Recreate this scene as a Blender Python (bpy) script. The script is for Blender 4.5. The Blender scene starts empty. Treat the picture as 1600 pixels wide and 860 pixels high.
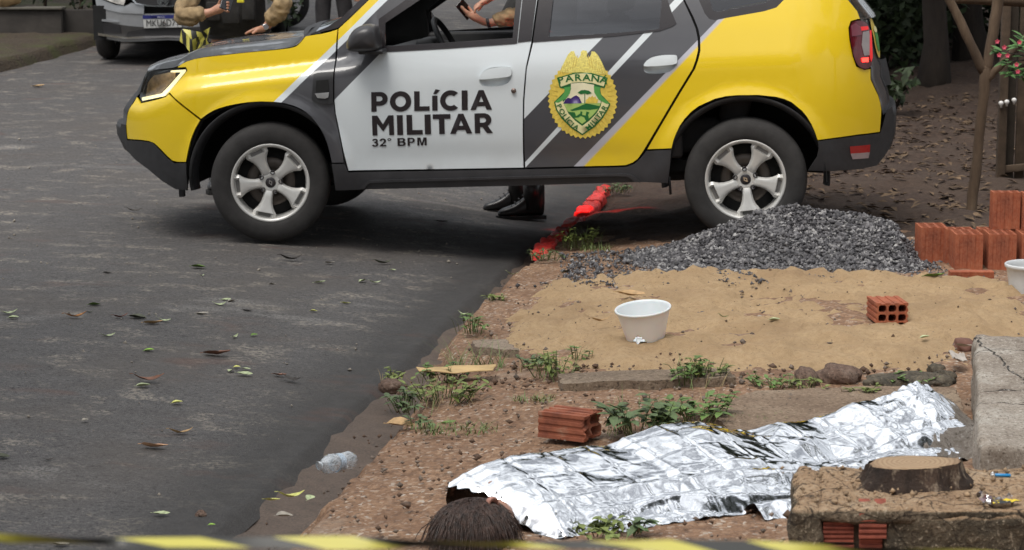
import bpy, bmesh, math, random
import numpy as np
from mathutils import Vector, Matrix, geometry
# ---- shape of the ground (metres; the camera stands over x=0, y=0) ----
CAM_H, LENS, PITCH = 1.8, 76.5, math.atan(552/3400.0)
ALPHA = math.radians(9.6)            # the street runs 9.6 degrees to the right of the view
UD = (math.sin(ALPHA), math.cos(ALPHA)); VD = (-math.cos(ALPHA), math.sin(ALPHA))
EDGE = (-0.087, 11.385)              # a point on the asphalt's edge
def sstep(a, b, x):
    t = np.clip((x-a)/(b-a), 0.0, 1.0); return t*t*(3-2*t)
def uv(x, y):
    dx, dy = x-EDGE[0], y-EDGE[1]
    return dx*UD[0]+dy*UD[1], dx*VD[0]+dy*VD[1]
def xy(u, v):
    return EDGE[0]+u*UD[0]+v*VD[0], EDGE[1]+u*UD[1]+v*VD[1]
def rise(x, y):
    k = sstep(-.5, 1.5, uv(x, y)[1])
    return (0.040*k+0.012*(1-k))*np.maximum(0.0, y-15.0)
def road_z(x, y):
    u, v = uv(x, y)
    return -0.10 + 0.10*sstep(-.2, 1.7, v) + 0.05*sstep(1.5, 4.5, v) - .05*sstep(1.2, 3.0, u)*(1-sstep(0, 1.5, v)) + rise(x, y)
def walk_z(x, y):
    u, v = uv(x, y)
    return -0.03 + 0.08*sstep(0.1, 1.2, -v) + rise(x, y)
def ground_z(x, y):
    return np.where(uv(x, y)[1] > 0, road_z(x, y), walk_z(x, y))
# ---- the police car's side: half width at X behind the front axle, Z above the ground ----
def fender_top(X):
    return np.interp(X, [-.75, -.45, 0, .35, .7], [.80, .915, .965, 1.0, 1.05])
def half_width(X, Z):
    X = np.asarray(X, float); Z = np.asarray(Z, float)
    zz = [.15, .3, .5, .75, .95, 1.08, 1.2, 1.4, 1.62]; ww = [.81, .86, .878, .895, .885, .862, .825, .745, .645]
    w = sum(np.interp(Z+d, zz, ww) for d in (-.09, -.06, -.03, 0, .03, .06, .09))/7
    w = w - .36*np.clip((-.30-X)/.62, 0, 1.4)**2.3
    k = sstep(-.11, .03, Z-fender_top(X))*(1-sstep(.45, .75, X))
    w = w - .065*k*k
    w = w - .44*np.clip((X-2.85)/.66, 0, 1.3)**2.6
    for cx in (0, 2.673):
        r = np.hypot(X-cx, Z-.335)
        w = w + .024*(1-sstep(.43, .54, r))*sstep(.2, .45, Z)
    w = w - .007*np.exp(-((Z-.47)/.07)**2)*sstep(.45, .7, X)*(1-sstep(1.9, 2.3, X))
    w = w + .008*np.exp(-((Z-(.90+.03*X))/.09)**2)*sstep(.5, 1.2, X)*(1-sstep(2.9, 3.1, X))
    return w

S = bpy.context.scene; C = S.collection; PI = math.pi; RAD = math.radians
# ---------------------------------------------------------------- camera, sky, sun, exposure
cam_d = bpy.data.cameras.new('camera'); cam = bpy.data.objects.new('camera', cam_d); C.objects.link(cam)
cam.location = (0, 0, CAM_H); cam.rotation_euler = (PI/2-PITCH, 0, 0)
cam_d.lens = LENS; cam_d.sensor_width = 36; cam_d.clip_start = .1; cam_d.clip_end = 2000
cam_d.dof.use_dof = True; cam_d.dof.focus_distance = 9.0; cam_d.dof.aperture_fstop = 9
S.camera = cam
SUN_EL, SUN_AZ = RAD(62), RAD(215)         # azimuth clockwise from +Y: behind the camera's left shoulder
W = bpy.data.worlds.new('World'); S.world = W; W.use_nodes = True
wn = W.node_tree.nodes; wn.clear()
sky = wn.new('ShaderNodeTexSky'); sky.sky_type = 'NISHITA'; sky.sun_disc = False
sky.sun_elevation = SUN_EL; sky.sun_rotation = SUN_AZ; sky.air_density = 1.0; sky.dust_density = 4.0; sky.ozone_density = 1.0
# overcast: the clear sky shows through a cloud deck that is brightest overhead
wl = W.node_tree.links
def wm(op, a, b):
    x = wn.new('ShaderNodeMath'); x.operation = op
    for k, v in enumerate((a, b)):
        if isinstance(v, (int, float)): x.inputs[k].default_value = v
        else: wl.new(v, x.inputs[k])
    return x.outputs[0]
tc = wn.new('ShaderNodeTexCoord'); sx = wn.new('ShaderNodeSeparateXYZ'); wl.new(tc.outputs['Generated'], sx.inputs[0])
cn = wn.new('ShaderNodeTexNoise'); cn.inputs['Scale'].default_value = 3.6; cn.inputs['Detail'].default_value = 5; wl.new(tc.outputs['Generated'], cn.inputs['Vector'])
zz = wm('MAXIMUM', sx.outputs[2], 0.0)
cl = wm('MULTIPLY', wm('ADD', .10, wm('MULTIPLY', zz, .62)), wm('MINIMUM', wm('MAXIMUM', wm('MULTIPLY', wm('SUBTRACT', cn.outputs[0], .30), 5.0), .22), 1.7))
hs = wn.new('ShaderNodeHueSaturation'); hs.inputs['Saturation'].default_value = .5; wl.new(sky.outputs[0], hs.inputs['Color'])
bg = wn.new('ShaderNodeBackground'); bg.inputs['Strength'].default_value = .05; wl.new(hs.outputs[0], bg.inputs[0])
bc = wn.new('ShaderNodeBackground'); bc.inputs[0].default_value = (.95, .98, 1, 1); wl.new(wm('MULTIPLY', cl, 1.0), bc.inputs['Strength'])
ad = wn.new('ShaderNodeAddShader'); wo = wn.new('ShaderNodeOutputWorld')
wl.new(bg.outputs[0], ad.inputs[0]); wl.new(bc.outputs[0], ad.inputs[1]); wl.new(ad.outputs[0], wo.inputs[0])
sl = bpy.data.lights.new('sun', 'SUN'); sl.energy = 1.5; sl.angle = RAD(28); sl.color = (1, .96, .9)
so = bpy.data.objects.new('sun', sl); C.objects.link(so)
sd = Vector((math.sin(SUN_AZ)*math.cos(SUN_EL), math.cos(SUN_AZ)*math.cos(SUN_EL), math.sin(SUN_EL)))
so.rotation_euler = sd.to_track_quat('Z', 'Y').to_euler(); so.location = sd*40
S.view_settings.view_transform = 'Standard'; S.view_settings.look = 'None'; S.view_settings.exposure = 0.42; S.view_settings.gamma = 1
S.render.engine = 'CYCLES'; S.cycles.use_denoising = True; S.cycles.max_bounces = 8; S.cycles.transparent_max_bounces = 16

# ---------------------------------------------------------------- helpers
rnd = random.Random(7)
def vnoise(x, y, seed=0):
    x = np.asarray(x, float); y = np.asarray(y, float)
    xi = np.floor(x).astype(np.int64); yi = np.floor(y).astype(np.int64)
    fx = x-xi; fy = y-yi; fx = fx*fx*(3-2*fx); fy = fy*fy*(3-2*fy)
    def h(a, b):
        n = (a*374761393+b*668265263+seed*1442695041) & 0xffffffff
        n = ((n ^ (n >> 13))*1274126177) & 0xffffffff
        return ((n ^ (n >> 16)) & 0xffff)/65535.0
    a = h(xi, yi)*(1-fx)+h(xi+1, yi)*fx; b = h(xi, yi+1)*(1-fx)+h(xi+1, yi+1)*fx
    return a*(1-fy)+b*fy
def fbm(x, y, octv=4, seed=0):
    s = 0; a = .5; t = 0
    for i in range(octv):
        s = s+a*vnoise(np.asarray(x)*2**i, np.asarray(y)*2**i, seed+i*17); t += a; a *= .5
    return s/t
class G:                                    # small node-graph writer
    def __init__(s, name):
        s.m = bpy.data.materials.new(name); s.m.use_nodes = True; s.t = s.m.node_tree; s.t.nodes.clear()
        s.out = s.n('OutputMaterial'); s.b = s.n('BsdfPrincipled'); s.l(s.b.outputs[0], s.out.inputs[0])
        s._c = None
    def n(s, kind, **kw):
        x = s.t.nodes.new('ShaderNode'+kind)
        for k, v in kw.items(): setattr(x, k, v)
        return x
    def l(s, a, b): s.t.links.new(a, b)
    def inp(s, sock, v):
        if hasattr(v, 'is_output') or isinstance(v, bpy.types.NodeSocket): s.l(v, sock)
        elif isinstance(v, (tuple, list)): sock.default_value = tuple(v) if len(v) == 4 or sock.type == 'VECTOR' else (*v, 1)
        else: sock.default_value = v
    def co(s):
        if s._c is None: s._c = s.n('TexCoord').outputs['Object']
        return s._c
    def map(s, scale=(1, 1, 1), rot=(0, 0, 0), loc=(0, 0, 0)):
        m = s.n('Mapping'); s.l(s.co(), m.inputs[0]); m.inputs['Scale'].default_value = scale; m.inputs['Rotation'].default_value = rot; m.inputs['Location'].default_value = loc
        return m.outputs[0]
    def noise(s, scale, detail=4, rough=.6, vec=None, dist=0):
        x = s.n('TexNoise'); s.l(vec or s.co(), x.inputs['Vector']); x.inputs['Scale'].default_value = scale
        x.inputs['Detail'].default_value = detail; x.inputs['Roughness'].default_value = rough; x.inputs['Distortion'].default_value = dist
        return x.outputs[0]
    def vor(s, scale, vec=None, feature='F1', out='Distance'):
        x = s.n('TexVoronoi', feature=feature); s.l(vec or s.co(), x.inputs['Vector']); x.inputs['Scale'].default_value = scale
        return x.outputs[out]
    def ramp(s, fac, stops):
        r = s.n('ValToRGB'); s.inp(r.inputs[0], fac); e = r.color_ramp.elements
        while len(e) < len(stops): e.new(.5)
        for i, (p, c) in enumerate(stops):
            e[i].position = p; e[i].color = (*c, 1) if not isinstance(c, (int, float)) else (c, c, c, 1)
        return r.outputs[0]
    def mix(s, fac, a, b, mode='MIX'):
        x = s.n('MixRGB', blend_type=mode); s.inp(x.inputs[0], fac); s.inp(x.inputs[1], a); s.inp(x.inputs[2], b); return x.outputs[0]
    def math(s, op, a, b=0.0, c=None):
        x = s.n('Math', operation=op); s.inp(x.inputs[0], a); s.inp(x.inputs[1], b)
        if c is not None: s.inp(x.inputs[2], c)
        return x.outputs[0]
    def xyz(s, vec=None):
        x = s.n('SeparateXYZ'); s.l(vec or s.co(), x.inputs[0]); return x.outputs
    def bump(s, h, strength=.5, dist=.01):
        b = s.n('Bump'); s.inp(b.inputs['Height'], h); b.inputs['Strength'].default_value = strength; b.inputs['Distance'].default_value = dist
        s.l(b.outputs[0], s.b.inputs['Normal']); return b
    def set(s, **kw):
        for k, v in kw.items(): s.inp(s.b.inputs[k.replace('_', ' ')], v)
        return s
def simple(name, col, rough=.6, metal=0, var=.15, scale=12, bump=0, bscale=60, **kw):
    g = G(name); nz = g.noise(scale, 5)
    d = tuple(c*(1-var) for c in col); u = tuple(min(1, c*(1+var)) for c in col)
    g.set(Base_Color=g.ramp(nz, [(.3, d), (.7, u)]), Roughness=rough, Metallic=metal, **kw)
    if bump: g.bump(g.noise(bscale, 4), bump, .004)
    return g.m
def mesh(name, V, Fc, mat=None, parent=None, smooth=True, mats=None, midx=None):
    me = bpy.data.meshes.new(name); me.from_pydata([tuple(map(float, v)) for v in V], [], [tuple(map(int, f)) for f in Fc]); me.update()
    for m in (mats or ([mat] if mat else [])): me.materials.append(m)
    if smooth: me.polygons.foreach_set('use_smooth', [True]*len(me.polygons))
    if midx is not None: me.polygons.foreach_set('material_index', midx)
    o = bpy.data.objects.new(name, me); C.objects.link(o)
    if parent: o.parent = parent
    return o
def empty(name, loc=(0, 0, 0), rz=0, parent=None):
    o = bpy.data.objects.new(name, None); C.objects.link(o); o.location = loc; o.rotation_euler = (0, 0, rz); o.empty_display_size = .1
    if parent: o.parent = parent
    return o
def tag(o, label=None, cat=None, group=None, kind=None):
    if label: o['label'] = label
    if cat: o['category'] = cat
    if group: o['group'] = group
    if kind: o['kind'] = kind
    return o
def copy_tree(o, parent=None):
    c = o.copy(); C.objects.link(c)
    if parent: c.parent = parent
    for ch in list(o.children): copy_tree(ch, c)
    return c
class MB:                                   # collects geometry for ONE mesh object
    def __init__(s): s.V = []; s.F = []; s.I = []; s.mi = 0
    def add(s, V, Fc):
        b = len(s.V); s.V += [tuple(v) for v in V]; s.F += [tuple(b+i for i in f) for f in Fc]; s.I += [s.mi]*len(Fc)
    def box(s, c, size, rz=0, M=None, bev=0):
        bm = bmesh.new(); bmesh.ops.create_cube(bm, size=1)
        bmesh.ops.scale(bm, vec=size, verts=bm.verts)
        if bev: bmesh.ops.bevel(bm, geom=bm.edges[:], offset=bev, segments=2, affect='EDGES', profile=.5)
        m = Matrix.Translation(c) @ Matrix.Rotation(rz, 4, 'Z') @ (M or Matrix.Identity(4)); bm.transform(m)
        bm.verts.index_update(); s.add([v.co[:] for v in bm.verts], [[v.index for v in f.verts] for f in bm.faces]); bm.free()
    def tube(s, P, R, n=10, caps=True, sq=1.0, up=None):
        P = [Vector(p) for p in P]; R = R if hasattr(R, '__len__') else [R]*len(P)
        rings = []; pn = None
        for i, p in enumerate(P):
            t = (P[min(i+1, len(P)-1)]-P[max(i-1, 0)]).normalized()
            if pn is None:
                a = Vector(up) if up else (Vector((0, 0, 1)) if abs(t.z) < .9 else Vector((0, 1, 0)))
                nn = (a-t*a.dot(t)).normalized()
            else: nn = (pn-t*pn.dot(t)).normalized()
            pn = nn; bb = t.cross(nn)
            rings.append([p+(nn*math.cos(2*PI*k/n)*sq+bb*math.sin(2*PI*k/n))*R[i] for k in range(n)])
        V = [v for r in rings for v in r]; Fc = []
        for i in range(len(P)-1):
            for k in range(n): Fc.append((i*n+k, i*n+(k+1) % n, (i+1)*n+(k+1) % n, (i+1)*n+k))
        if caps: Fc.append(tuple(range(n))[::-1]); Fc.append(tuple((len(P)-1)*n+k for k in range(n)))
        s.add(V, Fc)
    def lathe(s, prof, n=32, M=None):       # prof: (radius, height) round local Z
        V = []; Fc = []; m = M or Matrix.Identity(4)
        for r, z in prof:
            for k in range(n): V.append((m @ Vector((r*math.cos(2*PI*k/n), r*math.sin(2*PI*k/n), z)))[:])
        for i in range(len(prof)-1):
            for k in range(n): Fc.append((i*n+k, i*n+(k+1) % n, (i+1)*n+(k+1) % n, (i+1)*n+k))
        s.add(V, Fc)
    def build(s, name, mat=None, parent=None, smooth=True, mats=None):
        return mesh(name, s.V, s.F, mat, parent, smooth, mats, s.I if mats else None)
def autosmooth(o, ang=35):
    me = o.data; bm = bmesh.new(); bm.from_mesh(me)
    for e in bm.edges: e.smooth = len(e.link_faces) == 2 and e.calc_face_angle(0) < RAD(ang)
    bm.to_mesh(me); bm.free(); return o
def inside(poly, x, y):
    r = False; j = len(poly)-1
    for i in range(len(poly)):
        xi, yi = poly[i]; xj, yj = poly[j]
        if (yi > y) != (yj > y) and x < (xj-xi)*(y-yi)/(yj-yi)+xi: r = not r
        j = i
    return r
def inset(poly, d):
    n = len(poly); A = sum(poly[i][0]*poly[(i+1) % n][1]-poly[(i+1) % n][0]*poly[i][1] for i in range(n)); sg = 1 if A > 0 else -1
    out = []
    for i in range(n):
        a, p, b = Vector(poly[i-1]), Vector(poly[i]), Vector(poly[(i+1) % n])
        e1 = (p-a); e2 = (b-p)
        if e1.length < 1e-6 or e2.length < 1e-6: out.append(tuple(p)); continue
        n1 = Vector((-e1.y, e1.x)).normalized()*sg; n2 = Vector((-e2.y, e2.x)).normalized()*sg
        m = n1+n2; k = max(.5, 1+n1.dot(n2)); out.append(tuple(p+m*(d/k)))
    return out
def smooth_poly(P, it=1, closed=True, keep=40):   # corner cutting except at sharp corners
    for _ in range(it):
        Q = []; n = len(P)
        for i in range(n):
            a, p, b = Vector(P[i-1]), Vector(P[i]), Vector(P[(i+1) % n])
            e1 = p-a; e2 = b-p
            if e1.length < 1e-6 or e2.length < 1e-6: continue
            if e1.angle(e2) > RAD(keep): Q.append(tuple(p))
            else: Q += [tuple(p-e1*.25), tuple(p+e2*.25)]
        P = Q
    return P
def tri2d(outline, holes=(), step=.06):     # triangulated polygon with a regular interior
    segs = []; pts = []
    for loop in [outline, *holes]:
        L = []
        for i in range(len(loop)):
            a, b = Vector(loop[i]), Vector(loop[(i+1) % len(loop)]); k = max(1, int((b-a).length/step))
            L += [a+(b-a)*(j/k) for j in range(k)]
        b0 = len(pts); pts += L; segs += [(b0+i, b0+(i+1) % len(L)) for i in range(len(L))]
    nb = len(pts); bpts = np.array([p[:] for p in pts])
    xs = [p[0] for p in outline]; ys = [p[1] for p in outline]
    for i, gx in enumerate(np.arange(min(xs)+step/2, max(xs), step)):
        for gy in np.arange(min(ys)+(step/2 if i % 2 else 0), max(ys), step):
            if inside(outline, gx, gy) and not any(inside(h, gx, gy) for h in holes) and np.min(np.hypot(bpts[:, 0]-gx, bpts[:, 1]-gy)) > step*.5:
                pts.append(Vector((gx, gy)))
    V, E, Fc, *_ = geometry.delaunay_2d_cdt(pts, segs, [], 0, 1e-6)
    out = []
    for f in Fc:
        c = (V[f[0]]+V[f[1]]+V[f[2]])/3
        if inside(outline, c.x, c.y) and not any(inside(h, c.x, c.y) for h in holes):
            a, b, d = V[f[0]], V[f[1]], V[f[2]]
            out.append(tuple(f) if (b-a).cross(d-a) > 0 else tuple(f[::-1]))
    return [v[:] for v in V], out
def grid(us, vs, fn, name, mat, parent=None):      # sheet over two lists of parameters
    U, V_ = np.meshgrid(us, vs); X, Y, Z = fn(U, V_); nu, nv = len(us), len(vs)
    V = np.stack([X.ravel(), Y.ravel(), Z.ravel()], 1)
    i = np.arange(nu-1)[None, :]+np.arange(nv-1)[:, None]*nu
    Fc = np.stack([i, i+1, i+1+nu, i+nu], -1).reshape(-1, 4)
    a, b, d = V[Fc[0][0]], V[Fc[0][1]], V[Fc[0][3]]
    if np.cross(b-a, d-a)[2] < 0: Fc = Fc[:, ::-1]
    me = bpy.data.meshes.new(name); me.vertices.add(len(V)); me.vertices.foreach_set('co', V.ravel())
    me.loops.add(Fc.size); me.loops.foreach_set('vertex_index', Fc.ravel()); me.polygons.add(len(Fc))
    me.polygons.foreach_set('loop_start', np.arange(0, Fc.size, 4)); me.polygons.foreach_set('loop_total', np.full(len(Fc), 4))
    me.polygons.foreach_set('use_smooth', np.ones(len(Fc), bool)); me.update(calc_edges=True); me.validate()
    me.materials.append(mat); o = bpy.data.objects.new(name, me); C.objects.link(o)
    if parent: o.parent = parent
    return o
def text_mesh(txt, size, bold=0.0, align='CENTER', width=None):    # flat lettering as (vertices, faces) in x, y
    cu = bpy.data.curves.new('t', 'FONT'); cu.body = txt; cu.size = size; cu.offset = bold; cu.align_x = align; cu.resolution_u = 3
    o = bpy.data.objects.new('t', cu); C.objects.link(o); bpy.context.view_layer.update()
    me = bpy.data.meshes.new_from_object(o.evaluated_get(bpy.context.evaluated_depsgraph_get()))
    V = [v.co[:2] for v in me.vertices]; Fc = [tuple(p.vertices) for p in me.polygons]
    bpy.data.objects.remove(o); bpy.data.curves.remove(cu); bpy.data.meshes.remove(me)
    if width and V:
        x0 = min(v[0] for v in V); x1 = max(v[0] for v in V); k = width/(x1-x0); cx = (x0+x1)/2 if align == 'CENTER' else x0
        V = [((v[0]-cx)*k+(0 if align == 'CENTER' else 0), v[1]) for v in V]
    return V, Fc

# ================================================================ the ground
def spaced(a, b, s0, s1):                   # spacing grows from s0 at a to s1 at b
    out = [a]; n = 0
    while out[-1] < b: out.append(out[-1]+s0+(s1-s0)*((out[-1]-a)/(b-a)))
    return np.array(out)
# materials
g = G('asphalt'); mp = g.map((1, 1, 1), (0, 0, ALPHA))
fine = g.noise(260, 3, .7); mid = g.noise(9, 6, .65); big = g.noise(1.1, 4, .55)
col = g.ramp(fine, [(.32, (.036, .034, .035)), (.5, (.082, .077, .075)), (.68, (.17, .16, .155))])
sp = g.noise(62, 3, .6); col = g.mix(g.ramp(sp, [(.58, 0), (.66, .6)]), col, (.19, .175, .16)); col = g.mix(g.ramp(sp, [(.34, .75), (.43, 0)]), col, (.014, .013, .013))
col = g.mix(g.ramp(big, [(.45, 0), (.72, .6)]), col, (.095, .082, .072))                 # brown dust film
stre = g.noise(4.6, 7, .70, g.map((.8, 1.05, 1), (0, 0, .2)))
col = g.mix(g.math('MULTIPLY', g.ramp(stre, [(.53, 0), (.64, .8)]), g.ramp(g.noise(46, 4, .7), [(.48, 0), (.54, 1)])), col, (.29, .255, .21))   # pale sand caught in the grain
st2 = g.noise(.9, 5, .6, g.map((.5, 1.3, 1), (0, 0, -.1), (3, 1, 0)))
col = g.mix(g.math('MULTIPLY', g.ramp(st2, [(.61, 0), (.70, .6)]), g.ramp(g.noise(90, 3, .6), [(.46, 0), (.54, 1)])), col, (.40, .38, .35))
vco = g.xyz(); vv_ = g.math('ADD', g.math('MULTIPLY', vco[0], VD[0]), g.math('MULTIPLY', vco[1], VD[1])); vv_ = g.math('ADD', vv_, -(EDGE[0]*VD[0]+EDGE[1]*VD[1])); vv_ = g.math('ADD', vv_, g.math('MULTIPLY', g.math('SUBTRACT', mid, .5), .25))
col = g.mix(g.ramp(vv_, [(.18, .85), (.5, 0)]), col, g.ramp(fine, [(.35, (.020, .019, .019)), (.65, (.065, .061, .058))]))   # fresh tar along the edge
red = g.noise(1.7, 4, .6, g.map((1, 2, 1), (0, 0, 0), (8, 4, 0)))
col = g.mix(g.ramp(red, [(.60, 0), (.74, .35)]), col, (.14, .062, .040))
g.set(Base_Color=col, Roughness=g.ramp(mid, [(.3, .62), (.7, .9)])); g.b.inputs['Specular IOR Level'].default_value = .35
g.bump(g.mix(.35, fine, mid), .55, .006); m_asphalt = g.m
g = G('gutter_mud'); n1 = g.noise(14, 6, .65); n2 = g.noise(120, 3, .6)
g.set(Base_Color=g.mix(g.ramp(n2, [(.4, 0), (.7, .6)]), g.ramp(n1, [(.3, (.055, .040, .031)), (.7, (.105, .074, .056))]), (.16, .115, .085)), Roughness=.7); g.bump(n2, .5, .006); m_gutter = g.m
g = G('exposed_aggregate'); n1 = g.noise(5, 6, .65); n2 = g.noise(34, 5, .7); peb = g.vor(78, out='Color'); pd = g.vor(78)
base = g.ramp(n2, [(.28, (.095, .052, .030)), (.5, (.245, .140, .080)), (.72, (.40, .26, .16))])
pc = g.n('SeparateXYZ'); g.l(peb, pc.inputs[0])
base = g.mix(g.ramp(pc.outputs[0], [(.55, 0), (.75, .8)]), base, g.ramp(pc.outputs[1], [(.1, (.11, .07, .05)), (.45, (.30, .175, .10)), (.8, (.44, .33, .24)), (1, (.52, .48, .42))]))
base = g.mix(g.ramp(n1, [(.40, 0), (.66, .7)]), base, (.15, .078, .043))
base = g.mix(g.ramp(g.noise(2.3, 6, .7, g.map((1, 1, 1), (0, 0, 0), (5, 2, 0))), [(.56, 0), (.68, .75)]), base, (.27, .20, .145))
g.set(Base_Color=base, Roughness=.88); g.bump(g.mix(.5, g.math('SUBTRACT', .6, pd), n2), .9, .012); m_agg = g.m
g = G('building_sand'); n1 = g.noise(3, 6, .6); n2 = g.noise(45, 5, .7); n3 = g.noise(420, 2)
sc_ = g.ramp(n2, [(.26, (.38, .245, .125)), (.5, (.55, .37, .20)), (.76, (.64, .46, .28))])
sc_ = g.mix(g.ramp(n1, [(.40, 0), (.68, .6)]), sc_, (.40, .255, .13)); sc_ = g.mix(.25, sc_, g.ramp(n3, [(.3, (.22, .14, .07)), (.7, (.72, .55, .34))]))
vv = g.vor(7.5); damp = g.noise(1.4, 5, .6, g.map((1, 1, 1), (0, 0, 0), (3, 9, 0))); sc_ = g.mix(g.ramp(damp, [(.52, 0), (.68, .45)]), sc_, (.29, .18, .095))
sc_ = g.mix(g.ramp(g.noise(95, 2, .5), [(.66, 0), (.74, .7)]), sc_, (.13, .075, .04))
g.set(Base_Color=sc_, Roughness=.95); g.bump(g.mix(.35, g.mix(.5, n2, vv), n3), .9, .025); m_sand = g.m
g = G('bare_soil'); n1 = g.noise(2.2, 6, .65); n2 = g.noise(28, 6, .7)
so_ = g.ramp(n2, [(.28, (.022, .013, .009)), (.52, (.060, .035, .024)), (.75, (.13, .085, .058))])
so_ = g.mix(g.ramp(n1, [(.38, 0), (.62, .8)]), so_, (.085, .055, .038))
g.set(Base_Color=so_, Roughness=.93); g.bump(n2, 1, .03); m_soil = g.m
m_far = simple('far_soil', (.06, .045, .03), .95, var=.4, scale=3)
# far sheet to the horizon
gr = grid(np.linspace(-400, 400, 9), np.linspace(-30, 900, 9), lambda U, V: (U, V, U*0-.75), 'ground', m_far); tag(gr, kind='structure')
# road
us = np.concatenate([np.arange(-9.5, 4, .07), spaced(4, 95, .12, 3.0)]); vs = np.concatenate([np.linspace(-.012, .3, 14), np.arange(.36, 7.7, .09)])
def f_road(U, V):
    e = ((fbm(U*1.2, U*0, 2, 3)-.5)*.025+(fbm(U*9, U*0+V*20, 3, 4)-.5)*.02)*sstep(.3, 0, V); X, Y = xy(U, V+e); z = road_z(X, Y)
    z = z+(fbm(X*1.3, Y*1.3, 3, 5)-.5)*.022+(fbm(X*7, Y*7, 2, 9)-.5)*.006-.035*sstep(.05, -.012, V)
    return X, Y, z
tag(grid(us, vs, f_road, 'road', m_asphalt), kind='structure')
def f_gut(U, V):
    X, Y = xy(U, V); z = road_z(X, Y)-.028-.02*np.sin(np.clip((V+.42)/.42, 0, 1)*PI)+(fbm(X*6, Y*6, 3, 2)-.5)*.03
    return X, Y, z+.0
tag(grid(np.arange(-9.5, 9, .06), np.linspace(-.5, .06, 12), f_gut, 'gutter', m_gutter), kind='structure')
# pavement (exposed aggregate, broken edge)
def edge_n(U): return .07+.16*sstep(-1.6, -3.2, U)+(fbm(U*2.2, U*0+3, 4, 21)-.5)*.07
def f_pav(U, V):
    e = edge_n(U); Vv = V+e*sstep(1.2, 0, V)                  # V counts away from the road here
    X, Y = xy(U, -Vv); z = walk_z(X, Y)
    z = z+(fbm(X*2, Y*2, 4, 31)-.5)*.05+(fbm(X*14, Y*14, 3, 33)-.5)*.014+(fbm(X*45, Y*45, 2, 35)-.5)*.008
    z = z-.10*sstep(.06, -.02, V-(fbm(U*9, V*9, 3, 8)-.3)*.07)
    return X, Y, z
us = np.arange(-7.2, 1.3, .032); vs = np.concatenate([np.arange(-.03, 3.4, .03), np.arange(3.4, 7, .1)])
tag(grid(us, vs, f_pav, 'pavement', m_agg), kind='structure')
# bare soil beyond
def f_soil(U, V):
    X, Y = xy(U, -V); z = walk_z(X, Y)+.012-.13*sstep(.25, 0, V-(fbm(U*2, U*0+1, 3, 4)-.5)*.3)-.10*sstep(1.5, .5, U-(fbm(V*1.5, V*0, 3, 6)-.5)*.8)
    z = z+(fbm(X*1.1, Y*1.1, 4, 41)-.5)*.16+(fbm(X*6, Y*6, 4, 43)-.5)*.07+.35*sstep(8.5, 13, U)*sstep(1.0, 3, V)
    return X, Y, z
tag(grid(np.concatenate([np.arange(.2, 12, .07), spaced(12, 60, .15, 2)]), np.concatenate([np.arange(0, 7, .07), spaced(7, 40, .15, 2)]), f_soil, 'yard_soil', m_soil), kind='structure')
# sand heaped out over the pavement
sand_poly = [p[:2] for p in [(-.094,9.816,-.026),(.019,10.619,-.027),(.154,11.199,-.025),(.527,11.06,.011),(.911,10.922,.046),(1.472,10.983,.05),(2.016,10.739,.05),(2.641,10.544,.05),(2.339,9.082,.05),(1.98,8.872,.05),(1.743,8.293,.05),(1.323,8.317,.05),(.941,8.245,.05),(.621,8.269,.05),(.256,8.523,.027),(.127,8.484,.015),(.016,8.943,-.005),(-.1,9.302,-.021)]]
def f_sand(U, V):
    X, Y = U, V; d = np.full(X.shape, 9.0); ins = np.zeros(X.shape, bool); n = len(sand_poly)
    for i in range(n):
        (ax, ay), (bx, by) = sand_poly[i-1], sand_poly[i]; ex, ey = bx-ax, by-ay
        t = np.clip(((X-ax)*ex+(Y-ay)*ey)/(ex*ex+ey*ey), 0, 1); d = np.minimum(d, np.hypot(X-ax-t*ex, Y-ay-t*ey))
        ins ^= ((ay > Y) != (by > Y)) & (X < (bx-ax)*(Y-ay)/(by-ay+1e-9)+ax)
    s = np.where(ins, d, -d)+(fbm(X*3, Y*3, 4, 51)-.5)*.30
    lump = fbm(X*4.5, Y*4.5, 4, 53); foot = fbm(X*11, Y*11, 3, 55)
    z = walk_z(X, Y)-.05+.085*sstep(-.12, .22, s)+(lump-.5)*.085*sstep(0, .3, s)+(np.abs(foot-.5)*2-.4)*.045+(fbm(X*40, Y*40, 2, 57)-.5)*.010-.25*sstep(-.02, -.22, s)
    return X, Y, z
sx = [p[0] for p in sand_poly]; sy = [p[1] for p in sand_poly]
tag(grid(np.arange(min(sx)-.3, max(sx)+.3, .022), np.arange(min(sy)-.3, max(sy)+.3, .022), f_sand, 'sand', m_sand), kind='structure')

# ================================================================ the police car
# local frame: X runs back from the front axle, -Y is the side towards the street's camera end, Z up from the tyres' contact
car = empty('police_car', (-1.262648, 13.032405, .013603)); car.rotation_euler = Matrix(((math.cos(RAD(6.9)), math.sin(RAD(6.9)), 0), (-math.sin(RAD(6.9)), math.cos(RAD(6.9)), 0), (0, 0, 1))).to_4x4().to_euler()
car.rotation_euler = (Matrix.Rotation(-RAD(6.9), 4, 'Z') @ Matrix.Rotation(-.02089989, 4, 'Y')).to_euler()
tag(car, 'yellow, white and grey police SUV parked across the kerb with lettering on its door', 'police car')
YEL = (.88, .62, .004); WHT = (.72, .77, .79); GRY = (.062, .062, .070); LAV = (.50, .50, .56)
def line_val(g, x, z, p, q):                # signed distance from the line p-q (positive below/right of it)
    (x0, z0), (x1, z1) = p, q; L = math.hypot(x1-x0, z1-z0); a = (z1-z0)/L; b = -(x1-x0)/L
    return g.math('ADD', g.math('ADD', g.math('MULTIPLY', x, a), g.math('MULTIPLY', z, b)), -(a*x0+b*z0))
def step_at(g, v, e=.0015): return g.math('MULTIPLY', g.math('ADD', v, e), .5/e) 
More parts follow.
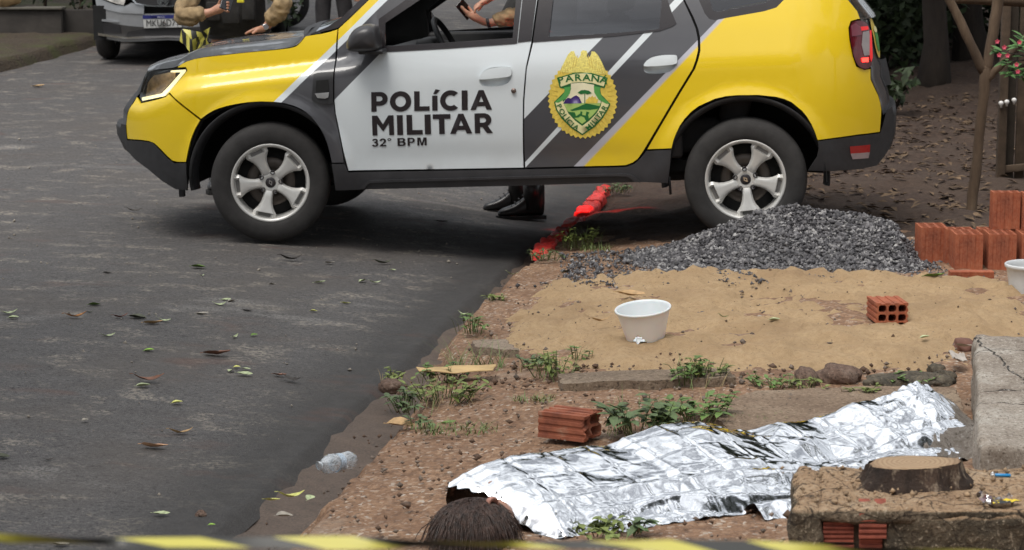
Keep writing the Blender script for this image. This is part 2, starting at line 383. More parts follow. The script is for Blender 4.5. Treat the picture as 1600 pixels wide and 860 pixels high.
def clampn(g, v):
    x = g.n('Clamp'); g.inp(x.inputs[0], v); return x.outputs[0]
def paint_finish(g, col):
    dirt = g.noise(3.5, 6, .65); zz = g.xyz()[2]
    low = g.math('MULTIPLY', clampn(g, g.math('MULTIPLY', g.math('SUBTRACT', .62, zz), 2.2)), g.ramp(dirt, [(.35, .05), (.75, .45)]))
    col = g.mix(low, col, (.20, .16, .12))
    g.set(Base_Color=col, Roughness=g.ramp(g.noise(7, 5), [(.3, .36), (.75, .48)]), Coat_Weight=.9, Coat_Roughness=.045)
    return g.m
def livery(name, front, door=True):
    g = G(name); o = g.xyz(); x, z = o[0], o[2]; S1 = lambda p, q, e=.0015: clampn(g, step_at(g, line_val(g, x, z, p, q), e))
    if front:
        F1 = [(.059,.793),(.646,1.344)]; F2 = [(.106,.792),(.697,1.343)]; F3 = [(.407,.805),(.648,1.038)]
        col = g.mix(S1(*F1), YEL, WHT); col = g.mix(S1(*F2), col, GRY)
        
        if door: col = g.mix(S1(*F3), col, WHT)
    else:
        A0 = [(1.896,1.118),(1.77,.992)]; L0 = [(2.13,1.149),(1.432,.412)]; L1 = [(2.176,1.148),(1.468,.419)]; L2 = [(2.42,1.103),(1.731,.417)]; L3 = [(2.423,1.073),(1.785,.416)]
        col = g.mix(S1(*A0[::-1]), WHT, GRY); col = g.mix(S1(*L0[::-1]), col, WHT); col = g.mix(S1(*L1[::-1]), col, GRY)
        col = g.mix(S1(*L2[::-1]), col, LAV); col = g.mix(S1(*L3[::-1], .006), col, YEL)
    return paint_finish(g, col)
m_liv_f = livery('police_livery_door', True); m_liv_b = livery('police_livery_fender', True, False); m_liv_r = livery('police_livery_rear', False)
g = G('yellow_paint'); m_yel = paint_finish(g, YEL); g = G('white_paint'); m_wht = paint_finish(g, WHT); g = G('grey_paint'); m_gry = paint_finish(g, GRY); g = G('bonnet_paint'); m_bon = paint_finish(g, (.20, .205, .215)); g.b.inputs['Coat Weight'].default_value = 1.0; g.b.inputs['Coat IOR'].default_value = 1.9; g.b.inputs['Metallic'].default_value = .65
m_blk = simple('black_plastic', (.026, .026, .028), .55, var=.25, scale=20, bump=.15, bscale=300)
m_gpl = simple('grey_plastic', (.040, .039, .042), .5, var=.2, scale=9)
m_dark = simple('dark_liner', (.010, .010, .010), .9, var=.3)
m_trim = simple('gloss_black_trim', (.030, .026, .028), .25, var=.1)
m_rub = simple('tyre_rubber', (.030, .028, .027), .82, var=.3, scale=14, bump=.2, bscale=120)
m_alloy = simple('silver_alloy', (.66, .65, .62), .34, .35, var=.10, scale=6)
m_chr = simple('chrome', (.75, .75, .76), .12, 1.0, var=.05)
def glass(name, tint, amt, rough=.02):
    g = G(name); tr_ = g.n('BsdfTransparent'); tr_.inputs[0].default_value = (*tint, 1); gl = g.n('BsdfGlossy'); gl.inputs['Roughness'].default_value = rough; gl.inputs[0].default_value = (.9, .92, .95, 1)
    mx = g.n('MixShader'); fr = g.n('Fresnel'); fr.inputs[0].default_value = 1.5; g.l(g.math('ADD', fr.outputs[0], amt), mx.inputs[0]); g.l(tr_.outputs[0], mx.inputs[1]); g.l(gl.outputs[0], mx.inputs[2]); g.l(mx.outputs[0], g.out.inputs[0]); return g.m
m_glass = glass('tinted_glass', (.30, .31, .33), .10); m_clear = glass('clear_glass', (.85, .88, .88), .02); m_dglass = glass('dark_glass', (.05, .05, .055), .06)
def emit(name, col, e, base=None):
    g = G(name); g.set(Base_Color=base or col, Roughness=.2, Emission_Color=(*col, 1), Emission_Strength=e); return g.m

def side_panel(name, outline, mat, parent, holes=(), step=.05, off=0.0, thick=.022, sm=0, gap=.0035, sides=(-1, 1), shape=None):
    if sm: outline = smooth_poly(outline, sm)
    if gap: outline = inset(outline, gap)
    V2, F2 = tri2d(outline, holes, step); A = np.array(V2)
    w = half_width(A[:, 0], A[:, 1])+off
    if shape is not None: w = w+shape(A[:, 0], A[:, 1])
    res = []
    for sd in sides:
        V = [(a[0], sd*ww, a[1]) for a, ww in zip(A, w)]; Fc = [f if sd < 0 else f[::-1] for f in F2]
        # rim
        cnt = {}
        for f in F2:
            for i in range(3): cnt[(f[i], f[(i+1) % 3])] = 1
        rim = [e for e in cnt if (e[1], e[0]) not in cnt]; nv = len(V); mp = {}
        R1 = []
        def rv(i, k):
            if (i, k) not in mp:
                mp[(i, k)] = nv+len(R1); a = A[i]; R1.append((a[0], sd*(w[i]-(thick if k else 0)), a[1]))
            return mp[(i, k)]
        rf = []
        for a, b in rim:
            q = (rv(b, 0), rv(a, 0), rv(a, 1), rv(b, 1)); rf.append(q if sd < 0 else q[::-1])
        o = mesh(name, V+R1, Fc+rf, mat, parent)
        if shape is None:                    # shade with the true normals of the body surface
            e = .004; gx = (half_width(A[:, 0]+e, A[:, 1])-half_width(A[:, 0]-e, A[:, 1]))/(2*e); gzz = (half_width(A[:, 0], A[:, 1]+e)-half_width(A[:, 0], A[:, 1]-e))/(2*e)
            N = np.stack([-gx, np.full(len(A), float(sd)), -gzz], 1); N /= np.linalg.norm(N, axis=1)[:, None]
            o.data.normals_split_custom_set_from_vertices([tuple(v) for v in N]+[(0, 0, 0)]*len(R1))
        res.append(o)
    return res[0] if len(res) == 1 else res
# --- painted panels (outlines in metres along the side)
FENDER = [(-.558,.843),(-.587,.824),(-.458,.97),(-.466,.984),(-.522,.984),(-.478,1.016),(-.388,1.041),(-.258,1.053),(-.119,1.066),(.054,1.079),(.16,1.09),(.192,1.111),(.224,1.152),(.344,1.168),(.409,1.188),(.401,1.066),(.402,.95),(.398,.809),(.404,.723),(.421,.626),(.441,.512),(.446,.447),(.374,.447),(.363,.517),(.345,.586),(.322,.636),(.288,.687),(.245,.73),(.203,.757),(.149,.777),(.095,.789),(.001,.795),(-.076,.792),(-.143,.784),(-.207,.772),(-.271,.754),(-.317,.731),(-.364,.699)]
side_panel('front_fender', FENDER, m_liv_b, car, sm=1, step=.026)
FBUMP = [(-.563,.841),(-.366,.695),(-.401,.641),(-.426,.59),(-.447,.525),(-.466,.455),(-.548,.452),(-.588,.48),(-.637,.525),(-.69,.562),(-.78,.565),(-.9,.558),(-.905,.599),(-.904,.636),(-.897,.671),(-.88,.721),(-.856,.755),(-.833,.778),(-.816,.812),(-.776,.778),(-.591,.819)]
side_panel('front_bumper_cover', FBUMP, m_yel, car, sm=1, step=.04)
FDOOR = [(.409,1.188),(.629,1.386),(.846,1.593),(1.026,1.646),(1.478,1.651),(1.525,1.468),(1.536,1.33),(1.508,1.099),(1.478,.961),(1.46,.786),(1.455,.616),(1.452,.49),(1.453,.408),(.954,.403),(.465,.4),(.441,.512),(.421,.626),(.404,.723),(.398,.809),(.402,.95)]
FWIN = [(.684,1.076),(.677,1.225),(.933,1.402),(1.171,1.552),(1.447,1.56),(1.433,1.331),(1.42,1.106)]
HR_F = smooth_poly([(1.218,.912),(1.233,.944),(1.276,.966),(1.329,.972),(1.393,.968),(1.398,.924),(1.388,.893),(1.356,.868),(1.249,.864),(1.218,.881)], 2, keep=100)
HR_R = smooth_poly([(2.123,.974),(2.142,.998),(2.173,1.016),(2.229,1.026),(2.299,1.02),(2.306,.982),(2.292,.951),(2.25,.924),(2.145,.922),(2.122,.939)], 2, keep=100)
fd = side_panel('front_door', FDOOR, m_liv_f, car, holes=[FWIN, HR_F], step=.03)
RDOOR = [(1.539,1.33),(1.525,1.468),(1.489,1.651),(1.92,1.642),(2.202,1.588),(2.295,1.42),(2.339,1.317),(2.385,1.22),(2.409,1.162),(2.42,1.11),(2.422,1.045),(2.41,.994),(2.392,.946),(2.304,.805),(2.205,.641),(2.115,.493),(2.086,.453),(2.057,.432),(2.018,.418),(1.955,.415),(1.706,.412),(1.457,.408),(1.454,.49),(1.456,.616),(1.462,.786),(1.479,.961),(1.512,1.099)]
RWIN = [(1.602,1.129),(1.621,1.328),(1.622,1.557),(1.92,1.551),(2.161,1.505),(2.22,1.318),(2.207,1.163),(1.962,1.144)]
rd = side_panel('rear_door', RDOOR, m_liv_r, car, holes=[RWIN, HR_R], sm=0, step=.03)
QUART = [(2.342,1.316),(2.295,1.42),(2.209,1.588),(2.518,1.589),(2.867,1.547),(3.109,1.473),(3.234,1.298),(3.283,1.238),(3.301,1.189),(3.283,1.19),(3.247,1.181),(3.235,1.148),(3.24,1.086),(3.257,.999),(3.278,.939),(3.321,.92),(3.358,.922),(3.358,.863),(3.38,.815),(3.402,.77),(3.414,.73),(3.421,.687),(3.418,.623),(3.413,.563),(3.284,.562),(3.142,.553),(3.062,.548),(3.045,.598),(3.026,.64),(3.003,.679),(2.977,.711),(2.921,.758),(2.883,.775),(2.841,.787),(2.745,.799),(2.628,.799),(2.569,.794),(2.511,.781),(2.423,.742),(2.381,.711),(2.346,.673),(2.321,.638),(2.3,.596),(2.285,.557),(2.274,.512),(2.203,.508),(2.132,.505),(2.212,.641),(2.311,.805),(2.399,.946),(2.417,.994),(2.429,1.045),(2.427,1.11),(2.416,1.161),(2.392,1.22)]
QWIN = [(2.422,1.315),(2.393,1.494),(2.728,1.495),(2.908,1.444),(2.884,1.308),(2.842,1.267),(2.776,1.248),(2.579,1.217),(2.51,1.204),(2.479,1.212),(2.454,1.243)]
side_panel('rear_quarter', QUART, m_liv_r, car, holes=[QWIN], step=.034)
# --- unpainted cladding
SILL = [(.374,.443),(.446,.444),(.464,.394),(.954,.398),(1.453,.403),(1.954,.41),(2.022,.413),(2.064,.429),(2.096,.457),(2.132,.5),(2.272,.508),(2.262,.409),(2.25,.318),(2.094,.324),(1.382,.307),(.659,.294),(.383,.287),(.38,.368)]
side_panel('sill_cladding', SILL, m_gpl, car, off=.004, gap=.002)
side_panel('sill_moulding', smooth_poly([(.525,.302),(.56,.339),(.59,.348),(1.025,.355),(1.563,.366),(2.007,.376),(2.053,.368),(2.084,.339),(2.098,.326),(2.066,.327),(2.038,.354),(2.003,.363),(1.563,.354),(1.024,.343),(.596,.335),(.57,.324),(.55,.298)]), m_gpl, car, off=.022, gap=0)
FLIP = [(-.901,.554),(-.78,.561),(-.69,.559),(-.638,.519),(-.588,.474),(-.548,.446),(-.466,.452),(-.468,.397),(-.469,.333),(-.475,.291),(-.55,.296),(-.632,.336),(-.734,.4),(-.836,.446),(-.908,.489),(-.958,.566),(-.962,.618),(-.948,.646),(-.903,.64)]
side_panel('front_bumper', FLIP, m_blk, car, off=.006, gap=.001, step=.035)
side_panel('rear_bumper', [(3.064,.545),(3.142,.55),(3.284,.558),(3.411,.559),(3.426,.6),(3.448,.683),(3.482,.7),(3.494,.644),(3.491,.533),(3.469,.464),(3.435,.419),(3.395,.378),(3.289,.37),(3.143,.374),(3.01,.384),(3.059,.46),(3.069,.506)], m_blk, car, off=.006, gap=.001, step=.035)
side_panel('rear_reflector', [(3.241,.503),(3.356,.502),(3.353,.46),(3.245,.464)], simple('red_reflector', (.35, .02, .02), .2), car, off=.011, gap=0, thick=.012)
side_panel('reflector_lens', [(3.245,.464),(3.353,.46),(3.346,.428),(3.256,.431)], simple('pale_reflector', (.32, .25, .25), .2), car, off=.011, gap=0, thick=.012)
# window trims, black appliques
def ring_panel(name, outer, inner, mat, off=.004, **kw): return side_panel(name, outer, mat, car, holes=[inner], off=off, gap=0, **kw)
ring_panel('window_frame', [(.655,1.059),(.65,1.24),(.918,1.423),(1.164,1.573),(1.465,1.581),(1.447,1.331),(1.427,1.097),(1.42,1.095),(1.043,1.074)], [(.691,1.09),(.688,1.218),(.941,1.381),(1.172,1.538),(1.426,1.543),(1.415,1.332),(1.402,1.125),(1.042,1.106)], m_trim)
side_panel('pillar_trim', [(1.43,1.1),(1.45,1.331),(1.468,1.581),(1.518,1.58),(1.527,1.399),(1.53,1.33),(1.506,1.108)], m_trim, car, off=.004, gap=.001)
ring_panel('rear_window_frame', [(1.515,1.102),(1.543,1.33),(1.529,1.58),(1.938,1.575),(2.189,1.532),(2.251,1.318),(2.276,1.249),(2.301,1.191),(2.277,1.174),(2.207,1.151),(1.963,1.127)], RWIN, m_trim)
ring_panel('quarter_window_seal', QWIN, [(2.481,1.314),(2.47,1.451),(2.721,1.454),(2.839,1.418),(2.818,1.315),(2.776,1.292),(2.52,1.249),(2.499,1.256)], m_trim, off=-.002)
side_panel('rear_door_glass', inset(RWIN, -.01), m_glass, car, off=-.016, gap=0, thick=.004)
side_panel('quarter_glass', [(2.468,1.314),(2.456,1.465),(2.721,1.468),(2.853,1.424),(2.828,1.308),(2.776,1.279),(2.52,1.235),(2.492,1.246)], m_glass, car, off=-.014, gap=0, thick=.004)
# dark backing behind the panel gaps, wheel arches
NOGO = [FWIN, RWIN, QWIN]
side_panel('inner_shell', [(-.627,.826),(-.466,.963),(.2,1.097),(.416,1.171),(.846,1.586),(1.478,1.637),(2.202,1.581),(3.109,1.467),(3.265,1.194),(3.354,.842),(3.4,.59),(3.107,.563),(3.01,.655),(2.9,.761),(2.676,.812),(2.451,.749),(2.317,.627),(2.259,.416),(2.25,.332),(.389,.311),(.37,.503),(.301,.665),(.203,.748),(.001,.79),(-.244,.752),(-.364,.688),(-.441,.522),(-.483,.321),(-.694,.414),(-.868,.573),(-.801,.78)], m_dark, car, holes=[inset(h, -.012) for h in NOGO+[HR_F, HR_R]], off=-.035, gap=0, thick=.03, step=.09)
for cx in (0, 2.673):
    for sd in (-1, 1):
        b = MB(); n = 40; V = []; Fc = []
        for r, y in [(.43, .90), (.445, .80), (.445, .45), (.1, .42), (.0, .42)]:
            for k in range(n+1):
                a = -.04+(PI+.08)*k/n; V.append((cx+r*math.cos(a)*(1.02), sd*(y-.035), .335+r*math.sin(a)*1.03))
        b.add(V, [(i*(n+1)+k, i*(n+1)+k+1, (i+1)*(n+1)+k+1, (i+1)*(n+1)+k) for i in range(4) for k in range(n)]); b.build('wheel_arch_liner', m_dark, car)
        b = MB(); n = 48; V = []; Fc = []        # black inner lip of the arch
        for k in range(n+1):
            a = -.10+(PI+.20)*k/n
            for r, d in ((.462, -.006), (.455, -.004), (.435, -.03), (.425, -.10)):
                X = cx+r*math.cos(a); Z = .335+r*math.sin(a); V.append((X, sd*(float(half_width(X, Z))+d-.012), Z))
        for k in range(n):
            for i in range(3): q = (k*4+i, k*4+i+1, k*4+i+5, k*4+i+4); Fc.append(q if sd > 0 else q[::-1])
        b.add(V, Fc); b.build('arch_lip', m_blk, car)
b = MB(); b.box((1.3, 0, .37), (3.3, 1.35, .12), bev=.03); b.build('underbody', m_dark, car, False)
b = MB(); b.tube([(.66, -.45, .32), (1.6, -.5, .31), (2.3, -.4, .31)], .03); b.build('exhaust_pipe', m_dark, car)
m_gold = simple('crest_gold', (.80, .60, .10), .4, var=.18, scale=40); m_gold2 = simple('crest_dark_gold', (.62, .42, .06), .4, var=.1); m_cream = simple('crest_cream', (.86, .80, .42), .4, var=.05)
m_cgr = simple('crest_green', (.015, .15, .035), .4, var=.1); m_cg2 = simple('crest_mid_green', (.10, .38, .09), .4, var=.1); m_clg = simple('crest_light_green', (.42, .62, .16), .4, var=.1); m_pur = simple('crest_purple', (.045, .02, .14), .4, var=.2); m_csky = simple('crest_sky', (.86, .80, .55), .4, var=.1)
# --- bonnet, windscreen, roof, nose, tail
HE = [(-.724,.953),(-.68,.969),(-.581,.979),(-.522,.984),(-.478,1.016),(-.388,1.041),(-.258,1.053),(-.119,1.066),(.054,1.079),(.16,1.09),(.192,1.111),(.213,1.139)]
def hood_pt(i, t):
    X, Z = HE[i]; w = float(half_width(X, Z))-.004; f = i/(len(HE)-1)
    y = -w+2*w*t; k = 1-abs(2*t-1)**2.2; fwd = -.10*k*(1-f)**2
    return (X+fwd, y, Z+(.012+.055*min(1, f*2.2+.25))*k+.012*math.exp(-((abs(2*t-1)-.72)/.1)**2)*min(1, f*3))
n = 33; V = [hood_pt(i, t/(n-1)) for i in range(len(HE)) for t in range(n)]
Fc = [(i*n+j, i*n+j+1, (i+1)*n+j+1, (i+1)*n+j) for i in range(len(HE)-1) for j in range(n-1)]
o = mesh('bonnet', V, [f[::-1] for f in Fc], m_bon, car); m = o.modifiers.new('s', 'SUBSURF'); m.levels = m.render_levels = 1
def loft_y(name, edge, bul, mat, n=17, drop=0, yo=0.0, pw=2.0, bz=None):
    V = []
    for i, (X, Z) in enumerate(edge):
        w = float(half_width(X, Z))+yo; bx = bul[i] if hasattr(bul, '__len__') else bul; zz = (bz[i] if hasattr(bz, '__len__') else (bz or 0))
        for j in range(n):
            t = 2*j/(n-1)-1; k = 1-abs(t)**pw; V.append((X+bx*k, t*w, Z+zz*k))
    Fc = [(i*n+j, i*n+j+1, (i+1)*n+j+1, (i+1)*n+j) for i in range(len(edge)-1) for j in range(n-1)]
    return mesh(name, V, Fc, mat, car)
loft_y('cowl', [(.213,1.139),(.257,1.155),(.307,1.162)], -.10, m_blk, bz=.045, yo=-.02)
WE = [(.257,1.152),(.408,1.195),(.629,1.393),(.846,1.6)]
loft_y('windscreen', [(x+.012, z+.01) for x, z in WE], -.10, m_clear, bz=.03, yo=-.05)
side_panel('windscreen_seal', [(.238,1.156),(.307,1.169),(.408,1.192),(.629,1.39),(.846,1.596),(.864,1.61),(.62,1.421),(.522,1.338),(.428,1.251),(.35,1.2)], m_trim, car, off=-.012, gap=0, thick=.03)
loft_y('roof', [(.846,1.596),(1.026,1.646),(1.478,1.654),(1.92,1.645),(2.202,1.609),(2.518,1.595),(2.867,1.554),(3.109,1.48)], 0, m_wht, bz=.06, yo=.0, pw=3)
TE = [(3.109,1.473),(3.234,1.298),(3.301,1.189),(3.329,1.087),(3.347,.947),(3.358,.922),(3.358,.863),(3.402,.77),(3.421,.687),(3.429,.657)]
loft_y('tailgate', TE, [.05, .065, .075, .08, .085, .085, .085, .075, .07, .065], m_gry, n=33, yo=-.003, pw=2.6)
loft_y('rear_screen', [(3.13,1.452),(3.231,1.308),(3.294,1.213)], [.066, .08, .09], m_dglass, n=25, yo=-.05, pw=2.6)
loft_y('tailgate_chrome', [(3.234,1.312),(3.297,1.209),(3.308,1.188)], [.08, .10, .10], m_chr, n=25, yo=-.02, pw=2.6)
loft_y('number_plate_trim', [(3.361,.946),(3.376,.858),(3.398,.796)], [.105, .11, .10], m_blk, n=25, yo=-.25, pw=2.6)
def tail_patch(name, cz, hz, ct, ht, off, mat, n=28):
    ez = [z for x, z in TE][::-1]; ex = [x for x, z in TE][::-1]; eb = [.05, .065, .075, .08, .085, .085, .085, .075, .07, .065][::-1]; V = []; Fc = []
    for q in (0, .5, 1):
        for k in range(n):
            a = 2*PI*k/n; Z = cz+hz*q*math.sin(a); t = ct+ht*q*math.cos(a); X = float(np.interp(Z, ez, ex)); V.append((X+float(np.interp(Z, ez, eb))*(1-abs(t)**2.6)+off, t*float(half_width(X, Z)), Z))
    Fc = [(i*n+k, i*n+(k+1) % n, (i+1)*n+(k+1) % n, (i+1)*n+k) for i in range(2) for k in range(n)]
    return mesh(name, V, Fc, mat, car)
(_, zc_), = [(3.347,1.079)]
tail_patch('tailgate_crest', zc_, .115, -.62, .16, .010, m_gold); tail_patch('crest_shield', zc_-.01, .07, -.62, .10, .014, m_cg2); tail_patch('crest_scroll', zc_+.045, .018, -.62, .11, .017, m_cream)
loft_y('rear_bumper_face', [(3.429,.657),(3.482,.696),(3.494,.644),(3.491,.533),(3.469,.464),(3.395,.378)], [.045, .035, .03, .03, .03, .03], m_blk, n=25, pw=2.6)
loft_y('nose', [(-.724,.953),(-.795,.829),(-.815,.81),(-.856,.755),(-.883,.717),(-.904,.636),(-.948,.643),(-.962,.615),(-.958,.566),(-.908,.489),(-.734,.4),(-.55,.296)], [-.10, -.12, -.12, -.13, -.13, -.12, -.12, -.12, -.12, -.12, -.1, -.08], m_blk, n=25, pw=2.4)
# --- light bar on the roof; its red flasher throws light down the far side
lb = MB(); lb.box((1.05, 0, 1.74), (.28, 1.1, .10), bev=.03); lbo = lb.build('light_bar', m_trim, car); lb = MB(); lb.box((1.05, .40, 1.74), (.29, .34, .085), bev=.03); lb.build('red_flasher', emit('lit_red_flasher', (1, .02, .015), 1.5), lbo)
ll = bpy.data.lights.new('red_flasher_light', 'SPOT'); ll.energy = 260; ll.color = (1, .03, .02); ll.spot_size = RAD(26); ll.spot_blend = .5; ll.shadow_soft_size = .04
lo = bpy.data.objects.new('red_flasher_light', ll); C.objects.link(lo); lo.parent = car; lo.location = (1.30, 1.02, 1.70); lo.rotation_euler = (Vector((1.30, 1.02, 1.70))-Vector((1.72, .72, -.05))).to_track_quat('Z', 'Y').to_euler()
# --- lamps
LAMP = [(-.724,.959),(-.522,.978),(-.462,.973),(-.466,.961),(-.592,.824),(-.775,.782),(-.795,.826),(-.75,.934)]
hl = side_panel('headlight', LAMP, m_dark, car, off=-.03, gap=.001, thick=.02, step=.03)
for sd, h in zip((-1, 1), hl):
    side_panel('lamp_reflector', [(-.691,.933),(-.539,.962),(-.54,.926),(-.631,.839),(-.752,.81),(-.731,.891)], simple('amber_reflector', (.66, .46, .26), .25, .35, var=.5, scale=22), h, off=-.016, gap=0, sides=(sd,), step=.02)
    side_panel('running_light', [(-.769,.789),(-.777,.806),(-.62,.838),(-.498,.957),(-.564,.956),(-.564,.965),(-.472,.972),(-.472,.961),(-.592,.826)], emit('lit_running_light', (1, .88, .5), .9, (.9, .8, .5)), h, off=-.008, gap=0, sides=(sd,), step=.02)
    side_panel('lamp_chrome', [(-.724,.953),(-.581,.968),(-.681,.937),(-.725,.899),(-.759,.832),(-.779,.827),(-.75,.927)], m_chr, h, off=-.014, gap=0, sides=(sd,), step=.02)
    side_panel('lamp_lens', LAMP, m_clear, h, off=.001, gap=.001, thick=.02, sides=(sd,), step=.03)
TAIL = smooth_poly([(3.237,1.154),(3.254,1.184),(3.308,1.187),(3.344,1.159),(3.362,1.099),(3.368,.97),(3.356,.926),(3.321,.92),(3.282,.939),(3.257,.999),(3.24,1.086)], 2, keep=80)
tl = side_panel('tail_light', TAIL, simple('red_lamp_lens', (.11, .006, .012), .12, var=.3, Coat_Weight=1), car, off=.012, gap=.001, thick=.03, step=.02)
m_tred = emit('lit_brake_light', (1, .03, .02), 4.0); m_tdim = emit('dim_tail_light', (1, .02, .02), .25, (.6, .02, .02)); m_tclr = simple('clear_lamp_insert', (.30, .27, .27), .15)
for sd, h in zip((-1, 1), tl):
    kw = dict(gap=0, sides=(sd,), step=.02, thick=.006)
    side_panel('lamp_insert', [(3.311,1.123),(3.347,1.127),(3.358,1.051),(3.354,.996),(3.318,.995),(3.304,1.054)], m_tclr, h, off=.016, **kw)
    side_panel('lit_segment', [(3.303,.982),(3.343,.983),(3.343,.96),(3.307,.961)], m_tred, h, off=.018, **kw)
    side_panel('lit_segment', [(3.3,1.151),(3.34,1.152),(3.344,1.134),(3.304,1.13)], m_tdim, h, off=.018, **kw)
    side_panel('lit_segment', [(3.351,1.127),(3.36,1.13),(3.367,.981),(3.358,.957),(3.35,.982)], m_tdim, h, off=.018, **kw)
    side_panel('upper_lens', [(3.247,1.161),(3.272,1.173),(3.304,1.147),(3.307,1.109),(3.25,1.102)], simple('pinkish_lens', (.20, .06, .08), .15), h, off=.016, **kw)
# --- fender vent with indicator, handles, keyhole
fv = side_panel('fender_vent', smooth_poly([(.288,.944),(.31,.952),(.399,.956),(.396,.787),(.377,.777),(.298,.785),(.277,.803)], 1), m_blk, car, off=.012, gap=0, thick=.03, step=.03)
for sd, h in zip((-1, 1), fv):
    side_panel('vent_grille', [(.305,.909),(.373,.915),(.376,.851),(.3,.845)], m_dark, h, off=.016, gap=0, thick=.01, sides=(sd,), step=.03)
    side_panel('vent_indicator', [(.296,.838),(.376,.844),(.371,.816),(.353,.809),(.31,.813)], m_chr, h, off=.019, gap=0, thick=.02, sides=(sd,), step=.02)
def centre(P): return (sum(p[0] for p in P)/len(P), sum(p[1] for p in P)/len(P))
def door_handle(door, P0, HR, mat):
    c = centre(HR); e = inset(HR, -.006)
    for sd, d in zip((-1, 1), door):
        bowl = lambda X, Z: -.034*np.clip(1.15-((X-c[0])/.098)**2-((Z-c[1])/.062)**2, 0, 1)**.6
        side_panel('handle_recess', e, mat, d, off=-.003, gap=0, thick=.004, sides=(sd,), step=.014, shape=bowl)
        bulge = lambda X, Z: .022*np.clip(1-((X-c[0])/.105)**2, 0, 1)**.5
        side_panel('door_handle', P0, mat, d, off=.0, gap=0, thick=.016, sides=(sd,), step=.012, shape=bulge)
door_handle(fd, smooth_poly([(1.216,.907),(1.229,.938),(1.265,.961),(1.322,.971),(1.386,.972),(1.399,.962),(1.399,.928),(1.385,.917),(1.311,.911),(1.229,.903)], 2, keep=100), HR_F, m_wht)
door_handle(rd, smooth_poly([(2.121,.969),(2.138,.994),(2.17,1.014),(2.225,1.024),(2.295,1.024),(2.307,1.016),(2.307,.982),(2.295,.973),(2.225,.967),(2.131,.963)], 2, keep=100), HR_R, m_wht)
(kx, kz), = [(1.407,.84)]
b = MB(); b.lathe([(0, .012), (.012, .012), (.014, .006), (.0145, -.004)], 16, Matrix.Translation((kx, -float(half_width(kx, kz)), kz)) @ Matrix.Rotation(PI/2, 4, 'X')); b.build('keyhole', simple('worn_steel', (.22, .17, .15), .4, .8), car)
# --- wing mirror (profile in X, Z; bulges out from the door)
for sd in (-1, 1):
    prof = [(.489,1.079),(.496,1.128),(.518,1.173),(.552,1.205),(.606,1.223),(.651,1.222),(.677,1.205),(.69,1.163),(.693,1.086),(.673,1.069),(.571,1.064),(.516,1.065)]
    cx, cz = centre(prof); V = []; n = len(prof); rings = [(.55, -.02), (.9, .015), (1, .07), (.97, .13), (.80, .18), (.5, .20), (.1, .207)]
    for k, (s, d) in enumerate(rings):
        for (X, Z) in prof: V.append((cx+(X-cx)*s-.15*0, sd*(.86+d), cz+(Z-cz)*s))
    Fc = []
    for i in range(len(rings)-1):
        for k in range(n):
            q = (i*n+k, i*n+(k+1) % n, (i+1)*n+(k+1) % n, (i+1)*n+k); Fc.append(q)
    Fc += [tuple((len(rings)-1)*n+k for k in range(n))]
    wm = mesh('wing_mirror', V, Fc, simple('mirror_shell', (.040, .038, .040), .35, var=.2), car); mo = wm.modifiers.new('s', 'SUBSURF'); mo.levels = mo.render_levels = 2
    b = MB(); P = [(.473,1.082),(.501,1.065),(.591,1.045),(.684,1.058),(.684,1.076),(.532,1.076)]
    (x0, z0), (x1, z1) = P[0], P[3]
    b.box(((x0+x1)/2+.055, sd*.93, z1+.010), (x1-x0-.07, .14, .026), bev=.011); b.build('mirror_base', m_blk, wm)
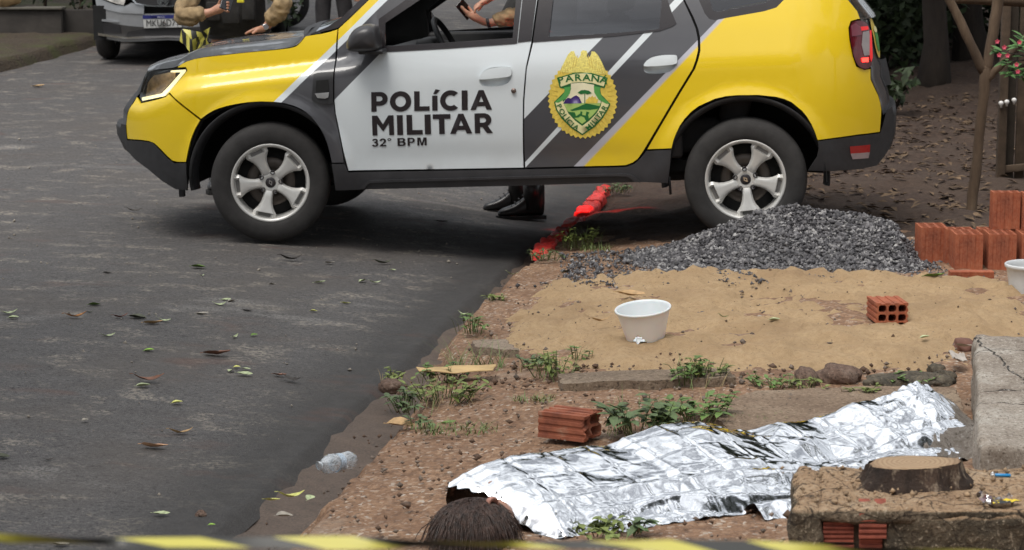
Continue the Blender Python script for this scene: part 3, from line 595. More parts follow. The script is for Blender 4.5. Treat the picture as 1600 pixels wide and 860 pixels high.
# --- wheels
m_pock = simple('grey_pocket', (.16, .155, .15), .5)
def make_wheel():
    w = empty('wheel', parent=car); R = .336
    b = MB(); M = Matrix.Rotation(PI/2, 4, 'X')           # local Z -> -Y: outer face towards -Y
    b.lathe([(.212, .085), (.222, .098), (.245, .106), (.285, .107), (.31, .100), (.325, .088), (.333, .072), (.336, .05), (.3355, .034), (.328, .032), (.328, .026), (.3365, .024), (.337, 0), (.3365, -.024), (.328, -.026), (.328, -.032), (.3355, -.034), (.336, -.05), (.325, -.09), (.30, -.105), (.25, -.106), (.2, -.09)], 72, M)
    t = b.build('tyre', m_rub, w)
    b = MB(); b.lathe([(.150, -.07), (.185, -.05), (.196, .02), (.200, .075), (.203, .088), (.209, .097), (.2185, .100), (.222, .097), (.222, .09)], 64, M); rim = b.build('rim', m_alloy, w)
    b = MB(); b.lathe([(0, .0), (.196, .0), (.197, -.03), (.19, -.06)], 48, M); b.build('brake_shade', m_dark, w)
    b = MB(); b.lathe([(.06, .006), (.06, .012), (.135, .012), (.138, .006), (.138, 0)], 48, M); b.build('brake_disc', simple('worn_disc', (.10, .085, .075), .45, .7), w)
    for k in range(5):                                    # spokes: hub to rim, flaring to a notched tip
        a0 = RAD(90+72*k); b = MB()
        # outline (r, half angle offset as lateral metres), front height
        sec = [(.030, .034, .066), (.055, .028, .071), (.085, .027, .076), (.115, .032, .080), (.142, .043, .085), (.160, .056, .089), (.170, .064, .091), (.172, .065, .091), (.190, .066, .090), (.204, .062, .089)]
        V = []; Fc = []; cols = 9
        for r, h, z in sec:
            for j in range(cols):
                s = -1+2*j/(cols-1); lat = s*h; e = abs(s)
                zz = z-.016*max(0, (e-.62)/.38)**1.5-(.010 if r < .05 else 0)
                if r > .171 and e < .62: zz -= .022
                rr = r if r < .2 else math.sqrt(r*r-lat*lat)
                V.append((lat, rr, zz))
        nb = len(V)
        for r, h, z in sec:
            for j in (0, cols-1): V.append(((-1 if j == 0 else 1)*h*.92, r if r < .2 else math.sqrt(r*r-h*h), z-.055))
        for i in range(len(sec)-1):
            for j in range(cols-1): Fc.append((i*cols+j, i*cols+j+1, (i+1)*cols+j+1, (i+1)*cols+j))
            Fc.append((i*cols, (i+1)*cols, nb+2*i+2, nb+2*i)); Fc.append((i*cols+cols-1, nb+2*i+1, nb+2*i+3, (i+1)*cols+cols-1))
        m4 = M @ Matrix.Rotation(a0-PI/2, 4, 'Z'); V = [(m4 @ Vector(v))[:] for v in V]
        b.add(V, Fc); sp_ = b.build('spoke', m_alloy, rim); autosmooth(sp_, 28)
        b = MB(); b.add([(m4 @ Vector(v))[:] for v in ((-.034, .175, .0725), (.034, .175, .0725), (.038, .186, .072), (.030, .194, .0715), (-.030, .194, .0715), (-.038, .186, .072))], [(0, 1, 2, 3, 4, 5)]); b.build('spoke_pocket', m_pock, sp_, False)
    b = MB(); b.lathe([(.066, .03), (.066, .062), (.060, .066), (.034, .068), (.030, .066), (.0, .066)], 32, M); hub = b.build('hub', m_alloy, w)
    b = MB(); b.lathe([(.029, .064), (.029, .070), (.026, .072), (0, .073)], 28, M); cap = b.build('hub_cap', m_trim, w)
    b = MB()                                              # the maker's hollow lozenge
    q = [(-.011, 0), (0, .019), (.011, 0), (0, -.019)]; q2 = [(-.005, 0), (0, .009), (.005, 0), (0, -.009)]
    V = [(M @ Vector((x, y, .075)))[:] for x, y in q+q2]; b.add(V, [(i, (i+1) % 4, 4+(i+1) % 4, 4+i) for i in range(4)]); b.build('emblem', m_chr, cap, False)
    for k in range(5):
        a = RAD(90+36+72*k); b = MB(); b.lathe([(.0135, .05), (.0135, .074), (.0100, .075), (.0085, .066), (0, .066)], 12, M @ Matrix.Translation((.058*math.cos(a), .058*math.sin(a), 0))); b.build('wheel_nut', m_trim, hub)
    return w
w0 = make_wheel(); w0.location = (0, -.785, .336); w0.rotation_euler = (0, -RAD(23), RAD(10))
w1 = copy_tree(w0, car); w1.location = (2.673, -.785, .336); w1.rotation_euler = (0, -RAD(42), 0)
w2 = copy_tree(w0, car); w2.location = (0, .785, .336); w2.rotation_euler = (0, 0, PI+RAD(10))
w3 = copy_tree(w0, car); w3.location = (2.673, .785, .336); w3.rotation_euler = (0, 0, PI)
# --- interior seen through the open window
m_int = simple('cabin_plastic', (.020, .018, .019), .6, var=.3); m_seat = simple('seat_fabric', (.045, .043, .045), .9, var=.2)
b = MB()
for X, zt in ((.52, 1.02), (.66, 1.055), (.80, 1.04), (.86, .95), (.86, .6)): b.V += [(X, -.72, zt), (X, -.3, zt+.015), (X, .3, zt+.01), (X, .72, zt)]
b.F = [(i*4+j, i*4+j+1, i*4+j+5, i*4+j+4) for i in range(4) for j in range(3)]; b.I = [0]*12; b.build('dashboard', m_int, car)
b = MB(); c0 = Vector((.98, -.36, 1.05)); ax = Vector((.88, 0, .47)).normalized(); e1 = Vector((0, 1, 0)); e2 = ax.cross(e1)
b.tube([c0+(e1*math.cos(t)+e2*math.sin(t))*.185 for t in np.linspace(0, 2*PI, 33)], .017, 8, False); b.tube([c0-e1*.17, c0+e1*.17], .018, 6); b.tube([c0, c0-ax*.28], .03, 8); b.build('steering_wheel', m_int, car)
b = MB(); b.box((.86, -.36, 1.075), (.12, .34, .07), bev=.03); b.build('instrument_hood', m_int, car)
for y in (-.38, .38):
    s = empty('front_seat', (1.62, y, .45), parent=car)
    b = MB(); b.box((-.15, 0, .08), (.5, .5, .18), bev=.06); b.build('seat_cushion', m_seat, s)
    b = MB(); b.box((.22, 0, .45), (.14, .48, .62), bev=.06, M=Matrix.Rotation(.22, 4, 'Y')); b.build('seat_back', m_seat, s)
    b = MB(); b.box((.33, 0, .86), (.10, .26, .18), bev=.04, M=Matrix.Rotation(.15, 4, 'Y')); b.build('headrest', m_seat, s)
s = empty('rear_bench', (2.5, 0, .5), parent=car); b = MB(); b.box((-.2, 0, .05), (.5, 1.3, .2), bev=.05); b.build('seat_cushion', m_seat, s); b = MB(); b.box((.15, 0, .35), (.16, 1.3, .5), bev=.05, M=Matrix.Rotation(.25, 4, 'Y')); b.build('seat_back', m_seat, s)
b = MB(); b.box((.90, -.06, 1.47), (.05, .24, .07), bev=.02); b.build('inside_mirror', m_int, car)
b = MB(); b.box((1.3, 0, .40), (2.6, 1.45, .06)); b.build('cabin_floor', m_dark, car, False)
for y in (-.80, .80):
    b = MB(); b.box((1.50, y*.99, .77), (1.66, .07, .64), bev=.02); b.build('door_lining', m_int, car)
# --- aerial, tow lug
(tx, tz), = [(-.551,.268)]
b = MB(); b.box((tx, -.68, tz+.02), (.03, .03, .10)); b.build('tow_bracket', m_blk, car, False)
b = MB(); P = [(2.253,.317),(2.258,.247)]; b.tube([(P[0][0], -.8, P[0][1]+.03), (P[1][0], -.78, P[1][1])], .008, 6); b.build('mud_flap_stay', m_blk, car)
# --- lettering on the doors
m_ink = simple('black_vinyl', (.022, .016, .018), .4, var=.1)
def on_side(V2, off=.003): 
    A = np.array(V2); w = half_width(A[:, 0], A[:, 1])+off; return [(a[0], -ww, a[1]) for a, ww in zip(A, w)]
def decal(name, polys, mat, parent, off, step=.03):       # polys: list of (outline, holes)
    b = MB()
    for ol, hs in polys:
        V2, F2 = tri2d(ol, hs, step); b.add(on_side(V2, off), F2)
    return b.build(name, mat, parent)
def arc(cx, cy, rx, ry, a0, a1, n=24): return [(cx+rx*math.cos(RAD(a0+(a1-a0)*i/n)), cy+ry*math.sin(RAD(a0+(a1-a0)*i/n))) for i in range(n+1)]
def glyph(ch):                              # heavy geometric capitals, cap height 1; returns (width, [(outline, holes)])
    t = .262
    if ch == 'P': return .83, [([(0, 0), (t, 0), (t, .30), (.44, .30)]+arc(.44, .65, .39, .35, -90, 90)[1:]+[(0, 1)], [[(t, .53), (.42, .53)]+arc(.42, .655, .145, .125, -90, 90)[1:-1]+[(.42, .78), (t, .78)]])]
    if ch == 'R': return .90, [([(0, 0), (t, 0), (t, .31), (.38, .31), (.60, 0), (.90, 0), (.645, .36)]+arc(.44, .665, .39, .335, -50, 90)+[(0, 1)], [[(t, .53), (.42, .53)]+arc(.42, .655, .145, .125, -90, 90)[1:-1]+[(.42, .78), (t, .78)]])]
    if ch == 'O': return 1.07, [(arc(.535, .5, .535, .52, 0, 360, 40)[:-1], [arc(.535, .5, .265, .275, 0, 360, 32)[:-1]])]
    if ch == 'L': return .74, [([(0, 0), (.74, 0), (.74, .23), (t, .23), (t, 1), (0, 1)], [])]
    if ch == 'I': return t, [([(0, 0), (t, 0), (t, 1), (0, 1)], [])]
    if ch == 'í': return t, [([(0, 0), (t, 0), (t, .76), (0, .76)], []), ([(.05, .84), (.20, .84), (.39, 1.03), (.17, 1.09)], [])]
    if ch == 'C': return .95, [(arc(.53, .5, .53, .52, 46, 314, 36)+arc(.53, .5, .265, .275, 314-6, 46+6, 30), [])]
    if ch == 'A': return 1.10, [([(0, 0), (.275, 0), (.35, .185), (.75, .185), (.825, 0), (1.10, 0), (.675, 1.0), (.425, 1.0)], [[(.44, .40), (.66, .40), (.55, .68)]])]
    if ch == 'M': return 1.10, [([(0, 0), (.25, 0), (.25, .60), (.545, .20), (.56, .20), (.85, .60), (.85, 0), (1.10, 0), (1.10, 1), (.83, 1), (.55, .56), (.27, 1), (0, 1)], [])]
    if ch == 'T': return .88, [([(.305, 0), (.575, 0), (.575, .765), (.88, .765), (.88, 1), (0, 1), (0, .765), (.305, .765)], [])]
def word(txt, p0, p1, capz, xs):            # p0/p1: base-line ends in X, Z; xs: left pixel fractions per letter
    polys = []
    for ch, (a, b_) in zip(txt, xs):
        w, pl = glyph(ch)
        for ol, hs in pl:
            f = lambda q: ((lambda u: (p0[0]+(p1[0]-p0[0])*u+capz[0]*q[1], p0[1]+(p1[1]-p0[1])*u+capz[1]*q[1]))(a+(b_-a)*q[0]/w))
            polys.append(([f(q) for q in ol], [[f(q) for q in h] for h in hs]))
    return polys
def spans(L, x0, x1): return [((a-x0)/(x1-x0), (b-x0)/(x1-x0)) for a, b in L]
B1 = [(.609,.732),(1.285,.737),(.611,.841)]; B2 = [(.61,.599),(1.287,.607),(.611,.71)]
s1 = spans([(72,258),(282,522),(555,728),(757,817),(846,1058),(1087,1153),(1184,1425)], 72, 1425); s2 = spans([(84,328),(364,430),(472,650),(675,743),(767,965),(958,1205),(1234,1437)], 84, 1437)
cz1 = (B1[2][0]-B1[0][0], B1[2][1]-B1[0][1]); cz2 = (B2[2][0]-B2[0][0], B2[2][1]-B2[0][1])
lt = decal('door_lettering', word('POLíCIA', B1[0], B1[1], cz1, s1)+word('MILITAR', B2[0], B2[1], cz2, s2), m_ink, fd[0], .003)
def glyph2(ch):
    t = .21
    if ch == 'B': return .74, [([(0, 0), (.42, 0)]+arc(.44, .285, .30, .285, -90, 62)+arc(.43, .755, .27, .245, -40, 90)+[(0, 1)], [[(t, .17), (.40, .17)]+arc(.41, .29, .12, .12, -80, 80)+[(.40, .42), (t, .42)], [(t, .59), (.39, .59)]+arc(.40, .71, .10, .115, -80, 80)+[(.39, .83), (t, .83)]])]
    if ch == 'P': return .70, [([(0, 0), (t, 0), (t, .36), (.38, .36)]+arc(.38, .68, .32, .32, -90, 90)[1:]+[(0, 1)], [[(t, .53), (.38, .53)]+arc(.38, .68, .125, .15, -85, 85)+[(.38, .83), (t, .83)]])]
    if ch == 'M': return .84, [([(0, 0), (.19, 0), (.19, .72), (.34, 0), (.50, 0), (.65, .72), (.65, 0), (.84, 0), (.84, 1), (.56, 1), (.42, .33), (.28, 1), (0, 1)], [])]
    if ch == '°': return .34, [(arc(.17, .84, .17, .17, 0, 360, 24)[:-1], [arc(.17, .84, .085, .085, 0, 360, 20)[:-1]])]
    if ch == '2': return .62, [([(0, 0), (.62, 0), (.62, .17), (.28, .17)]+arc(.31, .70, .30, .30, -38, 180, 24)+[(.20, .70)]+arc(.31, .70, .11, .13, 180, -30, 20)+[(.30, .42), (.04, .16)], [])]
    if ch == '3': return .62, [(arc(.30, .29, .31, .30, 190, 400, 26)+arc(.30, .735, .28, .265, -38, 175, 24)+[(.20, .735)]+arc(.30, .735, .10, .11, 170, -80, 18)+[(.24, .60), (.24, .45)]+arc(.30, .29, .115, .14, 85, -160, 20)[0:], [])]
Bb = [(.604,.536),(.913,.541),(.605,.581)]
s3 = spans([(84,156),(168,243),(256,300),(367,459),(478,560),(586,690)], 84, 690); cz3 = (Bb[2][0]-Bb[0][0], Bb[2][1]-Bb[0][1])
_g = glyph; glyph = glyph2
decal('unit_lettering', word('32°BPM', Bb[0], Bb[1], cz3, s3), m_ink, fd[0], .003, .02)
# --- crest on the rear door: gold sunburst, eagle, shield
def crest(parent, f, side_off=.003, onto=None, tiny=False):
    # f maps picture units (0..759 across, 0..860 down) to X, Z
    put = onto or (lambda name, polys, mat, off, step=.03: decal(name, [([f(*q) for q in o], [[f(*q) for q in h] for h in hs]) for o, hs in polys], mat, parent, off, step))
    n = 44; star = []
    for i in range(n*2):
        a = 2*PI*i/(n*2); r = 1 if i % 2 else .945; star.append((362+278*r*math.sin(a)*(1 if True else 0), 470-322*r*math.cos(a)*1.0+(0 if math.cos(a) < 0 else 10)))
    put('crest_sunburst', [(star, [])], m_gold, side_off)
    rays = []
    for i in range(n):
        a = 2*PI*(i+.5)/n; 
        if math.cos(a) > .45: continue
        d = .018; rays.append(([(362+200*math.sin(a-d), 470-240*math.cos(a-d)), (362+262*math.sin(a), 470-304*math.cos(a)), (362+200*math.sin(a+d), 470-240*math.cos(a+d))], []))
    put('crest_rays', rays, m_gold2, side_off+.0008)
    eag = [(180,262),(200,215),(225,165),(245,125),(270,100),(292,100),(305,135),(325,155),(345,130),(345,105),(362,92),(392,98),(398,120),(392,135),(405,155),(425,130),(430,102),(455,103),(485,135),(515,190),(540,245),(550,275),(470,285),(362,262),(260,268)]
    put('crest_eagle', [(eag, [])], simple('crest_bright_gold', (.84, .68, .18), .35, var=.3, scale=120), side_off+.0012)
    fe = []
    for k in range(7):
        for sgn in (-1, 1):
            x = 362+sgn*(40+k*20); y0 = 130+k*14; fe.append(([(x, y0), (x+sgn*5, y0+4), (x+sgn*22, y0+95-k*4), (x+sgn*17, y0+92-k*4)], []))
    put('crest_feathers', fe, m_gold2, side_off+.0018)
    sh = [(135,500),(215,420),(225,395),(180,385),(160,308),(300,265),(430,268),(560,306),(535,388),(500,380),(500,400),(510,440),(582,512),(560,560),(520,625),(455,695),(358,762),(270,705),(195,630),(150,560)]
    put('crest_shield_edge', [(sh, [])], m_cgr, side_off+.0022)
    shi = [(146,504),(200,455),(200,470),(215,520),(250,590),(300,645),(358,688),(415,645),(470,590),(505,530),(512,490),(570,515),(550,556),(510,618),(448,686),(358,750),(278,697),(205,624),(160,557)]
    put('crest_border', [(shi, [])], m_cream, side_off+.0028)
    inn = [(270,352),(362,345),(452,362),(455,400),(500,450),(505,500),(490,545),(440,605),(358,672),(290,620),(240,565),(208,500),(250,450),(270,400)]
    put('crest_sky', [(inn, [])], m_csky, side_off+.0028)
    put('crest_field', [([(212,512),(360,506),(505,505),(488,548),(440,605),(358,672),(290,620),(238,562)], [])], m_clg, side_off+.0034)
    put('crest_hill', [([(262,562),(330,535),(390,508),(450,520),(500,530),(490,550),(420,560),(350,558),(280,570)], []), ([(245,575),(300,580),(310,610),(340,590),(360,600),(330,620),(290,625)], []), ([(345,570),(360,575),(358,600),(385,605),(392,572),(415,580),(405,600),(415,640),(390,650),(372,618),(340,605)], [])], m_cgr, side_off+.004)
    put('crest_mountain', [([(208,512),(225,480),(245,465),(270,470),(290,455),(312,445),(335,460),(357,508)], [])], m_pur, side_off+.004)
    put('crest_sun', [([(385,508),(388,480),(405,470),(412,455),(425,462),(440,445),(448,462),(465,452),(468,472),(485,475),(480,500),(478,508)], [])], m_gold, side_off+.004)
    put('crest_tree', [([(376,430),(382,430),(382,510),(376,510)], []), ([(322,425),(350,405),(380,402),(412,408),(435,428),(400,438),(380,430),(350,437)], [])], m_cgr, side_off+.0046)
    put('crest_ribbon', [([(215,385),(270,375),(262,430),(230,470),(170,505),(140,500),(195,455),(222,415)], []), ([(450,372),(505,382),(498,420),(520,460),(578,508),(550,512),(490,480),(455,425)], [])], m_cg2, side_off+.0034)
    put('crest_scroll', [([(172,312),(300,276),(362,272),(430,278),(548,314),(528,374),(440,348),(362,340),(280,346),(190,378)], [])], m_cream, side_off+.0034)
    if tiny: return
    for txt, x0, y0, cxx, cyy, rr, a0, a1, hgt in (('PARANÁ', 0, 0, 362, 1010, 682, 104.2, 76.2, 52), ):
        for i, ch in enumerate(txt):
            a = RAD(a0+(a1-a0)*(i+.0)/(len(txt)-1)); V2, F2 = text_mesh(ch, hgt/.72, 1.6); rt = a-PI/2
            V = [f(cxx+rr*math.cos(a)+v[0]*1.25*math.cos(rt)-v[1]*math.sin(rt), cyy-(rr*math.sin(a)+v[0]*1.25*math.sin(rt)+v[1]*math.cos(rt))) for v in V2]
            mesh('crest_letter', on_side(V, side_off+.005), F2, m_cgr, parent, False)
    for txt, L in (('POLÍCIA', [(178,530),(200,574),(222,611),(238,632),(258,655),(281,677),(310,697)]), ('MILITAR', [(408,697),(434,672),(452,650),(468,632),(486,608),(508,580),(532,543)])):
        for i, (ch, (x, y)) in enumerate(zip(txt, L)):
            p, q = L[max(0, i-1)], L[min(6, i+1)]; rt = math.atan2(-(q[1]-p[1]), q[0]-p[0]); V2, F2 = text_mesh(ch, 40/.72, 1.0)
            V = [f(x+v[0]*1.1*math.cos(rt)-(v[1]-20)*math.sin(rt), y-(v[0]*1.1*math.sin(rt)+(v[1]-20)*math.cos(rt))) for v in V2]
            mesh('crest_letter', on_side(V, side_off+.005), F2, m_cgr, parent, False)
Q = [(1.54,1.123),(2.068,1.115),(1.532,.526)]
fq = lambda x, y: (Q[0][0]+(Q[1][0]-Q[0][0])*x/759+(Q[2][0]-Q[0][0])*y/860, Q[0][1]+(Q[1][1]-Q[0][1])*x/759+(Q[2][1]-Q[0][1])*y/860)
crest(rd[0], fq)

# ================================================================ building materials on the pavement
def gz(x, y): return float(ground_z(x, y))
# --- gravel heap
ridge = [(.51,11.42,.008),(.629,11.42,.042),(.882,11.42,.135),(1.119,11.42,.221),(1.304,11.42,.286),(1.49,11.42,.316),(1.693,11.42,.289),(1.863,11.42,.275),(2.017,11.42,.228),(2.138,11.42,.138),(2.227,11.42,.008)]
rx = [p[0] for p in ridge]; rz = [p[2] for p in ridge]
def heap_z(x, y):
    H = np.interp(x, rx, rz)-walk_z(x, 11.42+0*x)+.0; yc = 11.42+.05*np.sin(x*5); d = np.where(y < yc, (yc-y)/.72, (y-yc)/.50)
    e = np.clip((x-rx[0])/.25, 0, 1)*np.clip((rx[-1]-x)/.2, 0, 1)
    d = d+(fbm(x*3, y*3, 3, 71)-.5)*.35*np.clip(d*2, 0, 1)
    return walk_z(x, y)-.035+(np.maximum(H, 0)+.035)*np.clip(1-d, 0, 1)**1.3*(.2+.8*e)+.03*(fbm(x*6, y*6, 3, 61)-.5)*np.clip(1.4-d, 0, 1)
g = G('crushed_basalt'); c_ = g.vor(55, out='Color'); px_ = g.n('SeparateXYZ'); g.l(c_, px_.inputs[0]); nz = g.noise(2.5, 4)
gc = g.mix(g.ramp(nz, [(.45, 0), (.7, .5)]), g.ramp(px_.outputs[0], [(.0, (.024, .023, .026)), (.5, (.085, .081, .086)), (.8, (.165, .158, .163)), (1, (.36, .35, .34))]), g.ramp(px_.outputs[1], [(0, (.05, .05, .055)), (1, (.20, .195, .20))]))
g.set(Base_Color=gc, Roughness=.75); m_gravel = g.m
rs = np.random.RandomState(3)
X = rs.uniform(rx[0]-.25, rx[-1]+.15, 34000); Y = rs.uniform(10.55, 11.90, 34000); Z = heap_z(X, Y); inside_h = Z > walk_z(X, Y)-.012
pr = np.clip((Z-walk_z(X, Y)+.012)/.05, 0, 1); keep = (inside_h & (rs.rand(34000) < .25+.75*pr)) | ((rs.rand(34000) < .10) & (Z > walk_z(X, Y)-.034)); Z = np.maximum(Z, walk_z(X, Y)+.012)
X, Y, Z = X[keep], Y[keep], Z[keep]; N = len(X)
octa = np.array([(1, 0, 0), (-1, 0, 0), (0, 1, 0), (0, -1, 0), (0, 0, 1), (0, 0, -1)], float); of = np.array([(0, 2, 4), (2, 1, 4), (1, 3, 4), (3, 0, 4), (2, 0, 5), (1, 2, 5), (3, 1, 5), (0, 3, 5)])
def stones(name, X, Y, Z, rmin, rmax, mat, seed=5):
    r = np.random.RandomState(seed); N = len(X); A = r.uniform(0, 2*PI, N); R_ = r.uniform(rmin, rmax, N)*r.choice([.7, 1, 1, 1, 1, 1.4, 1.4, 2.1], N)
    P = octa[None]*r.uniform(.6, 1.25, (N, 6, 1))+r.uniform(-.3, .3, (N, 6, 3)); P = P*R_[:, None, None]; P[:, :, 2] *= .8
    c, s = np.cos(A)[:, None], np.sin(A)[:, None]; q = P.copy(); q[:, :, 0] = P[:, :, 0]*c-P[:, :, 1]*s; q[:, :, 1] = P[:, :, 0]*s+P[:, :, 1]*c
    q += np.stack([X, Y, Z], 1)[:, None, :]; V = q.reshape(-1, 3); Fc = (of[None]+6*np.arange(N)[:, None, None]).reshape(-1, 3)
    me = bpy.data.meshes.new(name); me.vertices.add(len(V)); me.vertices.foreach_set('co', V.ravel()); me.loops.add(Fc.size); me.loops.foreach_set('vertex_index', Fc.ravel())
    me.polygons.add(len(Fc)); me.polygons.foreach_set('loop_start', np.arange(0, Fc.size, 3)); me.polygons.foreach_set('loop_total', np.full(len(Fc), 3)); me.update(calc_edges=True); me.materials.append(mat)
    o = bpy.data.objects.new(name, me); C.objects.link(o); return o
gh = empty('gravel_heap', (1.3, 11.4, 0)); tag(gh, 'long heap of dark grey crushed stone beside the rear wheel of the police car', 'gravel heap')
o = grid(np.arange(rx[0]-.2, rx[-1]+.15, .03), np.arange(10.7, 11.95, .03), lambda U, V: (U, V, heap_z(U, V)-.006), 'heap_core', m_gravel, gh); o.matrix_parent_inverse = Matrix.Translation((-1.3, -11.4, 0))
o = stones('loose_stones', X, Y, Z, .0045, .0115, m_gravel); o.parent = gh; o.matrix_parent_inverse = Matrix.Translation((-1.3, -11.4, 0)); o['kind'] = 'stuff'
# chips strewn along the pavement and the sand
r2 = np.random.RandomState(8); X = r2.uniform(-1.2, 2.6, 2600); Y = r2.uniform(5.6, 11.4, 2600); u_, v_ = uv(X, Y); k = (v_ < -.25); X, Y = X[k], Y[k]
m_chip = simple('stone_chips', (.16, .125, .10), .9, var=.6, scale=40)
tag(stones('stone_chips', X, Y, walk_z(X, Y)+.012, .003, .009, m_chip, 9), kind='stuff')
sX = r2.uniform(-.1, 2.4, 170); sY = r2.uniform(8.7, 10.7, 170); tag(stones('sand_debris', sX, sY, f_sand(sX, sY)[2], .002, .0055, simple('dark_debris', (.10, .065, .04), .95, var=.6, scale=30), 12), kind='stuff')
X = np.concatenate([r2.uniform(.45, 2.2, 600), r2.normal(.5, .22, 120)]); Y = np.concatenate([r2.uniform(10.4, 10.95, 600), r2.normal(10.8, .10, 120)])
tag(stones('basalt_chips', X, Y, walk_z(X, Y)+.018, .004, .008, m_gravel, 10), kind='stuff')
# --- hollow clay bricks: 9 x 14 x 19 cm, six tubes, ribbed sides (local Z runs along the tubes)
g = G('red_clay'); n1 = g.noise(9, 5); n2 = g.noise(70, 4)
g.set(Base_Color=g.mix(g.ramp(n2, [(.4, 0), (.75, .35)]), g.ramp(n1, [(.25, (.17, .042, .022)), (.5, (.34, .088, .038)), (.75, (.46, .145, .065))]), (.46, .24, .15)), Roughness=.85); g.bump(n2, .3, .003); m_clay = g.m
g = G('weathered_clay'); n1 = g.noise(14, 5); g.set(Base_Color=g.ramp(n1, [(.3, (.16, .05, .03)), (.55, (.30, .095, .05)), (.75, (.34, .22, .15))]), Roughness=.9); g.bump(g.noise(60), .5, .004); m_clay2 = g.m
def rib(w, n, d):                           # outline half with shallow vertical grooves
    return w
def brick_mesh(name, L=.19, w=.14, h=.09, cols=3, rows=2, mat=None, jag=0, seed=1):
    r = random.Random(seed); ol = []; nr = 3; gd = .004
    def side(p, q, nrm):                    # three raised bands per side
        for i in range(nr*2+1):
            t0 = i/(nr*2+1); t1 = (i+1)/(nr*2+1); d = 0 if i % 2 == 0 else -gd
            for t in (t0+.004, t1-.004): ol.append((p[0]+(q[0]-p[0])*t+nrm[0]*d, p[1]+(q[1]-p[1])*t+nrm[1]*d))
    side((-w/2, -h/2), (w/2, -h/2), (0, -1)); side((w/2, -h/2), (w/2, h/2), (1, 0)); side((w/2, h/2), (-w/2, h/2), (0, 1)); side((-w/2, h/2), (-w/2, -h/2), (-1, 0))
    t = .009; cw = (w-t*(cols+1))/cols; ch = (h-t*(rows+1))/rows; holes = []
    for i in range(cols):
        for j in range(rows):
            x0 = -w/2+t+i*(cw+t); y0 = -h/2+t+j*(ch+t); c = .007
            holes.append([(x0+c, y0), (x0+cw-c, y0), (x0+cw, y0+c), (x0+cw, y0+ch-c), (x0+cw-c, y0+ch), (x0+c, y0+ch), (x0, y0+ch-c), (x0, y0+c)])
    V2, F2 = tri2d(ol, holes, .05); n = len(V2); jz = lambda x, y: (jag*(math.sin(x*60+seed)+math.sin(y*85+2*seed)+r.uniform(-.6, .6))*.5 if jag else 0)
    V = [(x, y, L+jz(x, y)) for x, y in V2]+[(x, y, 0) for x, y in V2]; Fc = [f for f in F2]+[tuple(n+i for i in f[::-1]) for f in F2]
    cnt = set((f[i], f[(i+1) % 3]) for f in F2 for i in range(3))
    for a, b in cnt:
        if (b, a) not in cnt: Fc.append((b, a, n+a, n+b)[::1])
    return mesh(name, V, Fc, mat or m_clay, None, False)
bk0 = brick_mesh('hollow_brick')
def put_brick(o, x, y, z, rz=0, M=None, label=None, group=None):
    o.matrix_world = Matrix.Translation((x, y, z)) @ Matrix.Rotation(rz, 4, 'Z') @ (M or Matrix.Identity(4)); tag(o, label, 'brick', group); return o
gB = 'hollow clay bricks stacked upright'
Bp = [(2.184,11.131,.05),(2.314,10.88,.05),(2.483,10.88,.05),(2.651,10.88,.05)]
first = True
def brick(x, y, z, rz, label, group=gB, M=None, src=None):
    global first
    if src is None and first: o = bk0; first = False
    else: o = (src or bk0).copy(); C.objects.link(o)
    return put_brick(o, x, y, z, rz, M, label, group)
x0, y0, z0 = Bp[0]; e = .004
names = ['front left']
brick(x0, y0+.05, z0, .04, 'upright clay brick at the left end of the stack, beside the gravel heap')
brick(x0+.004, y0+.148, z0, .02, 'upright clay brick behind the leftmost one of the stack')
xs = []
for i in range(3):
    x, y, z = Bp[i+1]
    xs.append((x, y))
    brick(x, y+.05, z, -.03, ['front row clay brick beside the leftmost brick, above the loose brick strip', 'front row clay brick, middle one of the row behind the white bucket', 'front row clay brick at the picture edge behind the white bucket'][i])
    brick(x+.004, y+.146, z, -.03, ['second row clay brick directly behind the one above the brick strip', 'second row clay brick behind the middle one of the front row', 'second row clay brick at the picture edge, under the upper bricks'][i])
    brick(x-.01, y+.243, z, -.02, ['third row clay brick at the left, its ribs showing beside the leftmost pair', 'third row clay brick carrying the left upper brick', 'third row clay brick carrying the right upper brick'][i])
tx, ty, tz = xs[1][0]+.055, xs[1][1]+.235, Bp[2][2]+.191
brick(tx, ty, tz, -.03, 'upper clay brick standing alone on the stack, near the fence')
brick(tx+.148, ty-.03, tz, -.05, 'upper clay brick at the picture edge, right of the other upper one')
# loose ones
(lx, ly, lz), = [(1.643,9.425,.05)]
brick(lx, ly+.09, lz+.045+.022, 0, 'six-hole clay brick lying half sunk in the sand, showing its open holes', None, Matrix.Rotation(RAD(90), 4, 'X') @ Matrix.Rotation(RAD(4), 4, 'Y'), None)
(lx, ly, lz), = [(2.268,10.582,.05)]
sp = MB(); sp.box((0, 0, .022), (.215, .06, .044), bev=.002)
for i in range(4): sp.box((0, -.030, .008+.0095*i), (.214, .004, .004))
o = sp.build('brick_strip', m_clay, None, False); o.location = (lx, ly+.03, lz+.005); o.rotation_euler.z = -.02; tag(o, 'long thin strip of red clay brick lying in front of the stack', 'brick strip')
(bx, by, bz), = [(.207,7.292,.041)]
bb = brick_mesh('broken_brick', .17, .14, .09, 2, 2, m_clay2, .012, 5)
put_brick(bb, bx-.085, by+.07, bz+.052, 0, Matrix.Rotation(RAD(-28), 4, 'Z') @ Matrix.Rotation(RAD(90), 4, 'Y') @ Matrix.Rotation(RAD(88), 4, 'Z'), 'broken hollow brick with open tubes on the pavement behind the foil blanket', None)
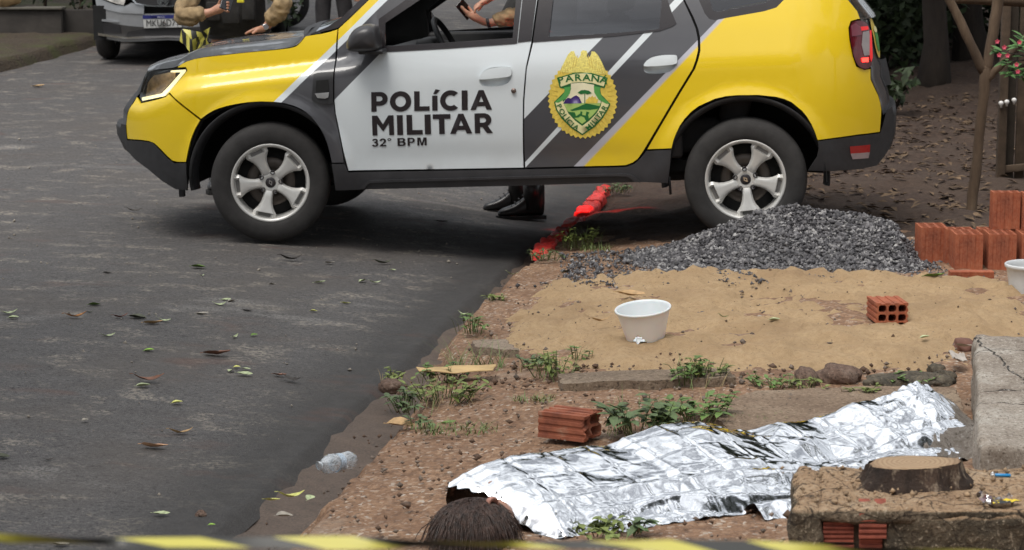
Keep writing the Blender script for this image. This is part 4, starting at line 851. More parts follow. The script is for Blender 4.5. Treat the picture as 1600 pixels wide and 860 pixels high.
def rock(name, c, size, seed, mat, label=None, cat='stone', group=None, rz=0, k=.28):
    bm = bmesh.new(); bmesh.ops.create_icosphere(bm, subdivisions=4, radius=1); rr = random.Random(seed); off = (rr.random()*50, rr.random()*50)
    for v in bm.verts:
        n = v.co.copy(); d = 1+k*(float(fbm(n.x*1.7+off[0]+n.z, n.y*1.7+off[1]-n.z*.7, 5, seed))-.5)*2.6; v.co = Vector((n.x*size[0]*d, n.y*size[1]*d, n.z*size[2]*d))
    me = bpy.data.meshes.new(name); bm.to_mesh(me); bm.free(); me.materials.append(mat); me.polygons.foreach_set('use_smooth', [True]*len(me.polygons))
    o = bpy.data.objects.new(name, me); C.objects.link(o); o.location = c; o.rotation_euler.z = rz; tag(o, label, cat, group); return o
def gritty(name, dark, mid, pale, sc=6):
    g = G(name); n1 = g.noise(sc, 7, .72); pit = g.noise(80, 4, .7); c = g.ramp(n1, [(.3, dark), (.52, mid), (.74, pale)])
    c = g.mix(g.ramp(pit, [(.36, .8), (.46, 0)]), c, tuple(k*.35 for k in dark)); c = g.mix(g.ramp(pit, [(.58, 0), (.68, .6)]), c, tuple(min(.6, k*1.5) for k in pale))
    g.set(Base_Color=c, Roughness=.93); g.bump(g.mix(.5, n1, pit), .9, .015); return g.m
m_rock = gritty('brown_stone', (.07, .045, .033), (.15, .095, .07), (.24, .18, .14), 12); m_moss = gritty('mossy_stone', (.03, .028, .02), (.085, .070, .050), (.17, .14, .10), 14); m_grey = simple('grey_pebble', (.07, .075, .085), .6, var=.3, scale=30)
def rocks(L):
    for (p, size, seed, mat, label, cat) in L: rock('rock', (p[0], p[1]+size[1]*.6, p[2]+size[2]*.35), size, seed, mat, label, cat)
R_ = [(1.263,8.198,.05),(1.128,8.127,.05),(1.522,8.104,.05),(1.674,8.221,.05),(1.672,8.378,.05),(1.866,8.831,.05),(.752,9.49,.049),(.861,9.597,.05),(-.481,8.427,-.03),(-.356,8.796,-.029),(.184,7.279,.04),(.984,8.127,.05),(.35,7.26,.049),(1.776,9.582,.05),(.214,8.384,.026),(-1.004,6.791,-.092),(1.554,9.487,.05),(2.081,9.534,.05)]
rocks([(R_[0], (.085, .07, .045), 1, m_rock, 'rounded brown stone at the sand edge behind the foil blanket', 'stone'),
 (R_[1], (.05, .05, .05), 2, m_rock, 'upright wedge of brown stone left of the rounded stone', 'stone'),
 (R_[2], (.16, .08, .035), 3, m_moss, 'long dark mossy stone at the sand edge near the concrete slab', 'stone'),
 (R_[3], (.05, .04, .03), 4, m_moss, 'small dark lump at the right end of the mossy stone', 'stone'),
 (R_[4], (.035, .035, .025), 12, m_moss, 'small grey lump lying above the mossy stone', 'stone'),
 (R_[5], (.045, .04, .035), 5, simple('reddish_stone', (.16, .08, .06), .9, var=.3), 'reddish stone against the corner of the concrete slab', 'stone'),
 (R_[6], (.021, .02, .016), 6, m_grey, 'dark pebble on the sand just right of the white bucket', 'pebble'),
 (R_[7], (.024, .022, .018), 7, m_grey, 'blue-grey pebble on the sand, second from the white bucket', 'pebble'),
 (R_[8], (.05, .04, .03), 8, m_rock, 'earthy stone at the edge of the gutter among the weeds', 'stone'),
 (R_[13], (.018, .016, .012), 9, m_grey, 'dark pebble right beside the half sunk brick', 'pebble'),
 (R_[15], (.018, .016, .014), 10, m_rock, 'small brown clod alone on the asphalt near the tape', 'clod')])
# --- broken concrete slabs lying in the soil
m_conc = gritty('old_concrete', (.12, .085, .06), (.22, .165, .115), (.31, .25, .185))
def slab(pts, top, bot, label, mat=m_conc, cat='concrete slab', name='broken_slab', seed=1):
    rr = random.Random(seed); P = []
    for i in range(len(pts)):
        a, b = Vector(pts[i][:2]), Vector(pts[(i+1) % len(pts)][:2]); k = max(1, int((b-a).length/.03)); nn = Vector((-(b-a).y, (b-a).x)).normalized()
        P += [tuple(a+(b-a)*(j/k)+nn*(rr.uniform(-.008, .008) if j else 0)) for j in range(k)]
    V2, F2 = tri2d(P, [], .04); n = len(V2); zc = lambda x, y: top+(float(fbm(x*8, y*8, 3, seed))-.5)*.012+gz(x, y)
    V = [(x, y, zc(x, y)) for x, y in V2]+[(x, y, gz(x, y)+bot) for x, y in V2]; Fc = list(F2); cnt = set((f[i], f[(i+1) % 3]) for f in F2 for i in range(3))
    for a, b in cnt:
        if (b, a) not in cnt: Fc.append((b, a, n+a, n+b))
    o = mesh(name, V, Fc, mat, None, True); autosmooth(o, 40); return tag(o, label, cat)
slab([(.179,8.3,.054),(.522,8.277,.079),(.846,8.295,.08),(.854,8.127,.08),(.557,8.069,.08),(.195,8.112,.058)], .035, -.03, 'flat broken slab at the near edge of the sand, below the white bucket', seed=2)
slab([(-.172,9.256,.005),(-.028,9.228,.016),(.027,8.952,.026),(-.15,9.082,.008)], .035, -.03, 'small chipped slab corner at the sand edge, close to the gutter', gritty('pale_slab', (.15, .11, .08), (.25, .19, .14), (.34, .28, .21)), seed=3)
slab([(.713,7.642,.07),(.907,7.944,.07),(1.279,8.035,.07),(1.661,8.012,.07),(1.602,7.439,.07),(1.457,6.889,.07),(.994,6.564,.07),(.755,7.154,.07)], .022, -.03, 'wide worn concrete slab under and behind the foot end of the foil blanket', gritty('worn_brown_concrete', (.11, .07, .045), (.22, .155, .105), (.31, .24, .17), 4), seed=4)
# --- raised concrete ledge at the right edge
LJ = [(1.779,7.809,.25),(1.628,7.127,.25),(1.587,6.941,.25),(1.749,7.453,.25)]
g = G('weathered_concrete'); n1 = g.noise(3, 6, .65); n2 = g.noise(30, 5, .7); o3 = g.xyz(); bw = g.ramp(g.noise(6, 6, .7, g.map((1.0, 6, 1))), [(.5, 0), (.7, .6)])
cc = g.ramp(n1, [(.3, (.15, .115, .085)), (.52, (.31, .27, .225)), (.75, (.44, .41, .36))]); cc = g.mix(bw, cc, (.17, .12, .085))
wob = g.math('MULTIPLY', g.math('SUBTRACT', g.noise(16, 4, .6), .5), .035); zig = g.math('MULTIPLY', g.math('SUBTRACT', g.noise(9, 4, .65, g.map((0, 1, 0))), .5), .09)
for yj, wd_ in zip((LJ[0][1], LJ[1][1], LJ[2][1]), (.006, .007, .003)): cc = g.mix(g.math('LESS_THAN', g.math('ABSOLUTE', g.math('SUBTRACT', g.math('ADD', o3[1], wob), yj)), wd_), cc, (.03, .022, .018))
cc = g.mix(g.math('MULTIPLY', g.math('LESS_THAN', g.math('ABSOLUTE', g.math('SUBTRACT', g.math('ADD', o3[0], zig), LJ[3][0])), .0045), g.math('GREATER_THAN', o3[1], LJ[2][1])), cc, (.02, .016, .013))
pit = g.noise(90, 4, .7); cc = g.mix(g.ramp(pit, [(.36, .8), (.46, 0)]), cc, (.075, .055, .04)); cc = g.mix(g.ramp(pit, [(.57, 0), (.66, .6)]), cc, (.56, .53, .48))
g.set(Base_Color=cc, Roughness=.9); g.bump(g.mix(.5, n1, pit), .8, .012); m_ledge = g.m
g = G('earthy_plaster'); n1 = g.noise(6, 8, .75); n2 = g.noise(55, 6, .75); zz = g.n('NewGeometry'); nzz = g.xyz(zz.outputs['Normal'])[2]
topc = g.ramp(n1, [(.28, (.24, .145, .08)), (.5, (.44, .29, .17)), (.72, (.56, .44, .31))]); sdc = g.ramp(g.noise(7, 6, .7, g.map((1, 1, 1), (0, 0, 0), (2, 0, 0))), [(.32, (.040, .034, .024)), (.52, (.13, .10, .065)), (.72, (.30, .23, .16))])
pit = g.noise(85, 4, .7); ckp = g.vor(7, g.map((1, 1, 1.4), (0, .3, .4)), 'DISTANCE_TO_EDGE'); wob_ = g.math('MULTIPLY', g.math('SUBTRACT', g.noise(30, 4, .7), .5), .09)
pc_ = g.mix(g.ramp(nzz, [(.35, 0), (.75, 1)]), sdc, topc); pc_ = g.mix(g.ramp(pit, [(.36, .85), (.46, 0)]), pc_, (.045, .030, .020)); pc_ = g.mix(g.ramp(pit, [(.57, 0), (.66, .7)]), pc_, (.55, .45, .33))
pc_ = g.mix(g.ramp(g.math('ADD', ckp, wob_), [(.0, .9), (.022, 0)]), pc_, (.03, .02, .014))
g.set(Base_Color=pc_, Roughness=.95); g.bump(g.mix(.6, n1, pit), 1, .03); m_plast = g.m
def block(name, x0, x1, y0, y1, z0, z1, mat, parent=None, holes=(), amp=.012, seed=1, sub=.03, bev=.02):
    bm = bmesh.new(); bmesh.ops.create_cube(bm, size=1); bmesh.ops.scale(bm, vec=(x1-x0, y1-y0, z1-z0), verts=bm.verts); bmesh.ops.translate(bm, vec=((x0+x1)/2, (y0+y1)/2, (z0+z1)/2), verts=bm.verts)
    bmesh.ops.bevel(bm, geom=bm.edges[:], offset=bev, segments=3, affect='EDGES', profile=.5)
    for ax, a, b in ((0, x0, x1), (1, y0, y1), (2, z0, z1)):
        n = max(1, int((b-a)/sub))
        for i in range(1, n):
            nv = [0, 0, 0]; nv[ax] = 1; co = [0, 0, 0]; co[ax] = a+(b-a)*i/n
            bmesh.ops.bisect_plane(bm, geom=bm.verts[:]+bm.edges[:]+bm.faces[:], plane_co=co, plane_no=nv)
    bm.normal_update()
    for v in bm.verts:
        d = (float(fbm(v.co.x*9+v.co.z*5, v.co.y*9+v.co.z*7, 4, seed))-.5)*2*amp+(float(fbm(v.co.x*34+v.co.z*21, v.co.y*34-v.co.z*27, 3, seed+5))-.5)*amp; v.co += v.normal*d
    me = bpy.data.meshes.new(name); bm.to_mesh(me); bm.free(); me.materials.append(mat); me.polygons.foreach_set('use_smooth', [True]*len(me.polygons)); o = bpy.data.objects.new(name, me); C.objects.link(o)
    if parent: o.parent = parent
    return o
LP = [(1.767,8.121,.25),(1.407,6.353,.25),(2.042,8.121,.25),(1.611,6.353,.25)]
lx0 = (LP[0][0]+LP[1][0])/2; o = block('concrete_ledge', LP[1][0]-.01, 3.4, LP[1][1], LP[0][1], -.1, LP[0][2], m_ledge, amp=.016, seed=4, sub=.03)
for v in o.data.vertices:                   # its left flank runs slightly askew
    f = (v.co.y-LP[1][1])/(LP[0][1]-LP[1][1]); v.co.x += (LP[0][0]-LP[1][0])*f*(1 if v.co.x < 2.5 else 0)
tag(o, 'low cracked grey concrete ledge at the right edge beyond the foil blanket', 'concrete ledge')
# --- masonry planter in the near right corner
PT = .30
PP = [(.754,5.717,.35),(.689,5.271,.35),(1.452,5.717,.35),(1.343,5.271,.35)]
pl = empty('masonry_planter', (PP[1][0], PP[1][1], 0)); tag(pl, 'low crumbling masonry planter block with bare bricks in the near right corner', 'planter')
def under(o, root): o.parent = root; o.matrix_parent_inverse = root.matrix_basis.inverted() if False else Matrix.Translation(-root.location); return o
px0, py0, py1, pz = PP[1][0], PP[1][1], PP[0][1], PP[0][2]
s_ = (PP[1][0])/1.0
fx = lambda px: px0+(px-1231)/(1640-1231)*(PP[3][0]-px0)
ht = pz
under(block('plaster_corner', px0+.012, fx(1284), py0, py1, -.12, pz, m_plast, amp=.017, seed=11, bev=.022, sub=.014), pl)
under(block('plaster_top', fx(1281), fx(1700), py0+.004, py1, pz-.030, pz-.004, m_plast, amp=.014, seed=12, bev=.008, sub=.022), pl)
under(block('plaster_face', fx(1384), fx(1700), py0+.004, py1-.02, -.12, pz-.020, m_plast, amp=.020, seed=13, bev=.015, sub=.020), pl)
under(block('mortar_joint', fx(1282), fx(1400), py0+.035, py1-.02, -.12, pz-.03, simple('grey_mortar', (.15, .12, .09), .95, var=.4, bump=.6), amp=.006, seed=14, sub=.06), pl)
m_clay3 = simple('dirty_clay', (.25, .065, .04), .9, var=.4, scale=25, bump=.4)
def ribbed(x0, x1, z0, z1, yf, name='bare_brick'):
    b = MB(); n = 9; prof = []
    for i in range(n):
        za, zb = z0+(z1-z0)*i/n, z0+(z1-z0)*(i+1)/n; d = 0 if i % 2 == 0 else .006
        prof += [(yf+d, za+.0008), (yf+d, zb-.0008)]
    prof = prof+[(yf+.14, z1), (yf+.14, z0)]; k = len(prof)
    b.V = [(x0, y, z) for y, z in prof]+[(x1, y, z) for y, z in prof]; b.F = [(i, (i+1) % k, k+(i+1) % k, k+i) for i in range(k)]+[tuple(range(k))[::-1], tuple(range(k, 2*k))]; b.I = [0]*len(b.F)
    return under(b.build(name, m_clay3, None, False), pl)
z_ = pz-.034
ribbed(fx(1287), fx(1335), z_-.055, z_-.002, py0+.016); ribbed(fx(1288), fx(1336), z_-.125, z_-.062, py0+.012); ribbed(fx(1290), fx(1336), z_-.195, z_-.132, py0+.016)
ribbed(fx(1343), fx(1386), z_-.04, z_+.026, py0-.003); ribbed(fx(1344), fx(1380), z_-.115, z_-.045, py0+.012); ribbed(fx(1344), fx(1374), z_-.19, z_-.12, py0+.014)
for ch in pl.children:                      # the block runs parallel to the street: its left flank slants
    for v in ch.data.vertices: v.co.x += (v.co.y-py0)/(py1-py0)*(PP[0][0]-PP[1][0])
r6 = np.random.RandomState(31); cx_ = r6.uniform(px0+.03, px0+.75, 260); cy_ = r6.uniform(py0+.02, py1-.02, 260)
cr = stones('plaster_crumbs', cx_, cy_, np.full(260, pz+.004), .002, .007, simple('plaster_crumb', (.26, .18, .11), .95, var=.6, scale=40), 33); under(cr, pl); cr['kind'] = 'stuff'
# --- tree stump on the planter
g = G('stump_bark'); n1 = g.noise(7, 7, .75, g.map((1, 1, .35))); n2 = g.noise(60, 5, .7)
g.set(Base_Color=g.mix(g.ramp(g.noise(26, 5, .7, g.map((1, 1, .5))), [(.54, 0), (.66, .85)]), g.ramp(n1, [(.3, (.012, .009, .008)), (.55, (.045, .028, .020)), (.8, (.16, .10, .065))]), (.32, .25, .18)), Roughness=.95); g.bump(g.mix(.4, n1, n2), 1, .02); m_bark = g.m
g = G('cut_wood'); o3 = g.xyz(); rr_ = g.math('SQRT', g.math('ADD', g.math('MULTIPLY', o3[0], o3[0]), g.math('MULTIPLY', o3[1], o3[1]))); nz = g.noise(5, 4)
ring = g.math('SINE', g.math('ADD', g.math('MULTIPLY', rr_, 520), g.math('MULTIPLY', nz, 8)))
g.set(Base_Color=g.mix(g.ramp(rr_, [(.085, 0), (.125, .7)]), g.mix(g.ramp(ring, [(.2, .0), (.8, .55)]), (.36, .25, .15), (.22, .135, .075)), (.17, .10, .06)), Roughness=.8); g.bump(ring, .3, .003); m_cut = g.m
SP = [(1.05,5.521,.35)]
sx_, sy_, sz_ = SP[0]
st = empty('tree_stump', (sx_, sy_+.015, sz_)); tag(st, 'short sawn tree stump with dark bark standing on the masonry planter', 'tree stump')
b = MB(); n = 128; V = []; rings = [(.152, -.02, 1.0), (.147, .0, 1), (.137, .012, 1), (.130, .024, 1), (.125, .036, 1), (.121, .046, 1), (.118, .055, 1)]
def lobe(a, amp): return 1+amp*(.6*math.sin(3*a+1)+.4*math.sin(5*a+2)+.35*math.sin(9*a))
for r, z, _ in rings:
    for k in range(n):
        a = 2*PI*k/n; rr = r*lobe(a, .09 if z < .02 else .045)+.016*(float(fbm(a*7+3, z*22, 3, 6))-.5)+.010*(float(fbm(a*19, z*9, 2, 8))-.5); V.append((rr*math.cos(a)*1.03, rr*math.sin(a)*.66, z+(.006*math.cos(a+.4) if z > .05 else 0)))
Fc = [(i*n+k, i*n+(k+1) % n, (i+1)*n+(k+1) % n, (i+1)*n+k) for i in range(len(rings)-1) for k in range(n)]; b.add(V, Fc); b.build('bark', m_bark, st)
b = MB(); V = [(0, 0, .057)]
for q in (.35, .7, .93, .99):
    for k in range(n):
        a = 2*PI*k/n; rr = .117*q*lobe(a, .045); V.append((rr*math.cos(a)*1.03, rr*math.sin(a)*.66, .057+(.006*math.cos(a+.4))*q-(.005 if q > .95 else 0)+.002*math.sin(a*3+q*9)))
Fc = [(0, 1+k, 1+(k+1) % n) for k in range(n)]+[(1+i*n+k, 1+(i+1)*n+k, 1+(i+1)*n+(k+1) % n, 1+i*n+(k+1) % n) for i in range(3) for k in range(n)]; b.add(V, Fc); b.build('cut_face', m_cut, st)
# --- lighter and sweet packet on the planter
LG = [(1.291,5.594,.35),(1.267,5.601,.35),(1.319,5.587,.35),(1.232,5.313,.35)]
o_ = empty('cigarette_lighter', (LG[0][0], LG[0][1], LG[0][2]+.006)); o_.rotation_euler.z = -.12; tag(o_, 'blue plastic cigarette lighter lying on the planter right of the stump', 'lighter')
b = MB(); b.tube([(-.014, 0, 0), (-.012, 0, 0), (.026, 0, 0), (.027, 0, 0)], [.004, .0055, .0055, .004], 14, sq=.75); b.build('lighter_body', simple('blue_plastic', (.01, .22, .50), .3, var=.1), o_)
b = MB(); b.tube([(-.025, 0, 0), (-.014, 0, 0)], [.0045, .0050], 12, sq=.8); b.tube([(-.020, -.003, .004), (-.020, .003, .004)], .004, 10); b.build('lighter_head', simple('white_metal', (.65, .65, .65), .3, .5), o_)
def crumple(name, pts, z, mat, parent, seed, amp=.008, step=.006):
    V2, F2 = tri2d(pts, [], step); return mesh(name, [(x, y, z+.004+abs(float(fbm(x*60, y*60, 3, seed))-.35)*amp*2.4) for x, y in V2], F2, mat, parent, False)
wx, wy, wz = LG[3]; wr = empty('sweet_wrapper', (wx, wy, wz)); tag(wr, 'crumpled clear and yellow sweet wrapper on the planter by the picture edge', 'wrapper')
crumple('clear_film', [(-.062, .05), (-.03, .045), (.0, .035), (.03, .045), (.035, .03), (.0, .01), (-.03, -.018), (-.045, .0)], 0, glass('clear_film', (.75, .72, .72), .12, .12), wr, 3, .02)
crumple('dark_red_content', [(-.05, .040), (-.015, .03), (-.01, .012), (-.03, -.008), (-.042, .01)], .001, simple('dark_red_print', (.20, .025, .03), .3, var=.5, scale=90), wr, 5, .01)
crumple('yellow_panel', [(-.03, .012), (.015, .018), (.055, .012), (.04, -.004), (.0, -.012), (-.025, -.020)], .004, simple('yellow_film', (.78, .58, .02), .3, var=.15), wr, 7, .008)
crumple('black_panel', [(-.026, -.008), (.02, .004), (.05, .002), (.03, -.012), (-.012, -.024)], .006, simple('black_film', (.03, .03, .03), .3), wr, 9, .006)
# --- buckets
m_buck = simple('white_plastic', (.74, .76, .77), .35, var=.06, scale=5, Subsurface_Weight=.15); m_buck2 = simple('stained_white_plastic', (.60, .62, .63), .4, var=.12, scale=9)
def bucket(name, loc, R0, R1, H, label, mat, tilt=(0, 0), hole=False, flat=1.0):
    n = 96; V = []; Fc = []; prof = [(R0, 0), (R0+(R1-R0)*.06, .008), (R0+(R1-R0)*.5, H*.5), (R1, H-.022), (R1+.002, H-.020), (R1+.007, H-.018), (R1+.008, H-.004), (R1+.004, H), (R1-.001, H-.003), (R1-.003, H-.02), (R0+(R1-R0)*.5-.003, H*.5), (R0-.003, .010), (0.001, .008)]
    for r, z in prof:
        for k in range(n):
            a = 2*PI*k/n; V.append((r*math.cos(a), r*math.sin(a)*flat, z))
    for i in range(len(prof)-1):
        for k in range(n):
            if hole:
                zc = (prof[i][1]+prof[i+1][1])/2; a = math.degrees(2*PI*(k+.5)/n)
                if i in (0, 1, 10) and 232 < a < 268: continue
            Fc.append((i*n+k, i*n+(k+1) % n, (i+1)*n+(k+1) % n, (i+1)*n+k))
    r = empty(name, loc); r.rotation_euler = (tilt[0], tilt[1], 0); tag(r, label, 'bucket'); return r, V, Fc, n
BK = [(.558,8.863,.046),(2.42,10.173,.05)]
r, V, Fc, n = bucket('white_bucket', (BK[0][0], BK[0][1]+.06, BK[0][2]+.036), .079, .112, .130, 'small white plastic bucket with a broken base tilted on the sand', m_buck, (RAD(6), RAD(-6)))
# torn lower front: denser wall, cut by a ragged outline
V = []; Fc = []; nz_, n = 26, 120
for i in range(nz_+1):
    for k in range(n): a = 2*PI*k/n; f = i/nz_; rr = .079+(.033)*f; V.append((rr*math.cos(a), rr*math.sin(a), .128*f))
for i in range(nz_):
    for k in range(n):
        a = math.degrees(2*PI*(k+.5)/n); f = (i+.5)/nz_; lim = .30*max(0, 1-abs((a-247)/26)**1.6)+(.03*math.sin(a*1.3))*(abs(a-247) < 30)
        if f < lim: continue
        Fc.append((i*n+k, i*n+(k+1) % n, (i+1)*n+(k+1) % n, (i+1)*n+k))
o = mesh('bucket_wall', V, Fc, m_buck, r); m = o.modifiers.new('t', 'SOLIDIFY'); m.thickness = .003
b = MB(); b.lathe([(.111, .124), (.1175, .126), (.1185, .133), (.116, .137), (.1115, .135), (.1085, .128)], 96); b.build('bucket_rim', m_buck, r)
b = MB(); b.lathe([(.0785, .012), (.05, .011), (.001, .011)], 48); b.build('bucket_base', m_buck, r)
b = MB(); V = [(-.040, -.068, .030), (-.012, -.078, .026), (-.038, -.088, .006), (-.046, -.074, .004)]; b.add(V, [(0, 2, 1), (0, 3, 2)]); b.build('torn_flap', m_buck, r, False)
r, V, Fc, n = bucket('white_bucket', (BK[1][0]+.055, BK[1][1]+.06, BK[1][2]-.004), .095, .115, .150, 'dirty white plastic bucket in front of the brick stack, cut by the picture edge', m_buck2, (RAD(2), 0))
mesh('bucket_wall', V, Fc, m_buck2, r)
for o in (r,): o.scale = (1.05, .9, 1)
# --- crushed bottle in the gutter
Bt = [(-.617,7.132,-.029)]
bt = empty('plastic_bottle', (Bt[0][0]+.02, Bt[0][1]+.03, Bt[0][2]+.022)); bt.rotation_euler = (RAD(86), 0, RAD(-38)); tag(bt, 'clear crushed water bottle lying in the gutter', 'bottle')
prof = [(0, -.085), (.022, -.084), (.029, -.078), (.031, -.06), (.028, -.045), (.031, -.03), (.029, -.01), (.031, .01), (.031, .03), (.026, .05), (.015, .068), (.0125, .072), (.0125, .088), (.011, .088)]
b = MB(); b.lathe(prof, 40); o = b.build('bottle_body', None, bt)
g = G('clear_plastic'); tr_ = g.n('BsdfTransparent'); tr_.inputs[0].default_value = (.88, .92, .94, 1); gl = g.n('BsdfGlossy'); gl.inputs['Roughness'].default_value = .12; df = g.n('BsdfDiffuse'); df.inputs[0].default_value = (.75, .80, .84, 1)
m1 = g.n('MixShader'); lw = g.n('LayerWeight'); lw.inputs[0].default_value = .55; g.l(g.math('MULTIPLY_ADD', lw.outputs['Facing'], .55, .14), m1.inputs[0]); g.l(tr_.outputs[0], m1.inputs[1]); g.l(gl.outputs[0], m1.inputs[2]); m2 = g.n('MixShader'); g.l(g.ramp(g.noise(60, 3), [(.4, .12), (.7, .5)]), m2.inputs[0]); g.l(m1.outputs[0], m2.inputs[1]); g.l(df.outputs[0], m2.inputs[2]); g.l(m2.outputs[0], g.out.inputs[0]); g.bump(g.noise(50, 3), .5, .01)
o.data.materials.append(g.m)
for v in o.data.vertices: v.co.x *= .92+.14*math.sin(v.co.z*55); v.co.y += .004*math.sin(v.co.z*90+v.co.x*60)
b = MB(); b.lathe([(.0313, -.024), (.0316, -.022), (.0305, -.006), (.0316, .003)], 40); b.build('bottle_label', simple('pale_blue_label', (.42, .50, .58), .4, var=.5, scale=160), bt)
b = MB(); b.lathe([(.0135, .076), (.0145, .077), (.0145, .080), (.0135, .081)], 24); b.build('neck_ring', simple('pale_plastic', (.55, .6, .64), .3), bt)
# --- dry leaves, card
# --- forked post, fence, beam
g = G('old_pole'); n1 = g.noise(6, 6, .7, g.map((1, 1, .25))); g.set(Base_Color=g.ramp(n1, [(.28, (.035, .022, .014)), (.55, (.115, .075, .046)), (.78, (.22, .16, .105))]), Roughness=.9); g.bump(g.noise(40, 5, .7, g.map((1, 1, .2))), .6, .01); m_pole = g.m
FB = [(2.786,13.137,.05)]; fy = FB[0][1]
(f0, f1, f2, f3, f4, f4b) = [(2.8,13.2,.03),(2.871,13.2,.913),(2.636,13.2,1.336),(2.937,13.2,1.336),(2.966,13.2,.959),(3.106,13.2,1.136)]
fp = empty('forked_post', (f0[0], 13.2, gz(f0[0], 13.2))); tag(fp, 'slim forked tree-branch post standing by the brick stack', 'post'); oz = Vector(fp.location)
L_ = lambda p, dy=0: Vector(p)-oz+Vector((0, dy, 0))
def limb(pts, rad, seed, name, parent, mat):
    P = []; R2 = []; rr = random.Random(seed)
    for i in range(len(pts)-1):
        for j in range(7):
            t = j/7; p = pts[i].lerp(pts[i+1], t); P.append(p+Vector((rr.uniform(-1, 1), rr.uniform(-1, 1), 0))*.003); R2.append((rad[i]*(1-t)+rad[i+1]*t)*rr.uniform(.93, 1.07))
    P.append(pts[-1]); R2.append(rad[-1]); b = MB(); b.tube(P, R2, 12); return b.build(name, mat, parent)
a0, a1 = L_(f0)-Vector((0, 0, .08)), L_(f1)
limb([a0, a0.lerp(a1, .5)+Vector((.002, 0, 0)), a1, a1+Vector((.0, .0, .02))], [.036, .032, .034, .030], 1, 'trunk', fp, m_pole)
limb([a1-Vector((0, 0, .04)), L_(f2), L_(f2)+(L_(f2)-a1)*.9], [.030, .028, .026], 2, 'limb', fp, m_pole)
limb([a1-Vector((0, 0, .03)), L_(f3, .03), L_(f3, .03)+(L_(f3)-a1)*.9], [.032, .034, .030], 3, 'limb', fp, m_pole)
limb([a1-Vector((0, 0, .06)), L_(f4, -.02), L_(f4b, -.05)], [.026, .022, .018], 4, 'limb', fp, m_pole)
fn = empty('plank_fence', (3.6, 14.6, gz(3.6, 14.6))); tag(fn, 'tall weathered plank fence at the upper right edge behind the forked post', 'fence'); on = Vector(fn.location)
m_plank = simple('weathered_plank', (.085, .058, .038), .9, var=.45, scale=8, bump=.6, bscale=50); m_plk2 = simple('dark_plank', (.045, .034, .024), .92, var=.4, scale=8, bump=.6)
F0 = [(3.29,14.6,.121),(3.358,14.6,.164),(3.409,14.6,.182),(3.468,14.6,.203),(3.25,14.6,1.236)]
b = MB(); x = F0[0][0]; zt = 2.3
b.box((F0[0][0]-on.x, -.02, (zt-on.z)/2-.05), (.055, .06, zt-on.z+.1), bev=.006); b.build('fence_post', m_plank, fn)
for i in range(7):
    xx = F0[0][0]+.062+i*.075; bb_ = MB(); bb_.box((xx-on.x, .02+.01*(i % 2), (zt-on.z)/2+.02), (.064, .022, zt-on.z-.04), bev=.004); bb_.build('fence_plank', m_plank if i % 3 else m_plk2, fn)
b = MB(); b.box((F0[0][0]-on.x+.28, -.015, .13), (.55, .03, .05), M=Matrix.Rotation(-.10, 4, 'Y'), bev=.005); b.build('fence_rail', m_plank, fn)
m_knob = simple('white_porcelain', (.75, .73, .70), .25, var=.05)
for (kx_, _, kz_) in [(3.266,14.5,.604),(3.304,14.5,.613),(3.352,14.5,.625)]:
    b = MB(); b.lathe([(0, .016), (.011, .013), (.0165, .004), (.016, -.006), (.009, -.014), (.007, -.03), (0, -.03)], 16, Matrix.Translation((kx_-on.x, -.075, kz_-on.z))); b.tube([(kx_-on.x, -.06, kz_-on.z), (kx_-on.x, 0, kz_-on.z)], .004, 6); b.build('white_knob', m_knob, fn)
bm_ = empty('timber_beam', (3.4, 13.9, 0)); B_ = [(2.792,13.9,1.327),(3.41,13.9,1.279)]
b = MB(); b.tube([Vector(B_[0])-Vector((3.4, 13.9, 0)), (Vector(B_[0])+Vector(B_[1]))/2-Vector((3.4, 13.9, -.01)), Vector(B_[1])-Vector((3.4, 13.9, 0))+Vector((.3, 0, 0))], [.034, .036, .036], 10, sq=1.1); b.build('timber', m_pole, bm_); tag(bm_, 'rough horizontal timber beam across the top right, over the forked post', 'beam')
b = MB(); xx = B_[1][0]-3.4+.25; b.tube([(xx, .0, gz(3.9, 13.9)-.05), (xx, 0, B_[1][2])], .04, 10); b.build('support', m_pole, bm_)

# ================================================================ the covered person and the foil blanket
HD = [(-.107,5.982,.134),(-.059,6.081,.136)]; AX = [(-.177,6.139,.025),(1.541,7.172,.05)]
ax0, ax1 = Vector(AX[0]), Vector(AX[1]); dirv = (ax1-ax0); dirv.z = 0; LEN = dirv.length; dirv.normalize(); nrm = Vector((-dirv.y, dirv.x, 0))     # nrm points away from the street camera
yaw = math.atan2(dirv.y, dirv.x); base_z = .035
pers = empty('person', (ax0.x, ax0.y, base_z), yaw); tag(pers, 'person with short dark hair lying on the pavement covered by the foil blanket', 'person')
m_skin = simple('skin', (.36, .19, .13), .55, var=.12, scale=30); m_cloth = simple('dark_clothing', (.05, .05, .06), .9)
def skin_mesh(name, P, E, Rr, mat, parent, levels=2, mirror=None):
    me = bpy.data.meshes.new(name); me.from_pydata([tuple(p) for p in P], E, []); o = bpy.data.objects.new(name, me); C.objects.link(o)
    if parent: o.parent = parent
    m = o.modifiers.new('skin', 'SKIN'); m.use_smooth_shade = True; m.branch_smoothing = .6
    for i, sv in enumerate(me.skin_vertices[0].data):
        r = Rr[i]; sv.radius = r if hasattr(r, '__len__') else (r, r); sv.use_root = (i == 0)
    s = o.modifiers.new('sub', 'SUBSURF'); s.levels = s.render_levels = levels
    # bake the surface so that the object is one plain continuous mesh
    bpy.context.view_layer.update(); dg = bpy.context.evaluated_depsgraph_get(); nm = bpy.data.meshes.new_from_object(o.evaluated_get(dg)); o.modifiers.clear(); o.data = nm; nm.name = name
    nm.materials.clear(); nm.materials.append(mat); nm.polygons.foreach_set('use_smooth', [True]*len(nm.polygons)); bpy.data.meshes.remove(me); return o
